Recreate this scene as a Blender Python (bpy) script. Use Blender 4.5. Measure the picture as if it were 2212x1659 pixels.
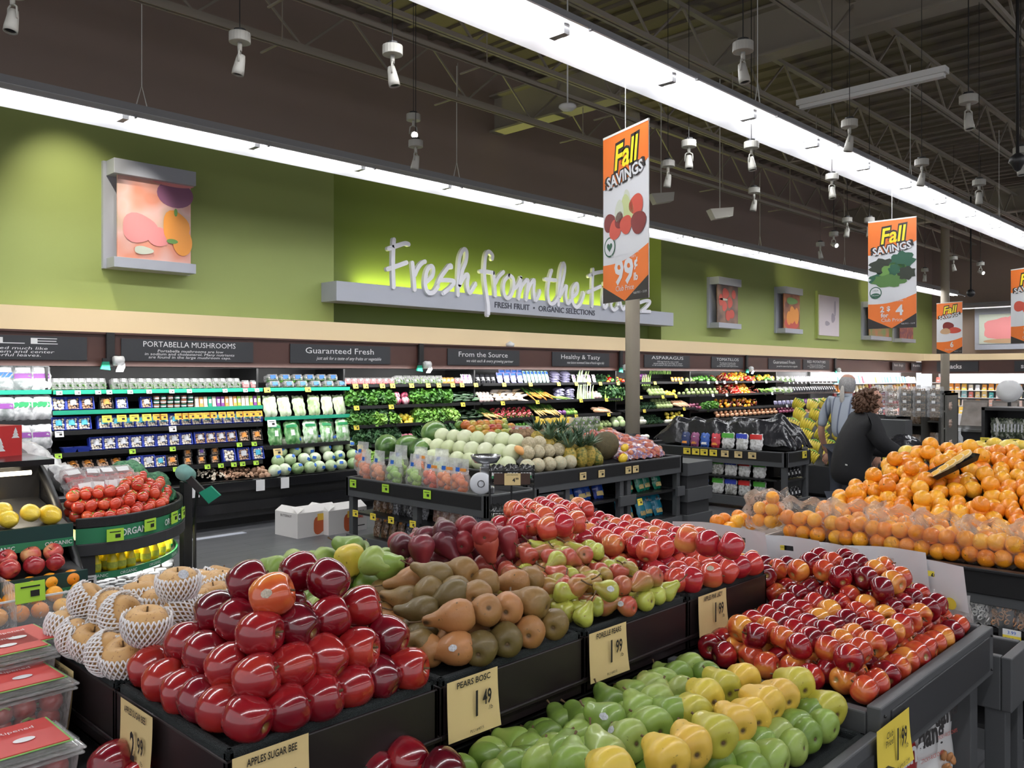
import bpy, math, random
from mathutils import Vector, Matrix, Euler
for o in list(bpy.data.objects): bpy.data.objects.remove(o)
PI = math.pi
SC = bpy.context.scene
COL = SC.collection
# ---------------------------------------------------------------- camera, world, exposure
# X runs along the green wall (away from the camera), Y towards the green wall, Z up. The camera stands at the origin.
F = 1839.0; HC = 1.65; YAW = math.radians(44.0); CX = 1106.0; HY = 812.0
S44, C44 = math.sin(YAW), math.cos(YAW)
cam = bpy.data.cameras.new('camera'); camo = bpy.data.objects.new('camera', cam); COL.objects.link(camo)
cam.sensor_fit = 'HORIZONTAL'; cam.sensor_width = 36.0; cam.lens = 36.0 * F / 2212.0
cam.shift_y = -(829.5 - HY) / 2212.0
cam.clip_start = 0.05; cam.clip_end = 200
camo.location = (0, 0, HC); camo.rotation_euler = (PI/2, 0, YAW - PI/2)
SC.camera = camo
SC.view_settings.view_transform = 'Standard'; SC.view_settings.look = 'None'
SC.view_settings.gamma = 1.0; SC.view_settings.use_curve_mapping = False
SC.view_settings.exposure = 0.45
W = bpy.data.worlds.new('world'); SC.world = W; W.use_nodes = True
W.node_tree.nodes['Background'].inputs[0].default_value = (0.95, 0.96, 1.0, 1)
W.node_tree.nodes['Background'].inputs[1].default_value = 0.75

def area(name, loc, sx, sy, power, col=(1, 1, 1), rot=(0, 0, 0)):
    l = bpy.data.lights.new(name, 'AREA'); l.shape = 'RECTANGLE'; l.size = sx; l.size_y = sy
    l.energy = power; l.color = col
    o = bpy.data.objects.new(name, l); COL.objects.link(o); o.location = loc; o.rotation_euler = rot
    return o
STRIP_Z = 3.86
def strip_lamp(x0, x1, y, L=17.0, z=STRIP_Z):
    ln = x1 - x0
    return area('strip_lamp', ((x0+x1)/2, y, z), ln, 0.14, L*PI*ln*0.14, (0.97, 0.98, 1.0))
# the fluorescent strips of the store: one by the wall, one over the aisle, two over the displays beside and behind the camera
strip_lamp(-2, 9, 7.39, 24); strip_lamp(9, 25.0, 7.39, 20)
strip_lamp(-2, 9, 3.56, 21); strip_lamp(9, 32, 3.56, 18)
strip_lamp(-4, 14, -0.30, 15); strip_lamp(-4, 14, -4.2, 12)

# pixel helpers in the 2212 x 1659 frame: a pixel becomes a point once one world coordinate is known
def _t(px): return (px - CX) / F
def XY(px, d):
    t = _t(px); return d*(C44 + t*S44), d*(S44 - t*C44)
def U(px, py, z):
    d = (HC - z)*F/(py - HY); x, y = XY(px, d); return Vector((x, y, z))
def UD(px, py, d):
    x, y = XY(px, d); return Vector((x, y, HC - (py - HY)/F*d))
def UY(px, py, Y):
    return UD(px, py, Y/(S44 - _t(px)*C44))
def UX(px, py, X):
    return UD(px, py, X/(C44 + _t(px)*S44))
def XatY(px, Y): return UY(px, 0, Y).x
def YatX(px, X): return UX(px, 0, X).y

# ---------------------------------------------------------------- materials
MATS = {}
def mat(name, col=(.5, .5, .5), rough=.5, metal=0., emit=None, es=1., coat=0., noise=0., nscale=20., alpha=1., trans=0., bump=0., bscale=60., spec=.5, sub=0.):
    if name in MATS: return MATS[name]
    m = bpy.data.materials.new(name); m.use_nodes = True; MATS[name] = m
    nt = m.node_tree; b = nt.nodes['Principled BSDF']
    b.inputs['Base Color'].default_value = (*col, 1); b.inputs['Roughness'].default_value = rough
    b.inputs['Metallic'].default_value = metal; b.inputs['Coat Weight'].default_value = coat
    b.inputs['Coat Roughness'].default_value = .08
    b.inputs['Specular IOR Level'].default_value = spec
    if sub: b.inputs['Subsurface Weight'].default_value = sub; b.inputs['Subsurface Scale'].default_value = .01
    if emit: b.inputs['Emission Color'].default_value = (*emit, 1); b.inputs['Emission Strength'].default_value = es
    if alpha < 1: b.inputs['Alpha'].default_value = alpha
    if noise or bump:
        tc = nt.nodes.new('ShaderNodeTexCoord'); n = nt.nodes.new('ShaderNodeTexNoise')
        n.inputs['Scale'].default_value = nscale; n.inputs['Detail'].default_value = 4
        nt.links.new(tc.outputs['Object'], n.inputs['Vector'])
        if noise:
            mx = nt.nodes.new('ShaderNodeMix'); mx.data_type = 'RGBA'
            mx.inputs[6].default_value = (*[c*(1-noise) for c in col], 1)
            mx.inputs[7].default_value = (*[min(1, c*(1+noise)) for c in col], 1)
            nt.links.new(n.outputs['Fac'], mx.inputs[0]); nt.links.new(mx.outputs[2], b.inputs['Base Color'])
        if bump:
            n2 = nt.nodes.new('ShaderNodeTexNoise'); n2.inputs['Scale'].default_value = bscale
            nt.links.new(tc.outputs['Object'], n2.inputs['Vector'])
            bp = nt.nodes.new('ShaderNodeBump'); bp.inputs['Strength'].default_value = bump; bp.inputs['Distance'].default_value = .01
            nt.links.new(n2.outputs['Fac'], bp.inputs['Height']); nt.links.new(bp.outputs[0], b.inputs['Normal'])
    return m

def vary(name, cols, rough=.4, coat=0., nscale=9., nz=1., amt=.5, spread=.5, bump=0., tip=None, tipr=.0, metal=0., speck=None, mid=.5):
    """Skin of a fruit or packet: a ramp of its colours driven by noise along its axis plus a shift of its own for each object."""
    if name in MATS: return MATS[name]
    m = bpy.data.materials.new(name); m.use_nodes = True; MATS[name] = m
    nt = m.node_tree; N = nt.nodes; K = nt.links; b = N['Principled BSDF']
    b.inputs['Roughness'].default_value = rough; b.inputs['Coat Weight'].default_value = coat; b.inputs['Metallic'].default_value = metal
    b.inputs['Coat Roughness'].default_value = .06
    tc = N.new('ShaderNodeTexCoord'); oi = N.new('ShaderNodeObjectInfo')
    mp = N.new('ShaderNodeMapping'); mp.inputs['Scale'].default_value = (nscale, nscale, nscale*nz)
    K.new(tc.outputs['Object'], mp.inputs[0])
    n = N.new('ShaderNodeTexNoise'); n.noise_dimensions = '4D'; n.inputs['Scale'].default_value = 1.; n.inputs['Detail'].default_value = 3
    K.new(mp.outputs[0], n.inputs['Vector'])
    w = N.new('ShaderNodeMath'); w.operation = 'MULTIPLY'; w.inputs[1].default_value = 37.; K.new(oi.outputs['Random'], w.inputs[0]); K.new(w.outputs[0], n.inputs['W'])
    a = N.new('ShaderNodeMath'); a.operation = 'SUBTRACT'; a.inputs[1].default_value = .5; K.new(n.outputs['Fac'], a.inputs[0])
    a2 = N.new('ShaderNodeMath'); a2.operation = 'MULTIPLY_ADD'; a2.inputs[1].default_value = amt*3; a2.inputs[2].default_value = mid; K.new(a.outputs[0], a2.inputs[0])
    r = N.new('ShaderNodeMath'); r.operation = 'SUBTRACT'; r.inputs[1].default_value = .5; K.new(oi.outputs['Random'], r.inputs[0])
    s = N.new('ShaderNodeMath'); s.operation = 'MULTIPLY_ADD'; s.inputs[1].default_value = spread*2*.7; K.new(r.outputs[0], s.inputs[0]); K.new(a2.outputs[0], s.inputs[2])
    cr = N.new('ShaderNodeValToRGB'); el = cr.color_ramp.elements
    while len(el) < len(cols): el.new(.5)
    for i, c in enumerate(cols): el[i].position = i/(len(cols)-1) if len(cols) > 1 else 0; el[i].color = (*c, 1)
    K.new(s.outputs[0], cr.inputs[0]); out = cr.outputs[0]
    if speck:
        n3 = N.new('ShaderNodeTexNoise'); n3.inputs['Scale'].default_value = speck[1]; K.new(tc.outputs['Object'], n3.inputs['Vector'])
        c3 = N.new('ShaderNodeValToRGB'); c3.color_ramp.elements[0].position = speck[2]; c3.color_ramp.elements[1].position = speck[2]+.05
        K.new(n3.outputs['Fac'], c3.inputs[0])
        m3 = N.new('ShaderNodeMix'); m3.data_type = 'RGBA'; m3.inputs[7].default_value = (*speck[0], 1)
        K.new(c3.outputs[0], m3.inputs[0]); K.new(out, m3.inputs[6]); out = m3.outputs[2]
    if tip:
        sx = N.new('ShaderNodeSeparateXYZ'); K.new(tc.outputs['Object'], sx.inputs[0])
        v = N.new('ShaderNodeCombineXYZ'); K.new(sx.outputs[0], v.inputs[0]); K.new(sx.outputs[1], v.inputs[1])
        ln = N.new('ShaderNodeVectorMath'); ln.operation = 'LENGTH'; K.new(v.outputs[0], ln.inputs[0])
        mr = N.new('ShaderNodeMapRange'); mr.inputs[1].default_value = tipr*.35; mr.inputs[2].default_value = tipr; mr.inputs[3].default_value = 1; mr.inputs[4].default_value = 0
        K.new(ln.outputs['Value'], mr.inputs[0])
        m4 = N.new('ShaderNodeMix'); m4.data_type = 'RGBA'; m4.inputs[7].default_value = (*tip, 1)
        K.new(mr.outputs[0], m4.inputs[0]); K.new(out, m4.inputs[6]); out = m4.outputs[2]
    K.new(out, b.inputs['Base Color'])
    if bump:
        n2 = N.new('ShaderNodeTexNoise'); n2.inputs['Scale'].default_value = bump[1]; K.new(tc.outputs['Object'], n2.inputs['Vector'])
        bp = N.new('ShaderNodeBump'); bp.inputs['Strength'].default_value = bump[0]; bp.inputs['Distance'].default_value = .004
        K.new(n2.outputs['Fac'], bp.inputs['Height']); K.new(bp.outputs[0], b.inputs['Normal'])
    return m

def film(name, tint=(1, 1, 1), dens=.22, rough=.12):
    """thin clear plastic: mostly see-through with sharp reflections"""
    if name in MATS: return MATS[name]
    m = bpy.data.materials.new(name); m.use_nodes = True; MATS[name] = m
    nt = m.node_tree; N = nt.nodes; K = nt.links
    for x in list(N): N.remove(x)
    o = N.new('ShaderNodeOutputMaterial'); t = N.new('ShaderNodeBsdfTransparent'); t.inputs[0].default_value = (*tint, 1)
    g = N.new('ShaderNodeBsdfPrincipled'); g.inputs['Base Color'].default_value = (*tint, 1); g.inputs['Roughness'].default_value = rough; g.inputs['Coat Weight'].default_value = 1
    tc = N.new('ShaderNodeTexCoord'); n = N.new('ShaderNodeTexNoise'); n.inputs['Scale'].default_value = 28; K.new(tc.outputs['Object'], n.inputs['Vector'])
    bp = N.new('ShaderNodeBump'); bp.inputs['Strength'].default_value = .9; bp.inputs['Distance'].default_value = .02
    K.new(n.outputs['Fac'], bp.inputs['Height']); K.new(bp.outputs[0], g.inputs['Normal'])
    lw = N.new('ShaderNodeLayerWeight'); lw.inputs[0].default_value = .35; K.new(bp.outputs[0], lw.inputs['Normal'])
    ma = N.new('ShaderNodeMath'); ma.operation = 'MULTIPLY_ADD'; ma.inputs[1].default_value = .45; ma.inputs[2].default_value = dens; ma.use_clamp = True
    K.new(lw.outputs['Fresnel'], ma.inputs[0])
    mx = N.new('ShaderNodeMixShader'); K.new(ma.outputs[0], mx.inputs[0]); K.new(t.outputs[0], mx.inputs[1]); K.new(g.outputs[0], mx.inputs[2])
    K.new(mx.outputs[0], o.inputs[0]); return m

BLACK = mat('black_plastic', (.012, .012, .013), .45, bump=.15, bscale=300)
BLACKM = mat('black_metal', (.016, .016, .017), .4)
BLACKG = mat('black_gloss', (.014, .014, .016), .18)
BROWNBLACK = mat('dark_board', (.018, .012, .013), .35)
GREY = mat('grey_painted_metal', (.075, .078, .082), .5, noise=.06, nscale=3)
GREYD = mat('dark_grey_metal', (.038, .039, .042), .45)
WHITE = mat('white_paint', (.75, .75, .73), .45)
WHITEP = mat('white_plastic', (.8, .8, .8), .3)
STEEL = mat('steel', (.6, .61, .63), .25, metal=1)
CHROME = mat('chrome', (.75, .76, .78), .12, metal=1)
SILVER = mat('silver_paint', (.42, .44, .50), .45)
TAGC = mat('cream_card', (.72, .55, .26), .55, noise=.05, nscale=8)
TAGY = mat('yellow_card', (.85, .68, .07), .5)
TAGG = mat('lime_card', (.45, .75, .06), .5)
INK = mat('black_ink', (.015, .013, .012), .6)
WINK = mat('white_ink', (.8, .8, .8), .6)
CLEAR = film('clear_plastic', (1, 1, 1), .14, .1)
HAZE = film('frosted_plastic', (.95, .96, .97), .45, .3)
DIRT = mat('stem_brown', (.12, .07, .03), .8)

# ---------------------------------------------------------------- mesh building
class MB:
    def __init__(s): s.v = []; s.f = []; s.m = []
    def add(s, vs, fs, mi=0, T=None):
        o = len(s.v)
        if T is not None: vs = [T @ Vector(v) for v in vs]
        s.v += [tuple(v) for v in vs]; s.f += [tuple(i+o for i in f) for f in fs]; s.m += [mi]*len(fs); return s
    def box(s, x0, x1, y0, y1, z0, z1, mi=0, T=None):
        return s.add([(x0,y0,z0),(x1,y0,z0),(x1,y1,z0),(x0,y1,z0),(x0,y0,z1),(x1,y0,z1),(x1,y1,z1),(x0,y1,z1)],
                     [(0,3,2,1),(4,5,6,7),(0,1,5,4),(1,2,6,5),(2,3,7,6),(3,0,4,7)], mi, T)
    def taper(s, x, y, z0, z1, k=1., mi=0, T=None, ky=None):
        ky = k if ky is None else ky
        a = [(-x,-y,z0),(x,-y,z0),(x,y,z0),(-x,y,z0),(-x*k,-y*ky,z1),(x*k,-y*ky,z1),(x*k,y*ky,z1),(-x*k,y*ky,z1)]
        return s.add(a, [(0,3,2,1),(4,5,6,7),(0,1,5,4),(1,2,6,5),(2,3,7,6),(3,0,4,7)], mi, T)
    def lathe(s, prof, n=16, mi=0, T=None, fn=None, caps=True):
        vs = []; fs = []
        for (r, z) in prof:
            for i in range(n):
                a = 2*PI*i/n; rr = r*(fn(a, z) if fn else 1); vs.append((rr*math.cos(a), rr*math.sin(a), z))
        for j in range(len(prof)-1):
            for i in range(n):
                k = (i+1) % n; fs.append((j*n+i, j*n+k, (j+1)*n+k, (j+1)*n+i))
        if caps:
            fs.append(tuple(range(n-1, -1, -1))); L = (len(prof)-1)*n; fs.append(tuple(range(L, L+n)))
        return s.add(vs, fs, mi, T)
    def cyl(s, r, z0, z1, n=12, mi=0, T=None, r1=None): return s.lathe([(r, z0), (r if r1 is None else r1, z1)], n, mi, T)
    def ball(s, r, n=10, m=7, mi=0, T=None, sz=1., fn=None):
        pr = [(max(r*math.sin(PI*j/m), 1e-4), -r*math.cos(PI*j/m)*sz) for j in range(m+1)]
        return s.lathe(pr, n, mi, T, fn)
    def tube(s, pts, r, n=6, mi=0, T=None):
        pts = [Vector(p) for p in pts]; R = r if isinstance(r, (list, tuple)) else [r]*len(pts)
        vs = []; fs = []
        u = None
        for i, p in enumerate(pts):
            d = (pts[min(i+1, len(pts)-1)] - pts[max(i-1, 0)])
            if d.length < 1e-9: d = Vector((0, 0, 1))
            d.normalize()
            if u is None:
                u = d.orthogonal().normalized()
            else:
                u = (u - d*u.dot(d))
                u = u.normalized() if u.length > 1e-6 else d.orthogonal().normalized()
            w = d.cross(u)
            for k in range(n):
                a = 2*PI*k/n; vs.append(p + (u*math.cos(a) + w*math.sin(a))*R[i])
        for j in range(len(pts)-1):
            for k in range(n):
                q = (k+1) % n; fs.append((j*n+k, j*n+q, (j+1)*n+q, (j+1)*n+k))
        fs.append(tuple(range(n-1, -1, -1))); L = (len(pts)-1)*n; fs.append(tuple(range(L, L+n)))
        return s.add(vs, fs, mi, T)
    def prism(s, poly, y0, y1, mi=0, T=None):
        """outline in x,z pushed along y"""
        n = len(poly); vs = [(x, y0, z) for x, z in poly] + [(x, y1, z) for x, z in poly]
        fs = [tuple(range(n)), tuple(range(2*n-1, n-1, -1))] + [(i+n, (i+1) % n + n, (i+1) % n, i) for i in range(n)]
        return s.add(vs, fs, mi, T)
    def grid(s, nx, ny, fn, mi=0, T=None):
        vs = [fn(i/nx, j/ny) for j in range(ny+1) for i in range(nx+1)]
        fs = [(j*(nx+1)+i, j*(nx+1)+i+1, (j+1)*(nx+1)+i+1, (j+1)*(nx+1)+i) for j in range(ny) for i in range(nx)]
        return s.add(vs, fs, mi, T)
    def mesh(s, name, mats, smooth=False):
        me = bpy.data.meshes.new(name); me.from_pydata(s.v, [], s.f)
        for m in (mats if isinstance(mats, (list, tuple)) else [mats]): me.materials.append(m)
        me.polygons.foreach_set('material_index', s.m)
        if smooth: me.polygons.foreach_set('use_smooth', [True]*len(s.f))
        me.update(); return me

def obj(name, me, parent=None, loc=(0, 0, 0), rot=(0, 0, 0), sc=None):
    o = bpy.data.objects.new(name, me); COL.objects.link(o); o.location = loc; o.rotation_euler = rot
    if sc is not None: o.scale = sc if isinstance(sc, (tuple, list)) else (sc, sc, sc)
    if parent: o.parent = parent
    return o
def mk(name, mb, mats, parent=None, smooth=False, loc=(0, 0, 0), rot=(0, 0, 0), bevel=0):
    o = obj(name, mb.mesh(name, mats, smooth), parent, loc, rot)
    if bevel:
        b = o.modifiers.new('bevel', 'BEVEL'); b.width = bevel; b.segments = 2; b.limit_method = 'ANGLE'
    return o
def tag(o, label, cat, group=None, kind=None):
    o['label'] = label; o['category'] = cat
    if group: o['group'] = group
    if kind: o['kind'] = kind
    return o
def struct(o): o['kind'] = 'structure'; return o
def empty(name, loc=(0, 0, 0), rz=0.):
    o = bpy.data.objects.new(name, None); COL.objects.link(o); o.location = loc; o.rotation_euler = (0, 0, rz); o.empty_display_size = .05; return o
USED = set()
def place(proto, loc, rot=(0, 0, 0), sc=None, label=None, group=None, mats=None):
    """first use moves the proto itself, later uses copy it with its parts"""
    if proto.name not in USED:
        USED.add(proto.name); r = proto
    else:
        r = proto.copy(); COL.objects.link(r)
        for ch in [c for c in KIDS.get(proto.name, [])]:
            c = ch.copy(); COL.objects.link(c); c.parent = r
            for g in KIDS.get(ch.name, []):
                d = g.copy(); COL.objects.link(d); d.parent = c
    r.location = loc
    if isinstance(rot, Matrix): r.rotation_euler = rot.to_euler()
    else: r.rotation_euler = rot
    if sc is not None: r.scale = sc if isinstance(sc, (tuple, list)) else (sc, sc, sc)
    if label: r['label'] = label
    if group: r['group'] = group
    return r
KIDS = {}
def proto(o):
    """remember the parts of a thing so that place() can copy them"""
    def rec(x):
        ks = [c for c in bpy.data.objects if c.parent == x]
        if ks: KIDS[x.name] = ks
        for k in ks: rec(k)
    rec(o); o.location = (0, -30, -5); PROTOS.append(o); return o
PROTOS = []
TXT = {}
def tmesh(s, m, ext=.0, shear=0., sx=1., off=0.):
    k = (s, m.name, ext, shear, sx, off)
    if k in TXT: return TXT[k]
    c = bpy.data.curves.new('lettering', 'FONT'); c.body = s; c.align_x = 'CENTER'; c.align_y = 'CENTER'; c.extrude = ext; c.resolution_u = 2
    c.shear = shear; c.offset = off; c.space_line = .85
    o = bpy.data.objects.new('lettering', c); COL.objects.link(o)
    bpy.context.view_layer.update()
    me = bpy.data.meshes.new_from_object(o.evaluated_get(bpy.context.evaluated_depsgraph_get()))
    if sx != 1:
        for v in me.vertices: v.co.x *= sx
    bpy.data.objects.remove(o); bpy.data.curves.remove(c); me.materials.clear(); me.materials.append(m); TXT[k] = me; return me
FY = (PI/2, 0, 0)           # faces -Y
FX = (PI/2, 0, -PI/2)       # faces -X
def text(s, size, loc, rot, m, parent=None, name='lettering', ext=.0, width=None, shear=0., sx=1., off=0.):
    me = tmesh(s, m, ext/size if ext else 0., shear, sx, off)
    if width:
        w = max(v.co.x for v in me.vertices) - min(v.co.x for v in me.vertices)
        return obj(name, me, parent, loc, rot, (width/w, size, size))
    return obj(name, me, parent, loc, rot, size)

RND = random.Random(7)
def rr(a, b): return RND.uniform(a, b)
# ================================================================ the building
def floor_mat():
    m = mat('grey_plank_floor', (.11, .112, .12), .42)
    nt = m.node_tree; b = nt.nodes['Principled BSDF']
    tc = nt.nodes.new('ShaderNodeTexCoord'); br = nt.nodes.new('ShaderNodeTexBrick')
    br.inputs['Scale'].default_value = 1; br.inputs['Brick Width'].default_value = 1.2; br.inputs['Row Height'].default_value = .18
    br.inputs['Mortar Size'].default_value = .004; br.inputs['Color1'].default_value = (.10, .102, .11, 1); br.inputs['Color2'].default_value = (.125, .127, .135, 1); br.inputs['Mortar'].default_value = (.05, .05, .055, 1)
    nt.links.new(tc.outputs['Object'], br.inputs['Vector'])
    mp = nt.nodes.new('ShaderNodeMapping'); mp.inputs['Scale'].default_value = (1.2, 14, 1); nt.links.new(tc.outputs['Object'], mp.inputs[0])
    n = nt.nodes.new('ShaderNodeTexNoise'); n.inputs['Scale'].default_value = 3; n.inputs['Detail'].default_value = 6; nt.links.new(mp.outputs[0], n.inputs['Vector'])
    mx = nt.nodes.new('ShaderNodeMix'); mx.data_type = 'RGBA'; mx.blend_type = 'MULTIPLY'; mx.inputs[0].default_value = .7
    cr = nt.nodes.new('ShaderNodeValToRGB'); cr.color_ramp.elements[0].position = .3; cr.color_ramp.elements[0].color = (.6, .6, .6, 1); cr.color_ramp.elements[1].position = .7
    nt.links.new(n.outputs['Fac'], cr.inputs[0]); nt.links.new(br.outputs['Color'], mx.inputs[6]); nt.links.new(cr.outputs[0], mx.inputs[7]); nt.links.new(mx.outputs[2], b.inputs['Base Color'])
    return m
GREEN = mat('green_wall_paint', (.33, .40, .12), .6, noise=.03, nscale=1.5)
GREEN2 = mat('olive_wall_paint', (.16, .215, .05), .6, noise=.03, nscale=1.5)
BROWNW = mat('brown_wall_paint', (.31, .235, .205), .75, noise=.05, nscale=1)
CREAM = mat('cream_paint', (.90, .71, .43), .5)
TAN = mat('tan_wall_paint', (.42, .31, .25), .6)
WOOD = mat('red_brown_wood', (.085, .036, .028), .45, noise=.12, nscale=5)
DECK = mat('ceiling_deck_paint', (.20, .165, .14), .8, noise=.08, nscale=2)
JOIST = mat('joist_paint', (.34, .30, .25), .7)
PILLAR = mat('beige_pillar_paint', (.52, .46, .36), .5)

struct(mk('floor', MB().box(-8, 40, -14, 12, -.1, 0), floor_mat()))
WY = 9.5; XB = 29.7
w = MB(); GT = 4.45
# bulkhead wall: green field with a recessed panel, brown above
w.box(-8, 6.45, WY, WY+.9, 2.2, GT, 0); w.box(14.05, XB+.3, WY, WY+.9, 2.2, GT, 0)
w.box(6.45, 14.05, WY+.3, WY+.9, 2.2, GT, 1)
w.box(-8, XB+.3, WY, WY+.9, GT, 6.6, 2); w.box(-8, XB+.3, WY+.6, WY+.9, 0, 2.2, 2)
struct(mk('wall_left', w, [GREEN, GREEN2, BROWNW]))
w = MB(); w.box(XB, XB+.3, -14, WY, 0, 3.75, 0); w.box(XB, XB+.3, -14, WY, 3.75, 6.6, 1)
struct(mk('wall_back', w, [TAN, BROWNW]))
# cream band, turning the corner in a curve
w = MB(); w.box(-8, 27.9, WY-.2, WY-.02, 2.10, 2.345)
n = 8; R = 1.6
for i in range(n):
    a0 = PI/2*i/n; a1 = PI/2*(i+1)/n
    p = [(27.9+R*math.sin(a), WY-.2-R+R*math.cos(a)) for a in (a0, a1)]; q = [(27.9+(R+.2)*math.sin(a), WY-.2-R+(R+.2)*math.cos(a)) for a in (a0, a1)]
    w.add([(*p[0], 2.1), (*p[1], 2.1), (*q[1], 2.1), (*q[0], 2.1), (*p[0], 2.345), (*p[1], 2.345), (*q[1], 2.345), (*q[0], 2.345)], [(0,3,2,1),(4,5,6,7),(0,1,5,4),(2,3,7,6)])
w.box(27.9+R, 27.9+R+.18, -14, WY-.2-R, 2.10, 2.345)
struct(mk('trim_1', w, CREAM))
struct(mk('ceiling', MB().box(-8, 40, -14, 12, 6.6, 6.8), DECK))
# steel roof frame: open web joists along X, girders along Y
def joist(y, z0=5.25, z1=5.85, x0=-6, x1=XB):
    b = MB(); b.box(x0, x1, y-.035, y+.035, z1-.05, z1); b.box(x0, x1, y-.045, y-.01, z0, z0+.05); b.box(x0, x1, y+.01, y+.045, z0, z0+.05)
    x = x0; k = 0
    while x < x1-.7:
        a, c = ((x, y, z0+.03), (x+.62, y, z1-.03)) if k % 2 == 0 else ((x, y, z1-.03), (x+.62, y, z0+.03))
        b.tube([a, c], .016, 4); x += .62; k += 1
    return b
for i, y in enumerate((8.2, 6.75, 5.3, 3.85, 2.4, .95, -.5, -2.0, -3.5)):
    j = joist(y); o = mk('roof_joist', j, JOIST); tag(o, 'painted open-web steel roof joist running along the ceiling', 'joist', 'roof joists', 'structure')
for x in (9.45, 22.3):
    b = MB(); b.box(x-.13, x+.13, -12, WY, 5.45, 5.48); b.box(x-.13, x+.13, -12, WY, 6.0, 6.03); b.box(x-.012, x+.012, -12, WY, 5.48, 6.0)
    tag(mk('roof_girder', b, JOIST), 'painted steel roof girder crossing above the joists', 'girder', 'roof girders', 'structure')
b = MB()
for k in range(24):
    b.box(-6+k*1.5, -6+k*1.5+.07, -13, WY, 6.5, 6.6)
struct(mk('trim_2', b, DECK))
b = MB()
x = -7.9
while x < XB:
    b.box(x, x+.09, -13, WY-.01, 6.55, 6.6); x += .42
struct(mk('trim_3', b, DECK))
# slotted metal channels hung under the joists
def channel(y, z, x0, x1, lab):
    b = MB(); b.box(x0, x1, y-.03, y+.03, z+.03, z+.04); b.box(x0, x1, y-.03, y-.022, z, z+.03); b.box(x0, x1, y+.022, y+.03, z, z+.03)
    x = x0+.6
    while x < x1:
        b.tube([(x, y, z+.04), (x, y, 5.3)], .006, 4)
        b.box(x, x+.02, y-.02, y+.42, z+.045, z+.06); x += 2.3
    tag(mk('ceiling_channel', b, JOIST), lab, 'channel', None)
channel(7.35, 4.85, 1.5, 9.6, 'grey slotted metal channel under the ceiling, nearest the green wall')
channel(6.35, 4.85, 1.0, 9.2, 'grey slotted metal channel hung second from the green wall')
channel(6.9, 4.55, 9.0, 19, 'long grey slotted channel beyond the first roof girder')
channel(5.2, 4.65, 8.6, 22, 'grey slotted channel crossing behind the first orange banner')
channel(1.6, 4.9, 4.5, 12, 'grey slotted channel at the upper right, above the bright strip light')

# ---------------------------------------------------------------- strip lights
TUBE = mat('lit_tube', (1, 1, 1), .5, emit=(.97, .98, 1.0), es=9)
REFL = mat('reflector_white', (.8, .8, .82), .4)
FIXG = mat('fixture_grey', (.30, .30, .31), .5)
def strip_light(x0, x1, y, lab, z=3.83, hang=True, axis='x'):
    root = empty('strip_light', (x0, y, z))
    L = x1-x0; b = MB()
    # flared reflector: outline across the strip, pushed along it
    for s in (-1, 1):
        b.add([(0, s*.09, .05), (L, s*.09, .05), (L, s*.24, -.035), (0, s*.24, -.035), (0, s*.095, .058), (L, s*.095, .058), (L, s*.25, -.03), (0, s*.25, -.03)],
              [(0,1,2,3),(4,7,6,5),(3,2,6,7),(0,3,7,4),(1,5,6,2)] )
    b.box(0, L, -.095, .095, .05, .06)
    mk('reflector', b, REFL, root)
    mk('housing', MB().box(0, L, -.07, .07, .06, .13), FIXG, root)
    x = .02
    while x < L-.1:
        e = min(x+1.2, L-.02)
        for s in (-1, 1):
            T = Matrix.Translation((x+.03, s*.045, 0)) @ Matrix.Rotation(PI/2, 4, 'Y')
            mk('tube', MB().cyl(.0125, 0, e-x-.06, 8, 0, T), TUBE, root, True)
        s = MB(); s.box(x-.028, x+.028, -.065, .065, -.015, .05); s.box(x-.01, x+.01, -.27, -.245, -.05, -.02)
        mk('socket', s, FIXG, root); x += 1.22
    if hang:
        x = 1.4
        while x < L:
            s = MB(); s.tube([(x-.05, 0, .13), (x, 0, .32), (x+.05, 0, .13)], .006, 4); s.tube([(x, 0, .32), (x, 0, 1.45)], .004, 4)
            mk('hanger', s, WHITE, root); x += 3.66
    tag(root, lab, 'strip light')
    if axis == 'y': root.rotation_euler = (0, 0, PI/2)
    return root
strip_light(-2, 25.0, 7.39, 'long lit fluorescent strip running beside the green wall')
strip_light(-2, 32, 3.56, 'long lit fluorescent strip over the aisle with the orange banners under it')
strip_light(-4, 14, -.30, 'lit fluorescent strip over the fruit displays, out to the right of the aisle')
strip_light(0, 7.0, 0, 'lit fluorescent strip in front of the tan back wall', 3.75, True, 'y').location = (XB-1.2, 1.5, 3.75)
area('strip_lamp', (XB-1.2, 5.0, 3.78), .14, 7, 17*PI*.14*7)

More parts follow.
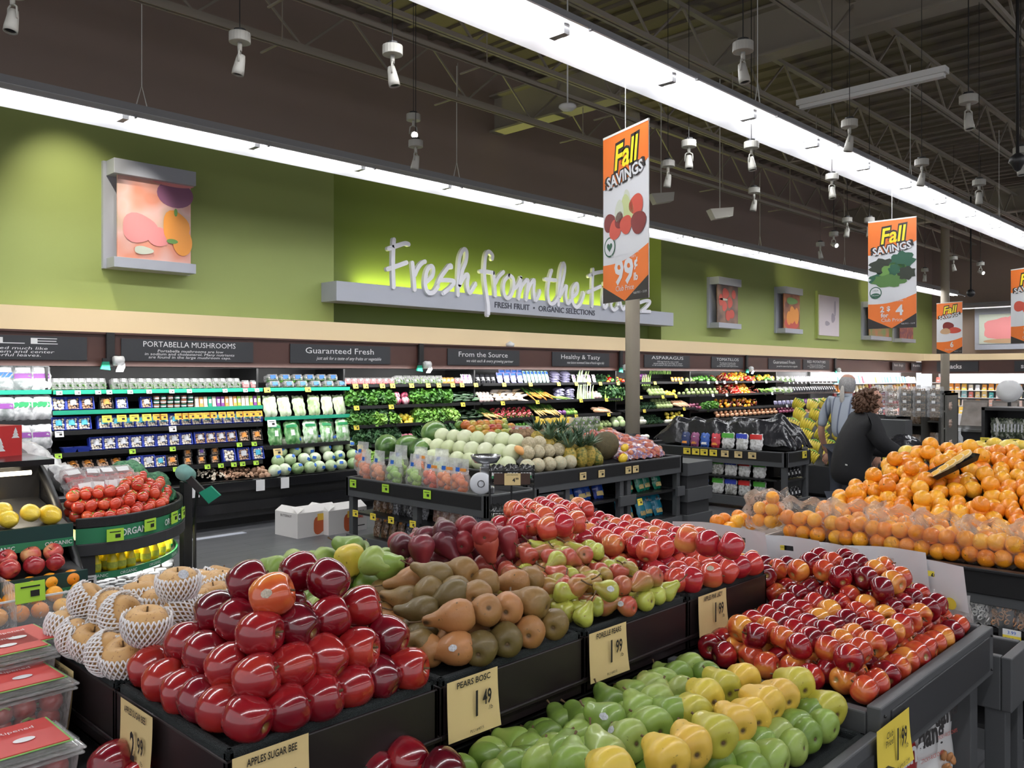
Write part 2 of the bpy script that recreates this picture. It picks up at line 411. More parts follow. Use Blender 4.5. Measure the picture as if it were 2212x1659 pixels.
# ---------------------------------------------------------------- hanging track spotlights
def spot_proto(lit):
    root = empty('ceiling_spotlight')
    SPW = mat('spot_white', (.42, .41, .37), .5); mk('canopy', MB().cyl(.062, -.012, .045, 20), SPW, root, False, bevel=.004)
    mk('cap', MB().cyl(.035, .045, .065, 12), BLACKM, root)
    c = MB(); c.tube([(0, 0, .06), (.0, 0, 1.9)], .0035, 4); mk('cable', c, BLACKM, root)
    y = MB(); y.cyl(.013, -.06, -.012, 10)
    for s in (-1, 1): y.tube([(0, 0, -.05), (s*.03, 0, -.07), (s*.034, 0, -.13)], .0055, 5)
    mk('yoke', y, SPW, root, True)
    T = Matrix.Translation((0, 0, -.13)) @ Matrix.Rotation(.18 if not lit else -1.2, 4, 'X')
    h = MB(); h.lathe([(.006, .05), (.022, .047), (.027, .02), (.034, -.045), (.034, -.07), (.029, -.07), (.026, -.05), (.002, -.045)], 18, 0, T)
    mk('lamp_head', h, SPW, root, True)
    g = MB(); g.cyl(.027, -.062, -.058, 16, 0, T)
    mk('lens', g, mat('lit_lens', (1, 1, 1), .3, emit=(1, .95, .85), es=14) if lit else BLACKG, root)
    tag(root, 'white ceiling spotlight hanging under its round canopy', 'spotlight'); return proto(root)
SPOT = spot_proto(False); SPOTL = spot_proto(True)
sp = [(27, -14, 'at the top left corner'), (518, 88, 'over the pepper picture, nearest on the left'), (848, 115, 'left of the strip hangers, second from the left'), (898, 315, 'below the lit lamp, close over the wall strip'),
      (1605, 108, 'largest one at upper right, above the aisle strip'), (1488, 315, 'right of the first orange banner'), (1443, 358, 'just behind the right edge of the first banner'), (1623, 318, 'between the two strips, beside a joist'),
      (1835, 272, 'above the aisle strip, over its middle'), (2092, 220, 'near the right edge, high above the strip'), (1991, 355, 'above the second banner and the strip'), (1629, 415, 'right of the white speaker'),
      (1797, 386, 'just under the aisle strip'), (2115, 398, 'at right, close over the strip'), (1830, 478, 'left of the second banner'), (1878, 478, 'touching the top left of the second banner'), (1772, 530, 'far one over the end of the wall strip'), (1998, 585, 'far one beside the second pillar'), (2060, 560, 'far one right of the second pillar'), (2205, 330, 'cut by the right edge of the view')]
for x, y, w in sp:
    d = 1.95*F/(HY-y); X, Y = XY(x, d)
    place(SPOT, (X, Y, 3.6), (0, 0, rr(0, 6)), label='unlit white ceiling spotlight, ' + w)
for x, y, zz, w in [(893, 258, 3.9, 'in front of the brown wall'), (1801, 508, 3.6, 'left of the second banner'), (2118, 572, 3.6, 'in front of the tan wall')]:
    d = (zz-HC)*F/(HY-y); X, Y = XY(x, d)
    place(SPOTL, (X, Y, zz), (0, 0, -.5), label='lit white ceiling spotlight ' + w)

def wall_spot(px, py, Y, tx, tz, e, col=(1, .93, .62), ang=28):
    p = UY(px, py, Y); l = bpy.data.lights.new('spot_beam', 'SPOT'); l.energy = e; l.color = col; l.spot_size = math.radians(ang); l.spot_blend = 1.; l.shadow_soft_size = .04
    o = bpy.data.objects.new('spot_beam', l); COL.objects.link(o); o.location = p
    d = Vector((tx, WY, tz)) - p; o.rotation_euler = d.to_track_quat('-Z', 'Y').to_euler()

# ceiling extras
b = MB(); p = UD(1876, 196, 7.2)
b.box(-.05, .05, -.62, .62, 0, .05); b.box(-.03, .03, -.6, .6, -.03, 0)
tag(mk('channel_fixture', b, WHITE, None, loc=p), 'unlit white ceiling strip fixture hung across the joists at upper right', 'light fixture')
for px, py, d, l in [(1555, 458, 9.6, 'white ceiling speaker box between the two strips, right one'), (1428, 425, 9.8, 'white ceiling speaker box just right of the first banner')]:
    b = MB(); b.prism([(-.14, .02), (.14, .05), (.13, -.05), (-.08, -.09)], -.06, .06); b.tube([(0, 0, .03), (0, 0, 1.5)], .006, 5)
    tag(mk('ceiling_speaker', b, mat('speaker_white', (.5, .48, .42), .6), None, loc=UD(px, py, d), rot=(0, 0, -.6)), l, 'speaker')
b = MB(); b.lathe([(.001, -.03), (.05, -.028), (.085, 0), (.08, .02), (.001, .025)], 18); b.tube([(0, 0, .02), (0, 0, 1.35)], .008, 6)
tag(mk('wifi_access_point', b, WHITEP, None, True, loc=UD(1226, 232, 8.0)), 'flat round white device with rounded edge fixed under the ceiling girder', 'access point')
b = MB(); b.tube([(0, 0, 0), (0, 0, 1.9)], .012, 6); b.lathe([(.012, 0), (.05, -.03), (.06, -.07), (.04, -.09), (.02, -.13), (.001, -.14)], 14)
tag(mk('security_camera', b, BLACKM, None, True, loc=UD(2198, 330, 6.3)), 'black ceiling camera on a pole at the right edge', 'camera')
b = MB(); b.tube([(0, 0, 0), (0, 0, 1.9)], .015, 6); b.ball(.08, 12, 8, 0, Matrix.Translation((0, 0, -.03)))
tag(mk('security_camera', b, BLACKM, None, True, loc=UD(2097, 630, 17)), 'black dome camera on a pole in front of the tan wall', 'camera')

# ---------------------------------------------------------------- pillars
def pillar(x, y, r, lab, z0=0):
    root = empty('pillar', (x, y, 0)); mk('shaft', MB().cyl(r, .85, 5.45, 28), PILLAR, root, True)
    mk('base_guard', MB().cyl(r+.006, 0, .86, 28), GREYD, root, True)
    root['kind'] = 'structure'; root['label'] = lab; root['category'] = 'pillar'
x, y = XY(1366.5, 11.75); pillar(x, y, .1, 'round beige pillar behind the pineapples with a dark base guard')
x, y = XY(2041.5, 21.0); pillar(x, y, .1, 'far round beige pillar right of the walking couple')

# ---------------------------------------------------------------- framed pictures on the green wall
def blotch(name, cols, sc, seed):
    m = bpy.data.materials.new(name); m.use_nodes = True; nt = m.node_tree; b = nt.nodes['Principled BSDF']; b.inputs['Roughness'].default_value = .5
    tc = nt.nodes.new('ShaderNodeTexCoord'); mp = nt.nodes.new('ShaderNodeMapping'); mp.inputs['Location'].default_value = (seed, seed, seed)
    n = nt.nodes.new('ShaderNodeTexNoise'); n.inputs['Scale'].default_value = sc; n.inputs['Detail'].default_value = 1
    cr = nt.nodes.new('ShaderNodeValToRGB'); el = cr.color_ramp.elements
    while len(el) < len(cols): el.new(.5)
    for i, c in enumerate(cols): el[i].position = .3+.4*i/(len(cols)-1); el[i].color = (*c, 1)
    nt.links.new(tc.outputs['Object'], mp.inputs[0]); nt.links.new(mp.outputs[0], n.inputs[0]); nt.links.new(n.outputs['Fac'], cr.inputs[0]); nt.links.new(cr.outputs[0], b.inputs['Base Color']); return m
def disc(mb, cx, cz, rx, rz, y, mi, n=20, fn=None):
    vs = [(cx + rx*math.cos(2*PI*i/n)*(fn(2*PI*i/n) if fn else 1), y, cz + rz*math.sin(2*PI*i/n)*(fn(2*PI*i/n) if fn else 1)) for i in range(n)]
    mb.add(vs, [tuple(range(n))], mi)
def fill(name, poly, m, parent, y=0, mode='x'):
    b = MB(); b.add([(x, y, z) for x, z in poly], [tuple(range(len(poly)))]); return mk(name, b, m, parent)
PR = mat('print_red', (.62, .09, .06), .5); PO = mat('print_orange', (.85, .33, .05), .5); PG = mat('print_green', (.16, .33, .08), .5); PPK = mat('print_pink', (.8, .28, .28), .5)
PPU = mat('print_purple', (.30, .12, .22), .5); PDK = mat('print_dark', (.04, .05, .035), .6); PLT = mat('print_pale', (.62, .66, .55), .5); PYL = mat('print_yellow', (.85, .62, .06), .5)
def picture(px0, px1, zt, zb, lab, bg, art, frame=True):
    x0, x1 = XatY(px0, 9.25), XatY(px1, 9.25); w = x1-x0; h = zt-zb
    root = empty('wall_picture', ((x0+x1)/2, WY, (zt+zb)/2))
    if frame:
        f = MB(); f.box(-w/2-.03, w/2+.03, -.05, 0, -h/2-.0, h/2)
        mk('back_board', f, SILVER, root)
        f = MB(); f.box(-w/2, w/2, -.27, -.05, h/2-.16, h/2-.0); mk('top_rail', f, SILVER, root, bevel=.004)
        f = MB(); f.box(-w/2, w/2, -.27, -.05, -h/2, -h/2+.11); mk('bottom_rail', f, SILVER, root, bevel=.004)
        f = MB(); f.box(-w/2+.06, w/2-.03, -.2, -.18, -h/2+.11, h/2-.16); pr = mk('print', f, bg, root)
        iw, ih, y = w-.1, h-.27, -.203
    else:
        f = MB(); f.box(-w/2, w/2, -.06, 0, -h/2, h/2); mk('back_board', f, GREEN, root)
        f = MB(); f.box(-w/2+.05, w/2-.02, -.08, -.06, -h/2+.09, h/2-.1); pr = mk('print', f, bg, root)
        iw, ih, y = w-.1, h-.2, -.083
    for j, (nm, m, shapes) in enumerate(art):
        b = MB()
        for k, (cx, cz, rx, rz, *ln) in enumerate(shapes): disc(b, cx*iw, cz*ih - (.0 if not frame else .02), rx*iw, rz*ih, y-.003*j-.0006*k, 0, 22, (lambda a: 1+.09*math.cos(3*a)) if ln else None)
        mk(nm, b, m, pr)
    tag(root, lab, 'picture'); return root
picture(245, 422, 3.95, 2.80, 'large silver-framed picture of red and yellow peppers, leftmost on the green wall', blotch('pepper_backdrop', [(.75, .3, .2), (.8, .5, .45), (.5, .4, .25)], 3, 2),
        [('printed_bowl', PPU, [(.3, .36, .26, .17)]), ('printed_bowl_rim', PPK, [(.27, .5, .3, .05)]), ('printed_pepper', PPK, [(-.2, -.12, .24, .18, 1), (.06, -.2, .16, .12)]), ('printed_yellow_pepper', PO, [(.3, -.05, .19, .2, 1), (.4, -.24, .14, .17)]), ('printed_stem', PG, [(.3, .13, .025, .05), (.25, -.24, .08, .03)]), ('printed_leaf', PLT, [(-.15, -.39, .13, .05, 1)])])
picture(1551, 1600, 3.73, 2.66, 'silver-framed picture of red onions, second on the green wall', blotch('onion_backdrop', [(.12, .08, .06), (.35, .2, .14)], 4, 5),
        [('printed_onion', PR, [(-.15, -.05, .12, .14, 1), (.12, .05, .12, .15, 1), (.2, -.25, .14, .12), (-.1, .28, .16, .14, 1), (.02, -.3, .12, .14), (-.33, .1, .1, .16), (.3, .28, .1, .12)]), ('printed_stem', PLT, [(-.2, .12, .2, .03)])])
picture(1695, 1733, 3.75, 2.66, 'silver-framed picture of squash and carrots, third on the green wall', blotch('squash_backdrop', [(.2, .07, .04), (.55, .2, .07)], 4, 9),
        [('printed_bowl', PR, [(0, -.35, .45, .18)]), ('printed_squash', PO, [(.05, -.1, .2, .25, 1), (-.18, -.2, .15, .2), (.3, -.12, .15, .24)]), ('printed_leaf', PG, [(0, .3, .35, .1, 1)])])
picture(1782, 1827, 3.82, 2.6, 'pale frameless picture with a faint sketch, fourth on the green wall', mat('pale_print', (.75, .68, .72), .5),
        [('printed_sketch', mat('faint_ink', (.42, .38, .45), .5), [(-.1, -.2, .12, .06, 1), (.2, -.05, .1, .12, 1), (.3, .2, .05, .2)])], False)
picture(1880, 1925, 3.72, 2.66, 'silver-framed picture mostly hidden behind the second orange banner', blotch('hidden_backdrop', [(.5, .2, .1), (.2, .3, .1)], 4, 12), [])
picture(1947, 1977, 3.72, 2.66, 'last silver-framed picture before the tan corner, with purple fruit', blotch('plum_backdrop', [(.25, .07, .12), (.6, .2, .1)], 6, 15), [])
# meat picture on the back wall
root = empty('wall_picture', (XB, YatX(2162, XB-.3), 3.15), -PI/2)
f = MB(); f.box(-.75, .8, -.25, 0, -.68, .68); mk('frame', f, SILVER, root)
f = MB(); f.box(-.62, .8, -.27, -.25, -.5, .42); pr = mk('print', f, PLT, root)
b = MB(); disc(b, 0, -.05, .5, .35, -.273, 0, 24, lambda a: 1+.1*math.cos(5*a)); disc(b, .35, .05, .35, .3, -.274, 0); mk('printed_meat', b, PPK, pr)
b = MB(); disc(b, .1, -.42, .6, .07, -.2745, 0); mk('printed_board', b, mat('print_wood', (.55, .35, .2), .5), pr)
tag(root, 'silver-framed picture of pink meat on the tan back wall', 'picture')

# wall washers: the lit spots over the pictures and the recessed sign
wall_spot(160, 60, 8.4, 3.3, 2.9, 150, (1, .92, .75), 60); wall_spot(340, 100, 7.8, 3.95, 3.3, 130, (1, .93, .85), 22)
wall_spot(1560, 420, 8.5, 16.6, 3.0, 60); wall_spot(1700, 470, 8.5, 21.0, 3.1, 110, ang=40); wall_spot(1900, 520, 8.5, 25.3, 3.2, 160, ang=40)
# ================================================================ the lettered wall sign
def smooth_pts(P, k=5):
    P = [Vector(p) for p in P]
    if len(P) < 3: return P
    out = []
    for i in range(len(P)-1):
        p0, p1, p2, p3 = P[max(i-1, 0)], P[i], P[i+1], P[min(i+2, len(P)-1)]
        for j in range(k):
            t = j/k; out.append(.5*((2*p1) + (p2-p0)*t + (2*p0-5*p1+4*p2-p3)*t*t + (3*p1-p0-3*p2+p3)*t**3))
    out.append(P[-1]); return out
def stroke(mb, P, hw, y0, y1):
    """a flat rounded stroke in the x,z plane, y0 (front) to y1 (back)"""
    P = smooth_pts(P); L = []; Rr = []
    n = len(P)
    def nrm(i):
        d = P[min(i+1, n-1)] - P[max(i-1, 0)]; d = d.normalized() if d.length > 1e-6 else Vector((1, 0)); return Vector((-d.y, d.x)), d
    poly_l = [P[i] + nrm(i)[0]*hw for i in range(n)]; poly_r = [P[i] - nrm(i)[0]*hw for i in range(n)]
    for i in range(n-1):
        a, b, c, d = poly_l[i], poly_l[i+1], poly_r[i+1], poly_r[i]
        mb.prism([(a.x, a.y), (b.x, b.y), (c.x, c.y), (d.x, d.y)], y0 - .0004*i, y1)
    for e in (0, n-1): mb.prism([(P[e].x+hw*math.cos(2*PI*k/12), P[e].y+hw*math.sin(2*PI*k/12)) for k in range(12)], y0-.001, y1)
SGY = 9.12
Z1 = lambda u, v: (820+u/7.373, 500+v/7.373)
Z2 = lambda u, v: (1110+u/6.144, 520+v/6.144)
LET = [(Z1, [[(232,130),(220,300),(215,560),(225,885)],[(145,275),(260,235),(400,190),(465,205)],[(130,600),(240,565),(430,495)]]),
 (Z1, [[(525,500),(545,700),(560,925)],[(565,690),(620,570),(680,500),(725,480)]]),
 (Z1, [[(750,800),(840,710),(858,600),(820,550),(760,610),(725,760),(730,900),(780,980),(860,960),(930,860)]]),
 (Z1, [[(920,870),(960,760),(1040,640),(1120,540),(1145,570)],[(960,775),(1100,775),(1190,800),(1130,890),(1010,985)]]),
 (Z1, [[(1250,1010),(1255,700),(1275,420),(1340,285),(1385,330),(1370,480),(1310,640),(1275,850)],[(1275,870),(1330,750),(1390,685),(1410,720),(1395,850),(1430,980),(1500,880),(1530,830)]]),
 (Z1, [[(1795,435),(1800,380),(1740,320),(1690,380),(1670,560),(1670,760),(1700,1000),(1725,1180),(1725,1330)],[(1610,635),(1700,640),(1810,660)]]),
 (Z1, [[(1815,660),(1835,850),(1845,1020)],[(1850,820),(1900,720),(1975,645)]]),
 (Z1, [[(2070,700),(1990,790),(1975,950),(2020,1060),(2085,1030),(2130,900),(2125,760),(2070,700)]]),
 (Z2, [[(-10,640),(40,610),(95,500)],[(95,490),(85,620),(65,770)],[(75,700),(120,580),(185,520),(180,650),(165,780)],[(170,720),(215,590),(270,520),(265,660),(280,790),(320,740),(345,665)]]),
 (Z2, [[(505,395),(470,520),(450,700),(480,830),(540,820),(590,740)],[(420,510),(560,525)]]),
 (Z2, [[(595,850),(600,600),(620,400),(655,300),(675,350),(660,480),(620,640),(600,760)],[(610,750),(660,650),(700,600),(690,720),(710,830),(760,790)]]),
 (Z2, [[(770,760),(840,690),(850,600),(830,570),(780,640),(775,800),(820,880),(870,850),(910,760),(925,690)]]),
 (Z2, [[(1055,380),(1045,560),(1045,720),(1040,870)],[(1000,470),(1080,430),(1185,410)],[(985,685),(1060,650),(1155,605)]]),
 (Z2, [[(1195,640),(1185,790),(1205,890),(1240,850)],[(1203,565),(1206,575)]]),
 (Z2, [[(1290,830),(1340,760),(1335,690),(1300,720),(1290,860),(1325,920),(1380,880)]]),
 (Z2, [[(1380,880),(1425,700),(1440,540),(1405,560),(1400,760),(1440,905),(1480,870)]]),
 (Z2, [[(1600,740),(1550,750),(1530,850),(1560,910),(1600,860),(1630,640),(1620,480)],[(1620,700),(1620,850),(1650,910)]]),
 (Z2, [[(1680,820),(1760,795),(1810,810),(1770,870),(1690,940)],[(1700,935),(1810,940)]])]
sx0, sx1 = XatY(727, 9.15), XatY(1455, 9.15)
SIGN = empty('wall_sign', (0, 0, 0))
mk('shelf', MB().box(sx0, sx1, 9.15, WY-.0, 2.61, 2.865), SILVER, SIGN, bevel=.006)
LETM = mat('letter_white', (.80, .80, .86), .4)
for mp_, strokes in LET:
    b = MB()
    for st in strokes:
        P = []
        for u, v in st:
            q = UY(*mp_(u, v), SGY); P.append((q.x, q.z))
        stroke(b, P, .031, SGY-.0, SGY+.045)
    mk('letter', b, LETM, SIGN)
p = UY(1066, 664, 9.15); q = UY(1283, 678, 9.15)
text('FRESH FRUIT  •  ORGANIC SELECTIONS', .125, ((p.x+q.x)/2+.02, 9.146, 2.725), FY, mat('sign_grey_ink', (.05, .055, .075), .5), SIGN, 'subtitle', .002, q.x-p.x, off=.012)
tag(SIGN, 'silver shelf sign with white script letters reading Fresh from the Fields', 'wall sign')
area('sign_glow', ((sx0+sx1)/2-.2, 9.68, 2.885), sx1-sx0-1.9, .03, 36, (.95, 1, .25), (PI, 0, 0))

# ================================================================ banners
BOR = mat('banner_orange', (.85, .20, .035), .5, noise=.08, nscale=4); BWH = mat('banner_white', (.72, .73, .76), .5); BBK = mat('banner_black', (.035, .03, .03), .5); BYE = mat('banner_yellow', (.95, .75, .03), .5)
PDG = mat('print_dark_green', (.03, .12, .07), .5)
def banner(pl, pr, dl, dr, zt, zb, lab, art, price, line, wire=True, both=None):
    a = Vector((*XY(pl, dl), 0)); b_ = Vector((*XY(pr, dr), 0)); w = (b_-a).length; h = zt-zb; c = (a+b_)/2
    root = empty('hanging_banner', (c.x, c.y, (zt+zb)/2), math.atan2((b_-a).y, (b_-a).x))
    pan = mk('panel', MB().box(-w/2, w/2, -.003, .003, -h/2, h/2), BWH, root)
    y = -.0045
    def P(pts): return [(x*w, z*h) for x, z in pts]
    n = 10
    top = [(-.5, .5), (-.5, .19)] + [(-.5+i/n, .19+.10*(i/n)-.03*math.sin(PI*i/n)) for i in range(1, n+1)] + [(.5, .5)]
    fill('print_top', P(top), BOR, pan, y)
    bot = [(-.5, -.5), (.5, -.5)] + [(.5-i/n, -.19-.08*(i/n)-.03*math.sin(PI*i/n)) for i in range(0, n+1)]
    fill('print_bottom', P(bot), BOR, pan, y)
    fill('print_corner', P([(-.5, -.5), (0, -.5), (-.5, -.40)]), BBK, pan, y-.001)
    fill('print_corner', P([(.5, -.5), (0, -.5), (.5, -.37)]), BBK, pan, y-.001)
    text('Fall', h*.21, (.0*w, y-.0015, h*.355), (PI/2, -.09, 0), BBK, pan, 'print_headline_edge', 0, w*.62, .25, off=.09)
    text('Fall', h*.2, (.0*w, y-.003, h*.355), (PI/2, -.09, 0), BYE, pan, 'print_headline', 0, w*.55, .25, off=.02)
    text('SAVINGS', h*.10, (0, y-.004, h*.235), (PI/2, -.12, 0), BBK, pan, 'print_headline_edge', 0, w*.9, off=.10)
    text('SAVINGS', h*.095, (0, y-.0055, h*.235), (PI/2, -.12, 0), BWH, pan, 'print_headline', 0, w*.8, off=.03)
    for (nm, m, shapes) in art:
        for k, (cx, cz, rx, rz) in enumerate(shapes):
            b = MB(); disc(b, cx*w, cz*h, rx*w, rz*h, y-.001-.0006*k, 0, 24, (lambda a: 1+.06*math.cos(3*a+k)) if nm != 'printed_leaves' else (lambda a: 1+.13*math.cos(7*a+k)+.06*math.cos(11*a)))
            mk(nm, b, m[k % len(m)], pan)
    for s, sz, x, z in price: text(s, h*sz, (x*w, y-.002, z*h), FY, BWH, pan, 'print_price', off=.03)
    text(line, h*.028, (0, y-.002, -.235*h), FY, BWH, pan, 'print_text'); text('Club Price', h*.045, (0, y-.002, -.425*h), FY, BWH, pan, 'print_text')
    text('Valid 9/11 – 11/19', h*.02, (.33*w, y-.003, -.462*h), FY, BWH, pan, 'print_text', width=.28*w)
    # round seal
    b = MB(); disc(b, -.34*w, -.165*h, .13*w, .13*w, y-.0015, 0, 24); disc(b, -.34*w, -.165*h, .11*w, .11*w, y-.002, 1, 24)
    if both == 'heart':
        hp = [(-.34*w + .065*w*(16*math.sin(t)**3)/16, y-.003, -.165*h + .065*w*(13*math.cos(t)-5*math.cos(2*t)-2*math.cos(3*t)-math.cos(4*t))/16) for t in [2*PI*i/24 for i in range(24)]]
        b.add(hp, [tuple(range(24))], 0)
    elif both == 'usda':
        disc(b, -.34*w, -.19*h, .10*w, .05*w, y-.003, 0, 20)
    if both: mk('printed_seal', b, [PDG, BWH], pan)
    if both == 'usda': text('USDA', .05*w, (-.34*w, y-.004, -.145*h), FY, PDG, pan, 'print_text'); text('ORGANIC', .035*w, (-.34*w, y-.004, -.19*h), FY, BWH, pan, 'print_text')
    if wire:
        b = MB(); b.tube([(0, 0, h/2), (0, 0, STRIP_Z-zt+h/2)], .003, 5); b.box(-w/2, w/2, -.006, .006, h/2-.004, h/2+.012); mk('hanging_wire', b, WHITE, root)
    tag(root, lab, 'banner'); return root
banner(1304, 1402, 6.2, 5.7, 3.366, 2.175, 'tall orange and white Fall Savings banner with pears and apples, 99 cents a pound',
       [('printed_pear', [PLT, mat('print_pear', (.55, .62, .3), .5)], [(.04, .1, .07, .05), (.02, .03, .12, .09), (-.12, .03, .1, .07), (.1, -.0, .1, .08)]),
        ('printed_apple', [mat('print_dkred', (.22, .03, .03), .5), PR, mat('print_dkred', (.22, .03, .03), .5), PR, PR], [(-.34, -.02, .14, .055), (-.22, -.07, .13, .06), (-.12, -.02, .1, .05), (.25, .045, .15, .06), (.03, -.055, .13, .055), (.3, -.06, .16, .065)])],
       [('99', .2, -.02, -.335), ('¢', .08, .24, -.285), ('lb', .06, .24, -.37)], 'Jonagold Apples, Bartlett,\nAnjou or Red Pears', True, 'heart')
gr = [PDG, PG, mat('print_leaf2', (.10, .22, .06), .5), PDK]
banner(1875.5, 1980, 9.55, 9.2, 3.366, 2.175, 'orange and white Fall Savings banner with leafy greens, two for four dollars',
       [('printed_leaves', [PDK, PDG], [(-.2, .08, .28, .07), (.22, .12, .25, .08)]), ('printed_leaves', gr, [(-.2, -.04, .28, .06), (.05, .02, .28, .08), (-.05, -.06, .35, .06), (.3, -.0, .18, .06), (.05, .04, .12, .05)])],
       [('2', .075, -.2, -.325), ('$', .06, -.07, -.32), ('4', .13, .16, -.34), ('for', .055, -.15, -.38)], 'Organic Bunch Greens\nSelected Varieties', True, 'usda')
banner(2184, 2262, 13.85, 13.2, 3.366, 2.175, 'orange Fall Savings banner cut by the right edge of the view',
       [('printed_package', [PR, PYL, PR, BWH], [(-.25, 0, .17, .07), (.1, .02, .22, .09), (.05, -.05, .2, .06)])], [('$5', .15, 0, -.33)], 'Selected Varieties')
banner(2023.5, 2079, 20.2, 19.6, 3.36, 2.175, 'far orange Fall Savings banner standing behind the second pillar',
       [('printed_package', [mat('print_dkred', (.22, .03, .03), .5), PR, mat('print_wood', (.55, .35, .2), .5)], [(-.05, .04, .22, .08), (.2, -.05, .25, .06), (-.15, -.06, .2, .06)])], [('6', .15, .1, -.33)], 'Selected Varieties')

# ================================================================ wall case with its wooden header
HX0, HX1 = -3.0, XatY(1810, 9.1)
def header(x0, x1, y, z0, z1, lab):
    root = empty('case_header', (0, 0, 0))
    b = MB(); b.box(x0, x1, y, y+.06, z0, z1-.02); b.box(x0, x1, y-.03, WY-.05, z1-.02, z1); mk('board', b, WOOD, root)
    mk('soffit', MB().box(x0, x1, y+.06, WY+.5, z0+.0, z0+.03), BLACKM, root)
    tag(root, lab, 'case header', kind='structure'); return root
header(HX0, HX1, 9.15, 1.75, 2.10, 'red-brown wooden header board over the produce case')
header(HX1+.02, 27.9, 9.2, 1.75, 2.07, 'brown header board over the far meat case')
SLATE = mat('slate_sign', (.035, .037, .042), .5, noise=.1, nscale=3)
def hsign(px0, px1, title, sub, lab, style=0):
    y = 9.145; x0, x1 = XatY(px0, y), XatY(px1, y); w = x1-x0; h = .235
    root = empty('header_sign', ((x0+x1)/2, y, 1.925)); pl = mk('plate', MB().box(-w/2, w/2, -.012, 0, -h/2, h/2), SLATE, root)
    T = lambda s, sz, x, z, wd, sh=0: s and text(s, sz, (x*w, -.0135, z*h), FY, WINK, root, 'lettering', 0, wd*w if wd else None, sh)
    if style == 0:
        T(title, .085, 0, .27, .7); T(sub, .04, 0, -.17, .68, .15)
    elif style == 1:
        T(title, .105, -.02, .16, .68); T(sub, .06, .07, -.23, .66, .35)
    tag(root, lab, 'sign'); return root
hsign(-330, 187, 'KALE', 'may be steamed and used much like\nspinach, remove bitter stem and center\nribs to enjoy the flavorful leaves.', 'leftmost slate header sign, about kale, cut by the left edge')
hsign(261, 546, 'PORTABELLA MUSHROOMS', 'Portabella mushrooms are low\nin sodium and cholesterol. Many nutrients\nare found in the large mushroom caps.', 'slate header sign reading Portabella Mushrooms')
hsign(626, 842, 'Guaranteed Fresh', 'just ask for a taste of any fruite or vegetable', 'large slate header sign reading Guaranteed Fresh, over the bagged celery', 1)
hsign(966, 1121, 'From the Source', 'we visit each & every growing partner', 'slate header sign reading From the Source', 1)
hsign(1192, 1315, 'Healthy & Tasty', 'most doctors recommend 5 doses of fruits & veggies daily', 'slate header sign reading Healthy & Tasty', 1)
hsign(1391, 1489, 'ASPARAGUS', 'Will stay fresh for over a week\nstored standing up in the fridge, in a bowl\nor tall container with about an inch of water.', 'slate header sign reading Asparagus, right of the pillar')
hsign(1536, 1604, 'TOMATILLOS', 'The acidic taste of tomatillos adds a\npunch of flavor to salsa, guacamole,\nand soup. Try them in place of green tomatoes.', 'slate header sign reading Tomatillos')
hsign(1659, 1728, 'Guaranteed Fresh', 'just ask for a taste of any fruit or vegetable', 'small far slate header sign reading Guaranteed Fresh', 1)
hsign(1734, 1790, 'RED POTATOES', 'Store in a cool dark place and\ndo not refrigerate, they are great boiled,\nsteamed or roasted with herbs.', 'slate header sign reading Red Potatoes')
hsign(1927, 1955, 'hot dogs', '', 'small slate header sign reading hot dogs', 1); hsign(1968, 1990, 'franks', '', 'small slate header sign reading franks', 1)
for px, w, s, l in [(2068, 1.15, 'snacks', 'slate sign reading snacks on the back wall'), (2230, .9, 'sausage', 'slate sign at the right edge of the back wall')]:
    root = empty('header_sign', (27.76, YatX(px, 27.76), 1.93), -PI/2); mk('plate', MB().box(-w/2, w/2, -.012, 0, -.15, .15), SLATE, root)
    text(s, .19, (-.12 if s == 'snacks' else 0, -.014, 0), FY, WINK, root, off=.02); tag(root, l, 'sign')
b = MB(); b.box(27.78, 27.84, -12, 9.2, 1.72, 2.12); struct(mk('trim_4', b, WOOD))

# paper roll and bag dispensers on the header posts
GB = mat('green_bristles', (.005, .28, .16), .6)
def dispenser():
    root = empty('bag_dispenser'); mk('post', MB().box(-.07, .07, -.05, .01, -.27, .34), BLACKM, root, bevel=.004)
    T = Matrix.Translation((.02, -.13, -.16)) @ Matrix.Rotation(PI/2, 4, 'Y')
    mk('bag_roll', MB().lathe([(.02, -.0), (.085, 0), (.085, .16), (.02, .16)], 20, 0, T), WHITEP, root, True)
    b = MB(); b.grid(3, 5, lambda u, v: (.06+.13*u-.02*v, -.2-.03*math.sin(6*u+5*v), -.2-.16*v)); mk('loose_bag', b, WHITEP, root, True)
    b = MB(); b.tube([(-.02, -.1, -.1), (.03, -.16, -.06), (.2, -.14, -.1), (.2, -.13, -.2)], .007, 6); mk('bracket', b, BLACKM, root)
    h = MB(); h.box(-.17, -.05, -.13, -.09, -.18, -.12); mk('brush_head', h, BLACKM, root)
    g = MB(); g.prism([(-.165, -.18), (-.055, -.18), (-.035, -.33), (-.20, -.31)], -.13, -.09); mk('bristles', g, GB, root)
    tag(root, 'x', 'bag dispenser'); return proto(root)
DSP = dispenser()
for px, l in [(237, 'left of the Portabella sign'), (908, 'left of the From the Source sign'), (1340, 'just left of the pillar'), (1612, 'right of the Tomatillos sign'), (1803, 'at the far end of the produce header')]:
    place(DSP, (XatY(px, 9.13), 9.13, 1.90), sc=.58, label='white bag roll and green brush, ' + l)
b = MB(); b.lathe([(.001, -.02), (.06, -.02), (.07, .03), (.001, .07)], 14)
tag(mk('dome_light', b, WHITEP, None, True, loc=(XatY(1100, 9.22), 9.2, 2.12)), 'small white dome on top of the wooden header over the From the Source sign', 'dome')

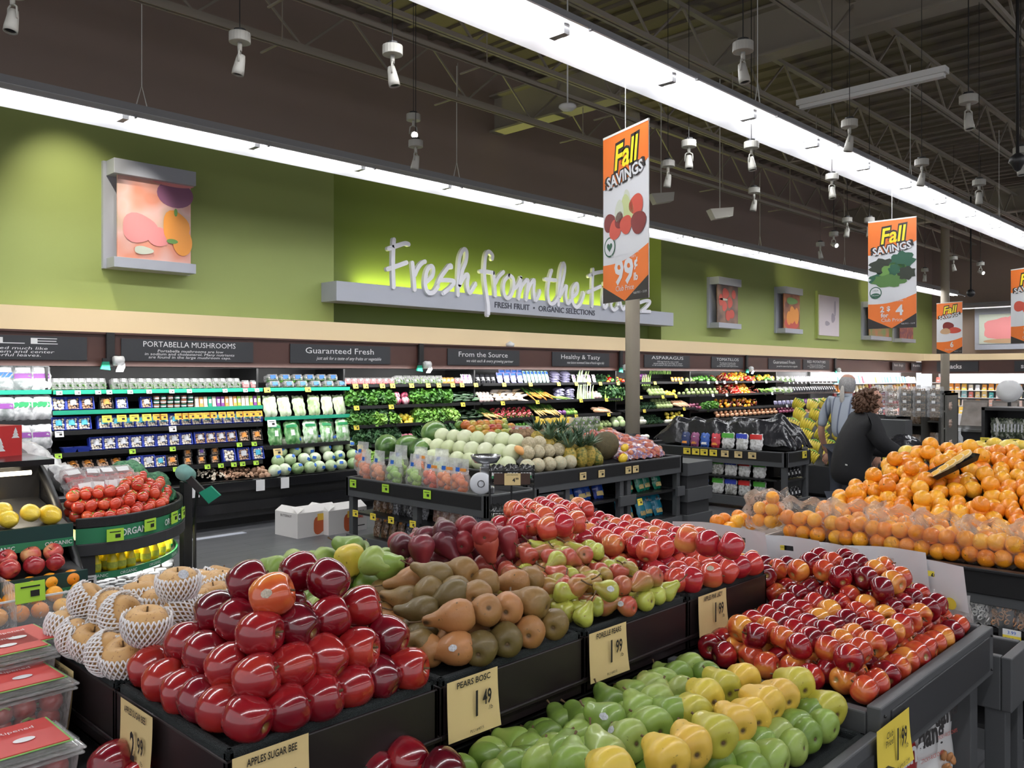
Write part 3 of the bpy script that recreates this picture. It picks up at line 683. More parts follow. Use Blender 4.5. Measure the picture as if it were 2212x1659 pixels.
# the black refrigerated case: base, bumper rail, back, shelves
CASE = empty('produce_case', (0, 0, 0))
CX0, CX1 = -3.0, HX1
b = MB(); b.box(CX0, CX1, 8.62, 9.95, .1, .42); b.box(CX0, CX1, 8.75, 9.95, 0, .1); b.box(CX0, CX1, 9.9, 9.98, .4, 1.76); mk('body', b, BLACKM, CASE)
b = MB(); b.box(CX0, CX1, 8.56, 8.62, .40, .50); b.box(CX0, CX1, 8.54, 8.56, .18, .28); mk('bumper', b, BLACKG, CASE)
mk('front_glass', MB().box(CX0, CX1, 8.58, 8.6, .43, .52), CHROME, CASE)
tag(CASE, 'long black refrigerated produce case along the green wall', 'refrigerated case', kind='thing')
DIV = [XatY(p, 9.1) for p in (112, 570, 758, 1040, 1345, 1505, 1690)]
for x in DIV: mk('divider', MB().box(x-.012, x+.012, 9.25, 9.9, .45, 1.74), BLACKM, CASE)
area('case_lamp', ((CX0+9)/2, 8.98, 1.74), 9-CX0, .06, 66, (1, .99, .97), (.35, 0, 0))
area('case_lamp', ((CX1+9)/2, 8.98, 1.74), CX1-9, .06, 85, (1, .98, .95), (.35, 0, 0))
EDGE_G = mat('green_shelf_strip', (.02, .36, .22), .4)
EDGE_P = mat('orange_paper', (.85, .4, .04), .5)
def shelf(px0, px1, z, y, edge=BLACKM, tilt=.07, lab=None):
    x0, x1 = XatY(px0, y), XatY(px1, y)
    b = MB(); b.add([(x0, y, z-.02), (x1, y, z-.02), (x1, 9.9, z-.02+tilt), (x0, 9.9, z-.02+tilt), (x0, y, z), (x1, y, z), (x1, 9.9, z+tilt), (x0, 9.9, z+tilt)], [(0,3,2,1),(4,5,6,7),(0,1,5,4),(1,2,6,5),(2,3,7,6),(3,0,4,7)])
    sh = mk('shelf', b, BLACKM, CASE)
    mk('price_rail', MB().box(x0, x1, y-.02, y, z-.03, z+.012), edge, sh); return (x0, x1, y, z, tilt)
sec = {}
names = {'salad': (-260, 110, [(1.50, 9.2, 'g'), (1.21, 9.12, 'b'), (.93, 9.0, 'b'), (.66, 8.9, 'b')]),
 'mushroom': (114, 566, [(1.495, 9.2, 'g'), (1.29, 9.15, 'g'), (1.09, 9.08, 'b'), (.88, 9.0, 'b'), (.67, 8.9, 'b')]),
 'celery': (572, 754, [(1.495, 9.2, 'g'), (1.15, 9.1, 'g'), (.82, 8.95, 'b')]),
 'greens': (762, 1036, [(1.53, 9.2, 'b'), (1.25, 9.1, 'b'), (1.005, 9.0, 'b'), (.76, 8.9, 'b')]),
 'roots': (1042, 1340, [(1.53, 9.2, 'b'), (1.25, 9.1, 'b'), (1.0, 9.0, 'b'), (.76, 8.9, 'b')]),
 'cabbage': (1347, 1502, [(1.53, 9.2, 'b'), (1.27, 9.1, 'b'), (1.03, 9.0, 'b'), (.76, 8.9, 'b')]),
 'pepper': (1508, 1688, [(1.53, 9.2, 'b'), (1.27, 9.1, 'b'), (.98, 9.0, 'b'), (.78, 8.85, 'b')]),
 'dressing': (1692, 1808, [(1.5, 9.2, 'b'), (1.25, 9.1, 'b'), (.98, 9.0, 'b'), (.7, 8.85, 'b')])}
ordn = ['top', 'second', 'third', 'fourth', 'fifth']
for k, (a, c, rows) in names.items():
    sec[k] = [shelf(a, c, z, y, EDGE_G if e == 'g' else BLACKM, lab='%s shelf of the %s section in the wall case%s' % (ordn[i], k, ', with a green price strip' if e == 'g' else '')) for i, (z, y, e) in enumerate(rows)]
    w = MB(); x0, x1 = XatY(a, 8.8), XatY(c, 8.8)
    w.add([(x0, 8.64, .44), (x1, 8.64, .44), (x1, 9.9, .60), (x0, 9.9, .60)], [(0, 1, 2, 3)]); mk('well_deck', w, BLACK, CASE)
# small price tickets on the rails
TK = {}
for m, nm in ((TAGY, 'yellow'), (WHITEP, 'white'), (TAGG, 'lime'), (EDGE_P, 'orange'), (TAGC, 'cream')):
    t = mk('price_ticket', MB().box(-.04, .04, -.004, 0, -.03, .03), m); mk('print', MB().box(-.026, .026, -.0055, -.004, .014, .018).box(0, .024, -.0055, -.004, -.014, .004), INK, t); tag(t, 'x', 'price ticket'); TK[nm] = proto(t)
def tickets(row, pxs, col, where, z=0, s=1.):
    x0, x1, y, zz, tl = row
    for p in pxs: place(TK[col], (XatY(p, y-.03), y-.03, zz-.015+z), (-.25, 0, 0), s, 'small %s price ticket on the rail %s' % (col, where), 'tickets ' + where)
tickets(sec['mushroom'][0], [128, 168, 212, 236, 281, 322, 371, 409, 486, 530, 555], 'white', 'above the mushroom trays', s=.7)
tickets(sec['mushroom'][1], [231, 263, 290, 317], 'yellow', 'between the mushroom tray rows', -.07, 1.2)
tickets(sec['mushroom'][1], [339, 353, 386, 400, 414, 430, 447, 460, 480, 498, 518, 531, 545, 559], 'orange', 'under the dressing tubes', -.07, 1.1)
tickets(sec['mushroom'][2], [128, 373], 'white', 'of the third mushroom shelf'); tickets(sec['mushroom'][3], [126, 286, 373, 517, 549], 'lime', 'of the fourth mushroom shelf', s=.8)
tickets(sec['mushroom'][4], [288, 380, 448, 477, 505, 524, 553], 'lime', 'of the lowest mushroom shelf', s=.8)
tickets(sec['celery'][0], [577, 665], 'yellow', 'above the celery bags'); tickets(sec['celery'][1], [587], 'white', 'under the celery bags', -.05, 1.4); tickets(sec['celery'][2], [600], 'cream', 'under the romaine bags', -.05, 1.4)
tickets(sec['greens'][0], [768, 790, 826, 848, 889, 925, 948, 978, 998, 1028], 'yellow', 'above the leafy greens'); tickets(sec['greens'][1], [770, 845, 1000], 'yellow', 'under the parsley bunches')
tickets(sec['greens'][2], [770, 1005], 'yellow', 'under the lettuce heads'); tickets(sec['greens'][3], [778], 'yellow', 'under the kale')
tickets(sec['roots'][0], [1089, 1146, 1207, 1245, 1272, 1297, 1335], 'yellow', 'above the root vegetables'); tickets(sec['roots'][1], [1086, 1161, 1255, 1310], 'yellow', 'under the parsnips')
tickets(sec['roots'][2], [1090, 1161, 1214, 1245, 1315], 'yellow', 'under the radishes'); tickets(sec['cabbage'][0], [1415, 1470], 'yellow', 'of the top shelf right of the pillar')
tickets(sec['cabbage'][1], [1385, 1432, 1460], 'yellow', 'under the artichokes'); tickets(sec['cabbage'][2], [1392, 1478], 'yellow', 'under the broccoli'); tickets(sec['pepper'][0], [1530, 1548, 1565, 1590, 1627, 1655], 'white', 'of the top pepper shelf')
tickets(sec['pepper'][1], [1540, 1570, 1668], 'white', 'of the second pepper shelf'); tickets(sec['dressing'][2], [1700, 1722, 1735, 1745, 1760, 1775, 1790], 'white', 'of the third dressing shelf'); tickets(sec['dressing'][0], [1705+9*i for i in range(11)], 'white', 'of the top dressing shelf', s=.6)
for px in (420, 562, 615):
    b = MB(); b.box(-.05, .05, -.012, 0, -.09, .03)
    tag(mk('rail_flag', b, WHITEP, None, loc=(XatY(px, 8.55), 8.55, .47)), 'blank white paper flag hanging over the chrome rail of the case', 'paper flag', 'white flags on the case rail')
# ================================================================ packaged goods and vegetables, one proto of each kind
def pillow(w, d, h, n=8, crimp=.82, seed=0, wr=.006, mb=None, mi=0):
    """a filled bag: bulges in the middle, pinched at top and bottom, crinkled"""
    R = random.Random(seed); mb = mb or MB(); ph = [R.uniform(0, 6) for _ in range(6)]
    def f(sgn):
        def g(u, v):
            x = (u-.5)*2; z = (v-.5)*2
            bul = max(0, 1-abs(x)**2.6)**.6 * max(0, 1-abs(z)**3.5)**.7
            k = 1-(1-crimp)*abs(z)**3
            return (x*w/2*k + wr*math.sin(9*z+ph[0]), sgn*(d/2*bul + wr*math.sin(14*x+ph[1])*math.sin(11*z+ph[2])*bul), z*h/2 + h/2 + wr*math.sin(7*x+ph[3]))
        return g
    mb.grid(n, n, f(-1), mi); mb.grid(n, n, lambda u, v: f(1)(1-u, v), mi); return mb
def patch(w, z0, z1, d, k=1., dy=-.003, x0=0):
    b = MB(); b.grid(4, 2, lambda u, v: (x0+(u-.5)*w, -d*(1-.35*(2*u-1)**2)*k+dy, z0+(z1-z0)*v)); return b
RG = random.Random(3)
def leafy(n, r, h, leaf=.035, curl=.4, seed=0, up=.6):
    """a bunch of crinkled leaves"""
    R = random.Random(seed); b = MB()
    for i in range(n):
        a = R.uniform(0, 2*PI); rad = r*math.sqrt(R.random()); z = h*R.uniform(.25, 1)*(1-.45*(rad/r)**2)
        c = Vector((rad*math.cos(a), rad*math.sin(a), z)); T = Matrix.Translation(c) @ Euler((R.uniform(-1.1, 1.1), R.uniform(-1.1, 1.1), R.uniform(0, 6))).to_matrix().to_4x4()
        s = leaf*R.uniform(.7, 1.3); p = R.uniform(0, 6)
        b.grid(3, 3, lambda u, v: ((u-.5)*s*(1.3-abs(v-.5)*1.6), (v-.5)*s*1.4, curl*s*math.sin(5*u+4*v+p)*.5), 0, T)
    return b
def lumps(n, w, h, d, r, seed=0, mb=None, mi=0):
    R = random.Random(seed); b = mb or MB(); k = max(1, round(math.sqrt(n*w/h))); m = max(1, round(n/k))
    for i in range(k):
        for j in range(m):
            x = (i+.5)/k*w-w/2+R.uniform(-.2, .2)*w/k; z = (j+.5)/m*h + R.uniform(-.2, .2)*h/m
            b.ball(r*R.uniform(.85, 1.15), 8, 5, mi, Matrix.Translation((x, -d*R.uniform(.6, 1), z)) @ Euler((R.uniform(0, 3), R.uniform(0, 3), 0)).to_matrix().to_4x4(), .8)
    return b
BLUE = mat('blue_tray', (.03, .06, .42), .35); MUSH = vary('mushroom_skin', [(.72, .62, .5), (.85, .78, .68)], .6); MUSHB = vary('brown_mushroom_skin', [(.36, .2, .12), (.6, .42, .3)], .6)
CYAN = mat('cyan_label', (.08, .45, .65), .5); LGREY = mat('grey_label', (.55, .56, .6), .5); REDL = mat('red_label', (.6, .05, .06), .5); ORL = mat('orange_label', (.8, .3, .05), .5); VIO = mat('violet_label', (.3, .18, .65), .5)
PURL = mat('purple_label', (.22, .05, .28), .5); BLUL = mat('blue_label', (.02, .13, .55), .5); GRNL = mat('green_label', (.02, .3, .10), .5)
LEAF = vary('leaf_green', [(.02, .09, .012), (.06, .2, .02), (.13, .34, .04)], .55, nscale=14, amt=.6); LEAFL = vary('lettuce_green', [(.08, .22, .03), (.22, .45, .07), (.4, .6, .14)], .5, nscale=12)
LEAFD = vary('kale_green', [(.008, .035, .012), (.03, .10, .03), (.06, .16, .05)], .6, nscale=12)
LEAFP = vary('packed_leaf', [(.12, .2, .05), (.3, .4, .14), (.55, .6, .32)], .5, nscale=40)
def mushroom_tray(caps, lab, black=False, big=False):
    b = MB(); w, h = (.062, .068); bm = BLACKM if black else BLUE
    b.box(-w, w, -.01, .03, 0, 2*h)
    for s in ((-w-.006, -w+.006, 0, 2*h), (w-.006, w+.006, 0, 2*h)): b.box(s[0], s[1], -.035, .03, s[2], s[3])
    b.box(-w, w, -.035, .03, 0, .008); b.box(-w, w, -.035, .03, 2*h-.008, 2*h)
    r = mk('mushroom_tray', b, bm, bevel=.004); mk('mushrooms', lumps(12 if big else 20, 2*w-.02, 2*h-.02, .032, .02 if big else .0145, 5), caps, r, True)
    if lab: mk('label', patch(.06, .045, .1, .05, 1), lab, r)
    tag(r, 'x', 'mushroom tray'); return proto(r)
MT = {'cyan': mushroom_tray(MUSH, CYAN), 'grey': mushroom_tray(MUSH, LGREY), 'brown': mushroom_tray(MUSHB, LGREY), 'plain': mushroom_tray(MUSH, None, big=True), 'black': mushroom_tray(MUSHB, ORL, True), 'blackl': mushroom_tray(MUSH, VIO, True)}
def empty_tray():
    b = MB(); b.taper(.05, .045, 0, .006); b.add([(-.05,-.045,0),(.05,-.045,0),(.05,.045,0),(-.05,.045,0),(-.07,-.06,.05),(.07,-.06,.05),(.07,.06,.05),(-.07,.06,.05)], [(0,1,5,4),(1,2,6,5),(2,3,7,6),(3,0,4,7)])
    r = mk('empty_tray', b, BLUE); tag(r, 'x', 'tray'); return proto(r)
ETR = empty_tray()
def clamshell(inner, lab, w=.052, h=.14, d=.04, name='clamshell_box', lz=(.09, .13), lw=.05):
    b = MB(); b.taper(w, d, 0, h*.5, 1.1); b.taper(w*1.12, d*1.12, h*.5, h*.54); b.taper(w*1.08, d*1.08, h*.54, h, .92); r = mk(name, b, CLEAR, bevel=.003)
    c = leafy(26, w*.8, h*.62, .035, .4, 4) if inner[1] == 'leaf' else lumps(14, 2*w*.85, h*.75, d*.5, .014, 6)
    mk('contents', c, inner[0], r, True)
    if lab: mk('label', MB().box(-lw/2, lw/2, -d*1.13-.002, -d*1.13, *lz), lab, r)
    tag(r, 'x', 'clamshell box'); return proto(r)
CL = {'herb': clamshell((LEAF, 'leaf'), WHITEP, .042, .125, .035, lz=(.08, .12), lw=.04), 'red': clamshell((REDL, 'l'), WHITEP, .04, .09, .035, lz=(.04, .07)), 'blue': clamshell((LEAF, 'leaf'), BLUL, .062, .075, .05, lz=(.015, .06), lw=.07),
      'berry': clamshell((REDL, 'l'), WHITEP, .045, .08, .035, lz=(.03, .06), lw=.03), 'sprout': clamshell((LEAFL, 'leaf'), LGREY, .06, .11, .04, lz=(.02, .05), lw=.05)}
def bag(body, labels, w=.2, d=.07, h=.25, seed=1, name='salad_bag', top=None, wr=.006, txt=None):
    r = mk(name, pillow(w, d, h, 9, .85, seed, wr), body, None, True)
    for nm, m, lw, z0, z1 in labels: mk(nm, patch(lw, z0, z1, d/2), m, r, True)
    if txt: text(txt, h*.12, (0, -d/2-.008, h*.66), FY, WINK, r, width=w*.66)
    tag(r, 'x', 'bag'); return proto(r)
FOIL = vary('silver_bag', [(.18, .2, .2), (.42, .43, .44), (.68, .68, .7)], .22, .5, 18, amt=.7)
CELB = vary('celery_in_bag', [(.26, .38, .16), (.45, .56, .32), (.7, .75, .6)], .25, .6, 30, .25, amt=.8)
ROMB = vary('romaine_in_bag', [(.06, .25, .06), (.25, .5, .2), (.75, .85, .7)], .25, .6, 25, .5, amt=.9)
VEG1 = vary('bagged_vegetables_white', [(.55, .55, .6), (.8, .78, .85), (.9, .9, .95)], .25, .5, 30)
BG = {'sp': bag(FOIL, [('label', PURL, .15, .11, .16), ('label', WHITEP, .13, .17, .22)]), 'sb': bag(FOIL, [('label', BLUL, .15, .12, .17), ('label', WHITEP, .13, .175, .22)], seed=2),
      'sg': bag(FOIL, [('label', GRNL, .15, .12, .17), ('label', WHITEP, .13, .175, .22)], seed=3), 'cel': bag(CELB, [('label', LGREY, .05, .12, .17)], .17, .06, .26, 4, 'celery_bag'), 'rom': bag(ROMB, [('label', WHITEP, .09, .10, .17), ('green_header', GRNL, .14, .20, .235)], .19, .08, .28, 5, 'romaine_bag'),
      'car': bag(mat('blue_white_bag', (.35, .35, .8), .25, noise=.5, nscale=40), [('label', BLUL, .1, .12, .15)], .12, .05, .17, 6, 'vegetable_bag'), 'oni': bag(mat('green_white_bag', (.45, .72, .66), .25, noise=.4, nscale=40), [('label', BLUL, .05, .14, .18)], .07, .04, .2, 7, 'vegetable_bag'),
      'blk': bag(mat('black_pouch', (.03, .03, .035), .2, noise=.5, nscale=30), [('label', WHITEP, .05, .05, .09)], .09, .04, .14, 8, 'vegetable_bag'), 'pot': bag(mat('purple_grey_bag', (.2, .19, .3), .25, noise=.6, nscale=40), [], .2, .07, .13, 9, 'potato_bag'),
      'pnk': bag(VEG1, [('label', PURL, .03, .05, .09), ('label', PURL, .03, .09, .12)], .09, .03, .14, 10, 'tofu_pack'), 'ora': bag(mat('orange_pack', (.7, .35, .1), .3, noise=.5, nscale=30), [('label', WHITEP, .04, .03, .06)], .08, .04, .09, 11, 'vegetable_bag')}
def tub(m):
    b = MB(); b.lathe([(.001, 0), (.026, 0), (.031, .035), (.034, .036), (.034, .044), (.001, .044)], 12); r = mk('dip_tub', b, m); mk('label', MB().cyl(.031, .012, .028, 12, r1=.0322), LGREY, r); tag(r, 'x', 'tub'); return proto(r)
TUB = {'g': tub(mat('green_tub', (.01, .10, .06), .3)), 'b': tub(mat('brown_tub', (.3, .12, .07), .3))}
def tubep(m, m2):
    b = MB(); b.taper(.022, .02, 0, .012); b.taper(.019, .018, .012, .115, 1.15, ky=.25); r = mk('dressing_tube', b, m, bevel=.002); mk('label', MB().box(-.014, .014, -.017, -.0165, .04, .085), m2, r); tag(r, 'x', 'tube'); return proto(r)
TB = [tubep(mat('cream_tube', (.8, .68, .55), .3), WHITEP), tubep(mat('green_tube', (.02, .35, .2), .3), WHITEP), tubep(mat('orange_tube', (.8, .35, .1), .3), WHITEP), tubep(mat('teal_tube', (.02, .25, .3), .3), LGREY), tubep(mat('lime_tube', (.4, .6, .08), .3), WHITEP), tubep(PURL, WHITEP)]
WRAP = vary('wrapped_lettuce', [(.22, .36, .14), (.42, .54, .3), (.66, .72, .56)], .3, .7, 12, amt=.7, bump=(.9, 35))
CABB = vary('pale_cabbage', [(.42, .58, .24), (.62, .74, .42), (.75, .82, .58)], .45, 0, 8, bump=(.6, 20))
def roundveg(name, m, r, sz=1., lab=None, lobes=0, stem=None):
    b = MB(); b.ball(r, 14, 9, 0, None, sz, (lambda a, z: 1+.06*math.cos(lobes*a)) if lobes else None); o = mk(name, b, m, None, True)
    if lab: mk('label', MB().box(-r*.3, r*.3, -r-.002, -r*.93, -r*.2, r*.25), lab, o)
    if stem: mk('stem', MB().tube([(0, 0, r*sz*.85), (.1*r, 0, r*sz*1.25)], [r*.14, r*.1], 6), stem, o)
    tag(o, 'x', name.split('_')[-1]); return proto(o)
RV = {'wrap': roundveg('wrapped_lettuce', WRAP, .075, .95, BLUL), 'cab': roundveg('green_cabbage', CABB, .07), 'rcab': roundveg('radicchio_head', vary('radicchio', [(.12, .01, .03), (.4, .03, .09), (.75, .6, .62)], .4, 0, 30, .2, amt=.9), .06), 'pcab': roundveg('purple_cabbage', vary('purple_skin', [(.1, .02, .12), (.3, .1, .35)], .35, .3), .055),
      'tat': roundveg('red_onion', vary('red_onion_skin', [(.12, .02, .06), (.3, .06, .12)], .3, .3), .04, .9), 'spud': roundveg('yellow_onion', vary('yellow_onion_skin', [(.55, .25, .12), (.75, .42, .25)], .4, .2), .045, .85), 'turn': roundveg('turnip', vary('turnip_skin', [(.75, .6, .45), (.85, .78, .7), (.6, .3, .35)], .4), .035),
      'art': roundveg('artichoke', vary('artichoke_skin', [(.2, .28, .08), (.45, .55, .25)], .6, 0, 50, bump=(1., 60)), .045), 'caul': roundveg('cauliflower', vary('cauliflower_skin', [(.6, .6, .45), (.85, .85, .75)], .6, 0, 60, bump=(1., 70)), .06, .8), 'kohl': roundveg('kohlrabi', LEAFL, .045, .9, stem=LEAFL)}
PRIS = {}
def rootveg(name, m, L, r, leaf=None):
    b = MB(); n = 7; b.tube([(x*L, .08*L*math.sin(2*x), 0) for x in [i/n for i in range(n+1)]], [r*(.35 if i == 0 else (1-.75*(i/n)**1.6)) for i in range(n+1)], 8); o = mk(name, b, m, None, True)
    if leaf:
        l = MB()
        for k in range(5): l.tube([(0, 0, 0), (-.05, (k-2)*.008, .01), (-.12, (k-2)*.02, .02*(k % 2))], [.004, .003, .002], 4)
        mk('leaves', l, leaf, o)
    tag(o, 'x', name.split('_')[-1]); return proto(o)
RO = {'pars': rootveg('parsnip', vary('parsnip_skin', [(.75, .55, .35), (.85, .72, .52)], .5), .22, .026), 'daik': rootveg('daikon', vary('daikon_skin', [(.82, .66, .55), (.9, .85, .78)], .4), .3, .03), 'cuke': rootveg('cucumber', vary('cucumber_skin', [(.01, .05, .015), (.04, .13, .04), (.25, .4, .25)], .3, .6, 20, .3), .24, .024), 'zuke': rootveg('zucchini', vary('zucchini_skin', [(.008, .03, .01), (.03, .09, .025)], .35, .3), .2, .022),
      'carr': rootveg('bunched_carrot', vary('carrot_skin', [(.75, .22, .03), (.9, .4, .06)], .45), .16, .014, LEAF), 'tur': rootveg('yellow_carrot', vary('yellow_carrot_skin', [(.75, .45, .1), (.8, .6, .3)], .45), .15, .016, LEAF), 'leek': rootveg('leek', vary('leek_skin', [(.85, .88, .8), (.5, .68, .3), (.2, .42, .1)], .4, 0, 5), .3, .018), 'cele': rootveg('celery_stalk', LEAFL, .26, .018), 'corn': rootveg('squash', vary('squash_skin', [(.75, .38, .2), (.85, .6, .4)], .4), .2, .03)}
def bunch(name, m, n, r, h, leaf, stem=None, seed=1, curl=.5):
    o = mk(name, leafy(n, r, h, leaf, curl, seed), m, None, True)
    if stem:
        b = MB(); R = random.Random(seed)
        for k in range(8): a = R.uniform(0, 6); b.tube([(0, -.0, 0), (r*.5*math.cos(a), r*.5*math.sin(a), h*.6)], .004, 4)
        mk('stalks', b, stem, o)
    tag(o, 'x', name.split('_')[-1]); return proto(o)
BU = {'pars': bunch('parsley_bunch', LEAF, 120, .085, .17, .034, LEAFL, 1), 'kale': bunch('kale_bunch', LEAFD, 110, .085, .16, .045, LEAFL, 2, .9), 'lett': bunch('lettuce_head', LEAFL, 90, .09, .15, .06, LEAFL, 3, .7), 'chard': bunch('chard_bunch', LEAFD, 50, .07, .18, .07, LEAFL, 4, .3), 'end': bunch('endive_bunch', LEAF, 90, .09, .15, .05, LEAFL, 5, .9), 'broc': bunch('broccoli_crown', vary('broccoli', [(.02, .07, .03), (.06, .14, .06)], .7), 90, .06, .08, .018, LEAFL, 6, 1.)}
def radish_bunch():
    b = MB(); R = random.Random(4)
    for k in range(14): b.ball(.015*R.uniform(.8, 1.2), 8, 6, 0, Matrix.Translation((R.uniform(-.06, .06), R.uniform(-.05, .03), R.uniform(0, .07))))
    o = mk('radish_bunch', b, vary('radish_skin', [(.45, .01, .03), (.7, .04, .07), (.85, .3, .3)], .25, .5), None, True); mk('leaves', leafy(14, .06, .05, .03, .5, 8), LEAF, o); tag(o, 'x', 'bunch'); return proto(o)
RAD = radish_bunch()
def pepper(m, name='chili_pepper', r=.035, L=.07):
    b = MB(); b.lathe([(.002, 0), (r*.6, .004), (r*.95, L*.3), (r, L*.7), (r*.6, L*.97), (.003, L*.88)], 12, 0, None, lambda a, z: 1+.1*math.cos(3*a)); o = mk(name, b, m, None, True); mk('stem', MB().tube([(0, 0, L*.85), (.004, 0, L*1.2)], .004, 5), LEAFL, o); tag(o, 'x', 'pepper'); return proto(o)
PE = {'r': pepper(vary('red_pepper_skin', [(.5, .01, .01), (.75, .05, .02)], .2, .7)), 'o': pepper(vary('orange_pepper_skin', [(.85, .25, .02), (.95, .5, .03)], .2, .7)), 'g': pepper(vary('green_pepper_skin', [(.05, .2, .03), (.12, .35, .05)], .2, .7)), 'd': pepper(vary('dark_chili_skin', [(.15, .02, .01), (.3, .04, .02)], .25, .5), r=.02, L=.1), 'y': pepper(vary('yellow_pepper_skin', [(.85, .6, .05), (.9, .75, .1)], .25, .6))}

def row(pr, rw, a, c, n, lab, dz=0., dy=.09, rot=(-.3, 0, 0), rows=1, rdz=0., rdy=.08, jit=.0, jr=.0, sc=1., grp=None):
    x0, x1 = XatY(a, rw[2]+dy), XatY(c, rw[2]+dy)
    pr = pr if isinstance(pr, list) else [pr]
    for r in range(rows):
        for i in range(n):
            p = pr[RND.randrange(len(pr))] if len(pr) > 1 else pr[0]
            off = .5*(r % 2)*(x1-x0)/n
            x = x0+(x1-x0)*(i+.5)/n + off*.6 + rr(-jit, jit)
            y = rw[2]+dy+r*rdy + rr(-jit, jit)*.5
            z = rw[3] + rw[4]*(y-rw[2])/(9.9-rw[2]) + dz + r*rdz
            q = (rot[0]+rr(-jr, jr), rot[1]+rr(-jr, jr), rot[2]+rr(-jr, jr)*1.5)
            place(p, (x, y, z), q, sc*rr(1-jit*2, 1+jit*2), lab, grp or lab)
S = sec
# salad bags at far left
for i, (ks, l) in enumerate([(('sb', 'sp', 'sp'), 'top'), (('sp', 'sg', 'sg'), 'second'), (('sp', 'sp', 'sp'), 'third'), (('sg', 'sp', 'sb'), 'lowest')]):
    for j, k in enumerate(ks):
        r_ = S['salad'][i]; px = [10, 50, 90][j]
        place(BG[k], (XatY(px, r_[2]+.06), r_[2]+.06, r_[3]+.01), (-.22, 0, rr(-.1, .1)), None, 'silver salad bag with %s label, %s on the %s shelf at the far left' % ({'sp': 'purple', 'sb': 'blue', 'sg': 'green'}[k], ['left', 'middle', 'right'][j], l))
M = S['mushroom']
row(CL['herb'], M[0], 112, 225, 8, 'clear herb clamshell with a white label, left part of the top mushroom shelf', jit=.004, sc=.95)
row(CL['herb'], M[0], 240, 518, 17, 'clear herb clamshell with a white label, right part of the top mushroom shelf', jit=.005, sc=.93)
row(CL['red'], M[0], 520, 556, 2, 'clear box with red contents at the right end of the top mushroom shelf')
row(MT['plain'], M[1], 112, 141, 1, 'blue tray of large white button mushrooms at the left of the second shelf'); row(MT['brown'], M[1], 142, 203, 2, 'blue tray of brown mushrooms on the second shelf')
row(MT['black'], M[1], 212, 246, 1, 'dark tray of brown mushrooms on the second shelf'); row(MT['grey'], M[1], 248, 277, 1, 'blue tray of sliced mushrooms beside the dark tray on the second shelf', sc=.9); row(MT['brown'], M[1], 301, 330, 1, 'blue tray standing alone before the green tubs', sc=.9)
for k in range(3): row([TUB['g'], TUB['g'], TUB['b']], M[1], 330, 418, 6, 'small dip tub in the stacked tubs, %s layer' % ['bottom', 'middle', 'top'][k], dz=.045*k, rot=(0, 0, 0), sc=.97)
row(TB, M[1], 420, 563, 16, 'coloured dressing tube standing in a row on the second shelf', rot=(-.05, 0, 0))
row(MT['cyan'], M[2], 112, 195, 3, 'blue tray of white mushrooms with a cyan label, left part of the third shelf'); row(MT['cyan'], M[2], 212, 564, 15, 'blue tray of white mushrooms with a cyan label, right part of the third shelf', jit=.003)
row(ETR, M[3], 133, 192, 2, 'empty blue tray at the left of the fourth shelf', rot=(0, 0, 0)); row(MT['grey'], M[3], 192, 415, 8, 'blue tray of sliced mushrooms with a grey label, left run of the fourth shelf', jit=.003); row(MT['brown'], M[3], 420, 510, 4, 'blue tray of brown mushrooms, right run of the fourth shelf'); row(MT['black'], M[3], 512, 568, 2, 'black tray of brown mushrooms at the right end of the fourth shelf')
row(MT['black'], M[4], 145, 270, 4, 'flat black pack of brown mushrooms on the lowest shelf', rot=(-1., 0, 0), dz=.03); row(MT['grey'], M[4], 278, 335, 2, 'blue tray of sliced mushrooms on the lowest shelf'); row(MT['cyan'], M[4], 336, 356, 1, 'small blue tray with a cyan label on the lowest shelf', sc=.9); row(MT['black'], M[4], 358, 385, 1, 'black tray with an orange label on the lowest shelf', sc=.9)
for k in range(2): row([MT['blackl'], MT['black']], M[4], 390, 478, 3, 'black pack of specialty mushrooms, %s layer on the lowest shelf' % ['front', 'upper'][k], dz=.08*k, dy=.09+.05*k, sc=.7)
row(MT['plain'], M[4], 480, 509, 1, 'big blue tray of button mushrooms on the lowest shelf', sc=1.1); row(MT['brown'], M[4], 511, 540, 1, 'big blue tray of brown mushrooms on the lowest shelf', sc=1.1); row(MT['cyan'], M[4], 542, 571, 1, 'big blue tray of white mushrooms on the lowest shelf', sc=1.1)
# loose mushrooms in the well
b = MB(); R_ = random.Random(5)
for (a, c, n_, sz) in ((440, 480, 60, .013), (475, 545, 110, .017), (540, 572, 20, .035)):
    for i in range(n_):
        x = XatY(R_.uniform(a, c), 8.85); y = R_.uniform(8.7, 9.1); b.ball(sz*R_.uniform(.8, 1.2), 7, 5, 0 if sz < .015 else 1, Matrix.Translation((x, y, .5+.12*(y-8.65)+R_.uniform(0, .06))) @ Euler((R_.uniform(0, 3), R_.uniform(0, 3), 0)).to_matrix().to_4x4(), .6)
tag(mk('loose_mushrooms', b, [MUSH, MUSHB], None, True), 'heap of loose mushrooms in the well of the wall case', 'mushrooms', kind='stuff')
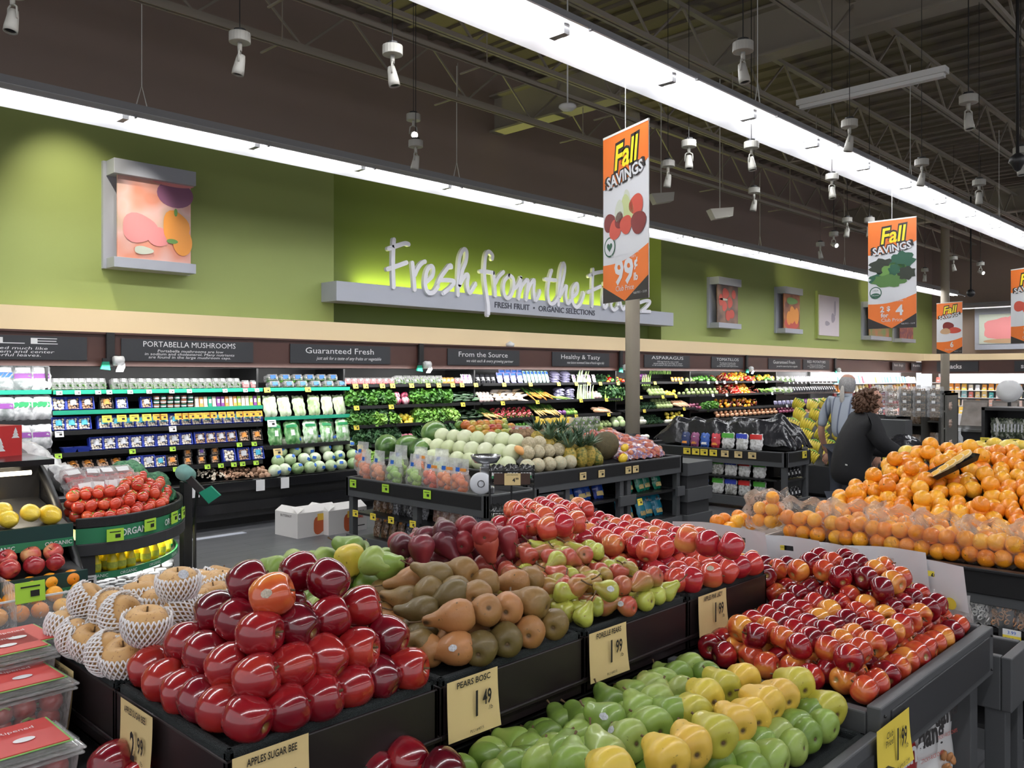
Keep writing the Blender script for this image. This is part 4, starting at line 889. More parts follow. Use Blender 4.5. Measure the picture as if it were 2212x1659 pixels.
# celery section
C_ = S['celery']
row(CL['blue'], C_[0], 575, 748, 6, 'clear blue-labelled salad box, lower layer of the top celery shelf'); row(CL['blue'], C_[0], 572, 728, 6, 'clear blue-labelled salad box, upper layer of the top celery shelf', dz=.078, dy=.12)
row(BG['cel'], C_[1], 570, 752, 6, 'clear bag of pale celery on the middle celery shelf', jr=.08); row(BG['rom'], C_[2], 576, 760, 5, 'clear bag of romaine hearts with a green header, front of the lower celery shelf', jr=.08); row(BG['rom'], C_[2], 580, 765, 5, 'clear bag of romaine hearts standing behind the front bags', dy=.2, dz=.03, jr=.08)
WELL = (0, 0, 8.6, .49, .16)
for k in range(4): row(RV['wrap'], WELL, 578+6*k, 772, 8-k, 'wrapped head of lettuce in the well under the romaine bags, %s row' % ['front', 'second', 'third', 'back'][k], dy=.13+.14*k, dz=.06+.075*k, jit=.015, jr=.6, sc=1.)
# leafy greens
G_ = S['greens']
row(CL['berry'], G_[0], 742, 850, 8, 'small clear berry box with a white label on the top greens shelf'); row(CL['sprout'], G_[0], 851, 955, 6, 'clear sprout box with a rounded top on the top greens shelf'); row(BG['ora'], G_[0], 956, 982, 3, 'orange pack on the top greens shelf'); row(CL['berry'], G_[0], 982, 998, 2, 'green-topped pack on the top greens shelf'); row(BG['pnk'], G_[0], 998, 1026, 3, 'white tofu pack with purple print on the top shelf')
kw = dict(jit=.01, jr=.3, rot=(.35, 0, 0))
row([BU['pars']], G_[1], 748, 846, 5, 'bunch of curly parsley in the left greens row', rows=2, rdz=.05, **kw); row(RV['rcab'], G_[1], 848, 884, 2, 'round red radicchio head between the parsley bunches', dz=.05, rows=2, rdz=.06, jr=.5); row([BU['pars']], G_[1], 884, 972, 5, 'bunch of curly parsley in the right greens row', rows=2, rdz=.05, **kw)
row([RO['zuke'], RO['cuke']], G_[1], 968, 1030, 3, 'long green cucumber laid in the pile on the second greens shelf', rows=5, rdz=.025, rdy=.03, rot=(0, 0, 0), dz=.03, jr=.1)
row([BU['end'], BU['kale']], G_[2], 752, 850, 5, 'leafy green head in the left lettuce row', rows=2, rdz=.05, **kw); row(BU['lett'], G_[2], 805, 860, 2, 'pale green lettuce head at the front of the lettuce row', dy=.05, **kw); row(PE['y'], G_[2], 858, 892, 5, 'small yellow squash in the black bowl among the lettuces', rows=3, rdz=.025, rdy=.04, jr=1.5, jit=.006)
row(BU['lett'], G_[2], 896, 982, 6, 'bright green lettuce head in the right lettuce row', rows=2, rdz=.04, **kw); row(RO['zuke'], G_[2], 985, 1040, 3, 'dark green zucchini on the third greens shelf', rows=5, rdz=.022, rdy=.035, rot=(0, 0, .1), dz=.03, jr=.1)
row(BU['kale'], G_[3], 762, 860, 5, 'dark bunch of kale on the lowest greens shelf', rows=2, rdz=.05, **kw); row(RV['rcab'], G_[3], 862, 890, 3, 'long red radicchio on the lowest greens shelf', dz=.06, sc=.8); row(BU['chard'], G_[3], 892, 975, 5, 'dark chard bunch on the lowest greens shelf', rows=2, rdz=.05, **kw); row(BU['end'], G_[3], 975, 1040, 3, 'green bunch at the right end of the lowest greens shelf', **kw)
row(BU['lett'], WELL, 785, 1000, 10, 'green bunch in the well behind the melon table', dy=.25, dz=.04, **kw)
# roots
R4 = S['roots']
row(BG['blk'], R4[0], 1028, 1072, 4, 'black vegetable pouch on the top root shelf'); row(BG['car'], R4[0], 1074, 1132, 4, 'blue and white carrot bag, front of the top root shelf'); row(BG['car'], R4[0], 1080, 1132, 4, 'blue and white carrot bag, back of the top root shelf', dy=.16, dz=.04); row(BG['oni'], R4[0], 1132, 1188, 7, 'tall teal-white bag of green onions on the top root shelf')
for k in range(4): row(BG['pot'], R4[0], 1190, 1236, 2, 'purple-grey bag of potatoes, layer %s of the stack on the top root shelf' % ['one', 'two', 'three', 'four'][k], dz=.04*k, dy=.13, rot=(-1.2, 0, 0), jr=.1)
row(BG['pnk'], R4[0], 1236, 1290, 5, 'white vegetable pack with print on the top root shelf'); row(BU['chard'], R4[0], 1290, 1308, 2, 'green bunch on the top root shelf', sc=.7); row([PE['r'], PE['g'], PE['o']], R4[0], 1310, 1345, 6, 'small mixed sweet pepper on the top root shelf', rows=3, rdz=.03, rdy=.04, jr=2)
row(RV['turn'], R4[1], 1036, 1065, 4, 'pale turnip at the left of the second root shelf', rows=3, rdz=.04, rdy=.05, jr=.5, dz=.03); row([RO['pars'], RO['daik']], R4[1], 1062, 1125, 4, 'pale daikon radish laid in the pile on the second root shelf', rows=6, rdz=.022, rdy=.03, rot=(0, 0, .1), dz=.03, jr=.15)
row(RO['carr'], R4[1], 1140, 1185, 8, 'bunched carrot with green tops on the second root shelf', rows=2, rdz=.03, rot=(0, .5, -1.3), dz=.09, jr=.2); row(RO['cele'], R4[1], 1186, 1208, 5, 'green celery stalk in the black bowl on the second root shelf', rot=(0, .2, -.4), dz=.05, jr=.1)
for k in range(5): row(BG['pot'], R4[1], 1200, 1245, 2, 'dark vegetable bag, layer %s of the stack on the second root shelf' % ['one', 'two', 'three', 'four', 'five'][k], dz=.035*k, dy=.13, rot=(-1.2, 0, 0), jr=.1)
row(RO['leek'], R4[1], 1245, 1268, 7, 'white and green leek on the second root shelf', rot=(0, -1.1, .3), dz=.22, jr=.12); row(RV['turn'], R4[1], 1272, 1300, 4, 'pale pink turnip in the black bowl on the second root shelf', rows=3, rdz=.03, rdy=.05, dz=.03); row(BU['chard'], R4[1], 1298, 1340, 4, 'dark chard bunch on the second root shelf', rows=2, rdz=.03, **kw)
row(RO['tur'], R4[2], 1042, 1070, 5, 'pale root on the left of the third root shelf', rows=2, rdz=.02, rot=(0, .4, -1), dz=.06, jr=.2); row(RAD, R4[2], 1070, 1150, 7, 'bunch of red radishes on the third root shelf', rows=3, rdz=.035, rdy=.06, rot=(.2, 0, 0), jit=.01, jr=.2); row(RO['tur'], R4[2], 1152, 1200, 10, 'yellow carrot with green tops on the third root shelf', rows=2, rdz=.03, rot=(0, .5, -1.3), dz=.09, jr=.2)
row(RV['pcab'], R4[2], 1204, 1222, 2, 'small purple cabbage on the third root shelf', dz=.04, sc=.8); row(RV['kohl'], R4[2], 1222, 1246, 3, 'green kohlrabi on the third root shelf', dz=.03, rows=2, rdz=.03); row(RO['leek'], R4[2], 1246, 1285, 9, 'white fennel-like leek on the third root shelf', rot=(0, -1.1, .5), dz=.22, jr=.12); row(RO['corn'], R4[2], 1278, 1305, 4, 'pale orange squash in the black bowl on the third root shelf', rot=(0, .2, -.5), dz=.05, rows=2, rdz=.03, jr=.1); row(RO['cele'], R4[2], 1306, 1345, 9, 'pale green napa stalk on the third root shelf', rot=(0, -1., .3), dz=.2, jr=.1, sc=1.1)
row(PE['y'], R4[3], 1142, 1170, 3, 'yellow pepper on the lowest root shelf', dz=.05); row(RV['cab'], R4[3], 1250, 1275, 2, 'green cabbage, left pair on the lowest root shelf', dz=.05, rows=2, rdz=.05); row(RV['art'], R4[3], 1276, 1320, 5, 'artichoke on the lowest root shelf', dz=.04, rows=2, rdz=.03); row(RV['cab'], R4[3], 1322, 1350, 2, 'green cabbage next to the pillar on the lowest root shelf', dz=.05, rows=2, rdz=.05); row(BU['end'], R4[3], 1050, 1140, 6, 'green bunch on the lowest root shelf', **kw)
# right of the pillar
K_ = S['cabbage']
row(RV['pcab'], K_[0], 1383, 1402, 3, 'purple cabbage on the top shelf right of the pillar', dz=.05, rows=2, rdz=.05, sc=.8); row(RO['cele'], K_[0], 1402, 1450, 14, 'bundled green asparagus spear on the top shelf right of the pillar', rot=(0, -1.25, .2), dz=.14, sc=.55, jr=.1); row(BG['ora'], K_[0], 1450, 1478, 4, 'brown pack on the top shelf right of the pillar'); row(RV['art'], K_[0], 1480, 1500, 3, 'dark artichoke on the top shelf right of the pillar', dz=.03)
row(RO['cele'], K_[1], 1385, 1405, 5, 'bright green celery on the second shelf right of the pillar', rot=(0, -1, .3), dz=.18); row(RV['art'], K_[1], 1402, 1436, 5, 'pale artichoke on the second shelf right of the pillar', dz=.04, rows=3, rdz=.05, rdy=.07); row(PE['y'], K_[1], 1434, 1462, 6, 'yellow squash on the second shelf right of the pillar', rows=2, rdz=.03, jr=1.2); row(RV['art'], K_[1], 1462, 1500, 4, 'dark green squash on the second shelf right of the pillar', sc=.7, dz=.03)
row(BU['broc'], K_[2], 1380, 1418, 5, 'dark broccoli crown on the third shelf right of the pillar', rows=2, rdz=.05, jr=.3); row(RV['art'], K_[2], 1418, 1452, 5, 'pale green artichoke on the third shelf right of the pillar', dz=.04, rows=3, rdz=.05, rdy=.07); row(RO['corn'], K_[2], 1450, 1475, 4, 'orange squash wedge on the third shelf right of the pillar', rot=(0, .3, -.6), dz=.08, rows=2, rdz=.04); row(RV['tat'], K_[2], 1476, 1500, 4, 'dark onion on the third shelf right of the pillar', dz=.03)
row(RV['caul'], K_[3], 1380, 1393, 2, 'white cauliflower right of the pillar on the lowest shelf', dz=.05, rows=2, rdz=.05); row(BU['broc'], K_[3], 1392, 1430, 5, 'dark broccoli crown on the lowest shelf right of the pillar', rows=3, rdz=.04, jr=.3); row(PE['y'], K_[3], 1440, 1475, 5, 'yellow squash on the lowest shelf right of the pillar', rows=2, rdz=.05, dz=.08, jr=1.); row(RV['caul'], K_[3], 1436, 1452, 3, 'white cauliflower near the black tarp', dz=.03, sc=.8)
row(RV['caul'], WELL, 1383, 1400, 2, 'white cauliflower in the well right of the pillar', dy=.2, dz=.05)
P4 = S['pepper']
row(PE['g'], P4[0], 1482, 1550, 12, 'green pepper on the top pepper shelf', rows=2, rdz=.03, rdy=.06, jr=1.5, dz=.02); row(PE['d'], P4[0], 1550, 1582, 8, 'dark chili on the top pepper shelf', rows=3, rdz=.03, rdy=.05, jr=1.5, dz=.02); row([PE['o'], PE['y'], PE['r']], P4[0], 1572, 1618, 12, 'orange sweet pepper on the top pepper shelf', rows=4, rdz=.035, rdy=.04, jr=1.5, dz=.02); row([PE['r'], PE['o']], P4[0], 1618, 1632, 4, 'red pepper at the end of the orange ones', rows=2, rdz=.03, jr=1.5, dz=.02); row([PE['g'], PE['y'], PE['o']], P4[0], 1634, 1680, 10, 'mixed green and orange pepper at the right of the top pepper shelf', rows=3, rdz=.03, rdy=.05, jr=1.5, dz=.02)
row(RV['art'], P4[1], 1482, 1552, 7, 'pale tomatillo-like vegetable on the second pepper shelf', rows=2, rdz=.05, dz=.03, sc=.9); row(PE['d'], P4[1], 1552, 1580, 6, 'dark red chili in the middle pepper display', rows=5, rdz=.045, rdy=.035, jr=1.5, sc=1.2)
row(PE['r'], P4[1], 1578, 1602, 5, 'bright red pepper in the middle pepper display', rows=6, rdz=.045, rdy=.035, jr=1.5, dz=-.02); row(PE['o'], P4[1], 1600, 1622, 5, 'bright orange pepper in the middle pepper display', rows=6, rdz=.045, rdy=.035, jr=1.5, dz=-.02); row(PE['d'], P4[1], 1622, 1640, 4, 'dark red chili right of the orange peppers', rows=3, rdz=.04, jr=1.5)
row(RO['cele'], P4[1], 1640, 1680, 8, 'long green pepper on the second pepper shelf', rot=(0, .2, -.3), dz=.05, jr=.3, rows=2, rdz=.03); row(RV['tat'], P4[2], 1484, 1515, 4, 'red onion at the left of the third pepper shelf', rows=2, rdz=.05, dz=.03); row(BU['end'], P4[2], 1515, 1545, 3, 'bunch of green onions on the third pepper shelf', **kw)
row([PE['o'], PE['d']], P4[2], 1552, 1635, 14, 'orange pepper hanging over the third pepper shelf', rows=3, rdz=.05, rdy=.05, jr=1.5, dz=.02)
row(RV['spud'], P4[3], 1545, 1680, 14, 'yellow onion in the row under the peppers', rows=2, rdz=.05, rdy=.08, dz=.06); row(RV['tat'], P4[3], 1682, 1730, 7, 'red onion in the row over the bananas', rows=2, rdz=.05, rdy=.08, dz=.06); row(RV['spud'], S['dressing'][3], 1735, 1790, 8, 'pale onion in the row over the bananas', rows=2, rdz=.05, rdy=.08, dz=.06)
D4 = S['dressing']
row(CL['sprout'], D4[0], 1660, 1715, 5, 'clear green salad box on the top far shelf', sc=1.2); row(BG['pnk'], D4[0], 1718, 1806, 22, 'pale pouch on the top far shelf', sc=1., jit=.004); row(CL['sprout'], D4[1], 1665, 1712, 4, 'clear green salad box on the second far shelf', sc=1.2); row(BG['blk'], D4[1], 1714, 1806, 18, 'dark pouch on the second far shelf', jit=.004); row(BG['pot'], D4[2], 1672, 1725, 6, 'dark grey bag on the third far shelf', sc=.8); row([TB[0], TB[4], TB[5]], D4[2], 1726, 1806, 24, 'small bottle on the third far shelf', rot=(0, 0, 0))
# ================================================================ orchard-bin tables in the middle of the floor
def bin_frame(root, x0, x1, y0, y1, zl, lip=.13, top=None, nx=(), ny=(), base=.1):
    """grey slatted table: rim boards with black inserts, posts, a plinth"""
    b = MB(); t = .035
    for (a, c, d, e) in ((x0, x1, y0, y0+t), (x0, x1, y1-t, y1), (x0, x0+t, y0, y1), (x1-t, x1, y0, y1)):
        b.box(a, c, d, e, zl-lip-.05, zl)
    mk('rim', b, GREY, root, bevel=.004)
    b = MB(); g = .004
    b.box(x0+.06, x1-.06, y0-g, y0, zl-lip+.01, zl-.012); b.box(x0-g, x0, y0+.06, y1-.06, zl-lip+.01, zl-.012)
    mk('black_insert', b, BLACKM, root)
    mk('deck', MB().box(x0+t, x1-t, y0+t, y1-t, zl-.07, zl-.045), BLACK, root)
    for x in (x0+.02, *nx, x1-.08): mk('post', MB().box(x, x+.06, y0+.02, y0+.08, 0, zl-lip-.05), GREY, root, bevel=.003)
    for y in (*ny, y1-.08): mk('post', MB().box(x0+.02, x0+.08, y, y+.06, 0, zl-lip-.05), GREY, root, bevel=.003)
    mk('post', MB().box(x1-.08, x1-.02, y1-.08, y1-.02, 0, zl-lip-.05), GREY, root, bevel=.003)
    b = MB(); b.box(x0, x1, y0, y0+.03, base-.05, base+.06); b.box(x0, x0+.03, y0, y1, base-.05, base+.06); b.box(x0+.03, x1, y0+.03, y1, base, base+.02); mk('plinth', b, GREY, root, bevel=.003)
def shelf_y(root, x0, x1, y, z, d=.35): mk('shelf', MB().box(x0, x1, y+.03, y+d, z-.02, z), BLACKM, root)
def shelf_x(root, y0, y1, x, z, d=.35): mk('shelf', MB().box(x+.03, x+d, y0, y1, z-.02, z), BLACKM, root)
def bag_with_handle(body, inner, m_in, nm='fruit_bag', strip=None):
    r = mk(nm, pillow(.2, .13, .2, 8, .95, len(nm) % 7), CLEAR, None, True)
    b = MB(); R = random.Random(5)
    for k in range(10): b.ball(.034, 8, 6, 0, Matrix.Translation((R.uniform(-.055, .055), R.uniform(-.022, .022), .035+.013*k)))
    mk('fruit', b, m_in, r, True)
    h = MB(); h.grid(6, 3, lambda u, v: ((u-.5)*(.2-.02*v), .012*math.sin(6*u), .17+.13*v)); mk('header', h, HAZE, r, True)
    mk('printed_logo', MB().box(-.045, .0, -.02, -.018, .19, .225), BLUL, r)
    if strip: mk('printed_strip', MB().box(.01, .08, -.02, -.018, .195, .22), strip, r)
    tag(r, 'x', 'bag'); return proto(r)
ORG = empty('display_table', (0, 0, 0)); bin_frame(ORG, 4.7, 5.32, 4.82, 6.72, .70, ny=(5.7,))
mk('back_panel', MB().box(5.2, 5.25, 4.85, 6.7, .1, .6), BLACKM, ORG)
shelf_x(ORG, 4.9, 6.65, 4.72, .37, .4); shelf_x(ORG, 4.9, 6.65, 4.72, .13, .4)
tag(ORG, 'grey and black slatted table carrying the handled organic fruit bags', 'display table')
BH = {'p': bag_with_handle(0, 0, vary('peach_in_bag', [(.6, .12, .05), (.8, .35, .15)], .4), 'peach_bag'), 'g': bag_with_handle(0, 0, vary('green_apple_in_bag', [(.25, .5, .06), (.45, .65, .15)], .35, .4), 'green_apple_bag'), 'r': bag_with_handle(0, 0, vary('red_in_bag', [(.7, .08, .03), (.8, .25, .05)], .35, .4), 'red_fruit_bag', ORL)}
for i, (k, px) in enumerate([('p', 787), ('p', 815), ('g', 850), ('g', 893), ('r', 930), ('r', 962), ('r', 992)]):
    y = YatX(px, 4.83); place(BH[k], (4.83, y, .655), (-.1, 0, -PI/2+rr(-.15, .15)), 1.0, 'handled clear bag of %s on the grey table, %s' % ({'p': 'peaches', 'g': 'green apples', 'r': 'red and orange fruit'}[k], {787: 'leftmost', 815: 'beside the leftmost', 850: 'left of two', 893: 'right of two', 930: 'left of three', 962: 'middle of three', 992: 'nearest the scale'}[px]))
for i, px in enumerate([780, 862, 905, 950]):
    y = YatX(px, 5.02); place(BH['g' if i % 2 else 'r'], (5.02, y, .70), (-.1, 0, -PI/2), 1.0, 'handled bag standing in the back row of the grey table', 'back row of handled bags')
NUTS = [bag(vary('snack_bag_%s' % n, c, .3, .4, 60, amt=1.), [('label', l, .05, .16, .2)], .1, .06, .22, s, 'snack_bag') for n, c, l, s in [('brown', [(.06, .03, .015), (.25, .13, .06), (.5, .42, .35)], ORL, 21), ('dark', [(.01, .01, .012), (.08, .08, .09), (.5, .5, .55)], BLUL, 22), ('pink', [(.25, .1, .08), (.5, .28, .22), (.7, .6, .58)], PURL, 23), ('grey', [(.03, .03, .05), (.2, .2, .26), (.6, .6, .7)], BLACKM, 24)]]
for j, (z, pat) in enumerate([(.37, '000111112222333'), (.13, '0000111222233')]):
    ks = [int(c) for c in pat]
    for i, k in enumerate(ks):
        y = 6.52 - 1.5*i/len(ks) - (.06 if i > len(ks)/2 else 0)
        place(NUTS[k], (4.9, y, z), (-.25, 0, -PI/2+rr(-.1, .1)), .95, 'clear bag of %s snacks on the %s shelf under the handled bags' % (['brown', 'dark', 'pinkish', 'grey'][k], ['upper', 'lower'][j]), '%s snack bags %d' % (['brown', 'dark', 'pinkish', 'grey'][k], j+1))
def ticket(col, p, rot, s, lab, cat='price ticket'):
    o = place(TK[col], p, rot, s, lab); return o
for px, z, c in [(763, .645, 'lime'), (833, .645, 'lime'), (923, .645, 'lime'), (768, .37, 'yellow'), (806, .37, 'yellow'), (845, .37, 'yellow'), (892, .37, 'yellow')]:
    ticket(c, (4.69, YatX(px, 4.69), z), FX if 0 else (0, 0, -PI/2), 1.2 if c == 'lime' else 1.0, '%s price ticket on the handled-bag table, %s' % (c, {763: 'leftmost of three on the rim', 833: 'middle of three on the rim', 923: 'right of three on the rim', 768: 'first of four hanging low', 806: 'second of four hanging low', 845: 'third of four hanging low', 892: 'last of four hanging low'}[px]))
# kitchen scale
sc = empty('weighing_scale', (4.80, 4.93, .70), -.75)
b = MB(); b.box(-.07, .07, -.05, .08, 0, .06); b.box(-.05, .05, -.03, .06, .06, .22); mk('body', b, STEEL, sc, bevel=.01)
T = Matrix.Translation((-.04, -.06, .09)) @ Matrix.Rotation(PI/2, 4, 'X')
mk('dial', MB().lathe([(.001, .028), (.078, .028), (.09, .015), (.09, 0), (.001, -.03)], 30, 0, T), mat('dial_face', (.7, .72, .76), .25), sc, True)
b = MB(); 
for k in range(8):
    a0, a1 = PI/4*k, PI/4*(k+1); b.tube([(-.04+.028*math.cos(a0), -.092, .09+.028*math.sin(a0)), (-.04+.028*math.cos(a1), -.092, .09+.028*math.sin(a1))], .003, 4)
mk('dial_mark', b, INK, sc)
mk('bowl', MB().lathe([(.03, .24), (.09, .25), (.115, .285), (.125, .31), (.118, .312), (.108, .288), (.085, .262), (.001, .258)], 28), STEEL, sc, True)
b = MB(); b.cyl(.035, .22, .245, 16); mk('neck', b, CHROME, sc, True)
tag(sc, 'steel kitchen scale with a round dial and bowl at the corner of the bag table', 'scale')
# melon table
MEL = empty('display_table', (0, 0, 0)); bin_frame(MEL, 5.34, 7.80, 5.0, 7.0, .80, nx=(5.9, 6.72, 6.84))
mk('inner_wall', MB().box(5.4, 7.75, 5.4, 5.44, .1, .6), BLACKM, MEL)
for a, c in ((5.97, 6.72), (6.92, 7.7)):
    shelf_y(MEL, a, c, 5.0, .45, .38); shelf_y(MEL, a, c, 5.0, .17, .38)
mk('rail_board', MB().box(5.9, 6.0, 4.98, 5.0, .3, .4), GREY, MEL, bevel=.003); mk('rail_board', MB().box(6.66, 6.92, 4.97, 5.0, .38, .48), GREY, MEL, bevel=.003); mk('rail_board', MB().box(7.66, 7.8, 4.97, 5.0, .38, .48), GREY, MEL, bevel=.003); mk('side_panel', MB().box(5.4, 5.9, 5.04, 5.07, .1, .6), GREY, MEL)
mk('riser', MB().add([(5.5, 5.1, .76), (7.7, 5.1, .76), (7.7, 6.9, .76), (5.5, 6.9, .76), (5.9, 5.9, 1.02), (7.6, 5.9, 1.02), (7.6, 6.6, 1.02), (5.9, 6.6, 1.02)], [(0,3,2,1),(4,5,6,7),(0,1,5,4),(1,2,6,5),(2,3,7,6),(3,0,4,7)]), BLACK, MEL)
tag(MEL, 'grey and black slatted table heaped with melons and pineapples', 'display table')
b = MB(); b.box(5.52, 5.86, 4.99, 5.03, .22, .58); r_ = mk('dispenser_box', b, BLACKG, MEL)
mk('bag_roll', MB().cyl(.035, -.1, .1, 16, 0, Matrix.Translation((5.6, 4.97, .44)) @ Matrix.Rotation(PI/2, 4, 'Y')), CHROME, MEL, True)
b = MB(); b.prism([(5.75, .4), (5.79, .4), (5.80, .27), (5.74, .27)], 4.96, 4.98); mk('brush', b, GB, MEL)
CR = empty('display_table', (0, 0, 0)); b = MB()
for z in (.02, .30, .58): b.box(7.82, 8.32, 4.95, 5.6, z, z+.14)
mk('side_board', b, GREY, CR, bevel=.004); mk('crate_body', MB().box(7.85, 8.29, 4.98, 5.57, .0, .69), GREYD, CR); tag(CR, 'narrow grey slatted crate at the right end of the melon table', 'crate')
NUTP = lambda n, c, s: bag(vary('tortilla_bag_'+n, c, .25, .6, 6, amt=.5), [('printed_chips', mat('chip_print', (.65, .5, .2), .5), .11, .03, .08), ('printed_badge', PDK, .05, .17, .22)], .17, .08, .28, s, 'chip_bag', txt='TORTILLA')
CHB = {'b': NUTP('blue', [(.01, .04, .3), (.02, .12, .55)], 31), 'p': NUTP('purple', [(.1, .01, .1), (.22, .03, .2)], 32), 'g': NUTP('green', [(.01, .2, .12), (.02, .35, .22)], 33), 't': NUTP('teal', [(.01, .2, .32), (.03, .35, .5)], 34)}
for k, nm, z, xs, sc_ in [('b', 'blue', .45, (6.06, 6.17, 6.31, 6.42, 6.58), .9), ('p', 'purple', .17, (6.1, 6.25, 6.4, 6.55), .9), ('g', 'green', .45, (6.98, 7.12, 7.27, 7.42, 7.58), .9), ('t', 'teal', .17, (6.96, 7.12, 7.3, 7.45, 7.6), .9)]:
    for i, x in enumerate(xs): place(CHB[k], (x, 5.17+.03*(i % 2), z), (-.28, rr(-.05, .05), rr(-.12, .12)), sc_, '%s bag of chips, %s on the %s shelf of the melon table' % (nm, ['leftmost', 'second', 'third', 'fourth', 'rightmost'][i], 'upper' if z > .3 else 'lower'))
b = MB(); b.box(5.93, 7.0, 4.975, 4.99, .3, .3)
for px, c, w in [(1259, 'cream', 'leftmost'), (1299, 'cream', 'second'), (1357, 'cream', 'third'), (1373, 'cream', 'rightmost')]:
    ticket(c, (XatY(px, 4.99), 4.99, .725), (0, 0, 0), 1.15, 'cream price ticket on the rim of the melon table, %s of four' % w)
ticket('yellow', (6.02, 4.95, .38), (-.2, 0, .1), 1.1, 'yellow ticket hanging between the blue and purple chip bags'); ticket('yellow', (6.95, 4.95, .40), (-.2, 0, .1), 1.1, 'yellow ticket hanging between the green and teal chip bags')
HON = vary('honeydew_skin', [(.55, .62, .32), (.72, .78, .5), (.8, .8, .6)], .4, .1, 4, amt=.5); CAN = vary('cantaloupe_skin', [(.42, .36, .22), (.62, .54, .36), (.5, .5, .34)], .6, 0, 60, amt=.9, bump=(1., 90))
MEL_P = {'h': roundveg('honeydew_melon', HON, .082, .97), 'c': roundveg('cantaloupe_melon', CAN, .068, .98), 'w': roundveg('watermelon', vary('watermelon_skin', [(.03, .09, .02), (.12, .25, .06), (.3, .42, .15)], .3, .4, 9, .15, amt=1.), .12, 1.25), 'm': roundveg('mango', vary('mango_skin', [(.12, .25, .04), (.4, .4, .06), (.6, .22, .03), (.4, .03, .03)], .3, .3, 6, amt=.7), .042, 1.25), 'k': roundveg('kiwi', vary('kiwi_skin', [(.2, .11, .05), (.35, .22, .11)], .7, 0, 20, bump=(.8, 200)), .026, 1.2), 'y': roundveg('yellow_melon', vary('canary_skin', [(.8, .5, .02), (.95, .68, .05)], .35, .4), .075, 1.25), 'pap': roundveg('papaya', vary('papaya_skin', [(.2, .3, .05), (.45, .5, .1)], .4, .2), .065, 1.6), 'j': roundveg('jackfruit', vary('jackfruit_skin', [(.06, .05, .02), (.12, .09, .035)], .7, 0, 30, bump=(1., 120)), .14, 1.35), 'cut': roundveg('cut_cantaloupe', mat('cut_melon', (.85, .42, .14), .35), .06, .6)}
for r_, (y0, n, dx, z, w) in enumerate([(5.32, 8, 0, .855, 'front'), (5.40, 8, .13, .945, 'second'), (5.48, 7, .27, 1.04, 'top')]):
    for i in range(n):
        place(MEL_P['h'], (5.46+dx+rr(-.015, .015), y0+.172*i+rr(-.01, .01), z), (rr(0, 3), rr(0, 3), 0), rr(.93, 1.03), 'pale honeydew melon in the %s row of the heap' % w, 'honeydews %s row' % w)
for i, (x, y, z) in enumerate([(5.6, 6.95, .92), (5.55, 6.7, .9), (5.85, 6.85, 1.06), (5.5, 7.2, .92)]): place(MEL_P['w'], (x, y-.06, z), (0, 1.4, rr(0, 3)), 1, 'striped watermelon at the left end of the melon table, %s' % ['in the middle', 'nearest the honeydews', 'topmost', 'furthest left'][i])
for r_, (n, y, z, x0, w) in enumerate([(5, 5.12, .85, 5.50, 'front'), (4, 5.24, .955, 5.62, 'second'), (2, 5.3, 1.03, 5.7, 'top')]):
    for i in range(n): place(MEL_P['c'], (x0+.142*i, y+rr(-.01, .01), z), (rr(0, 3), rr(0, 3), 0), 1, 'netted cantaloupe in the %s row of the pile beside the wire rack' % w, 'cantaloupes %s row' % w)
place(MEL_P['cut'], (5.56, 5.27, .98), (.5, .4, 0), 1, 'orange cut cantaloupe half among the melons')
def pineapple():
    r = mk('pineapple', MB().lathe([(.001, -.1), (.045, -.095), (.066, -.05), (.07, 0), (.064, .06), (.04, .1), (.001, .105)], 18, 0, None, lambda a, z: 1+.035*math.cos(8*a+60*z)), vary('pineapple_skin', [(.08, .12, .02), (.35, .28, .05), (.62, .42, .08)], .5, 0, 45, amt=1., bump=(1., 60)), None, True)
    b = MB(); R = random.Random(2)
    for k in range(46):
        a = R.uniform(0, 6.28); o = R.uniform(0, 1); L = R.uniform(.1, .19); d = Vector((math.cos(a)*(.35+.6*o), math.sin(a)*(.35+.6*o), 1.1-.5*o)).normalized(); s = Vector((-math.sin(a), math.cos(a), 0))*.009
        p = Vector((math.cos(a)*.012, math.sin(a)*.012, .1)); q = p+d*L*.5; e = p+d*L+Vector((math.cos(a), math.sin(a), -.3))*.03*o
        b.add([p-s, p+s, q+s, q-s, e], [(0, 1, 2, 3), (3, 2, 4)])
    mk('crown', b, vary('pineapple_leaf', [(.02, .07, .03), (.08, .16, .08), (.2, .28, .18)], .5, 0, 12), r); tag(r, 'x', 'pineapple'); return proto(r)
PIN = pineapple()
for i, (x, y, z, l) in enumerate([(6.13, 5.17, .875, 0), (6.27, 5.15, .875, 0), (6.42, 5.18, .875, .1), (6.18, 5.34, .93, 0), (6.34, 5.34, .93, .1), (6.5, 5.36, .93, 0), (6.05, 5.36, .95, -.1), (6.25, 5.52, 1.0, 0), (6.42, 5.52, 1.0, .1), (6.1, 5.55, 1.02, 0), (6.55, 5.2, .86, .9)]):
    place(PIN, (x, y, z), (rr(-.1, .1), l, rr(0, 6)), rr(.92, 1.05), 'pineapple with its green crown, %s' % ('lying tilted beside the jackfruit' if l > .5 else ['front row', 'second row', 'back row'][0 if i < 3 else 1 if i < 7 else 2]), 'pineapples %d' % (3 if l > .5 else 0 if i < 3 else 1 if i < 7 else 2))
place(MEL_P['j'], (6.86, 5.32, .94), (0, 1.2, .2), 1, 'big dark brown jackfruit lying between the pineapples and the net bags')
place(MEL_P['y'], (6.86, 5.09, .83), (0, 1, 0), .6, 'small yellow fruit in front of the jackfruit'); place(MEL_P['y'], (6.93, 5.12, .93), (0, 1, 0), .5, 'small yellow fruit resting on the right flank of the jackfruit')
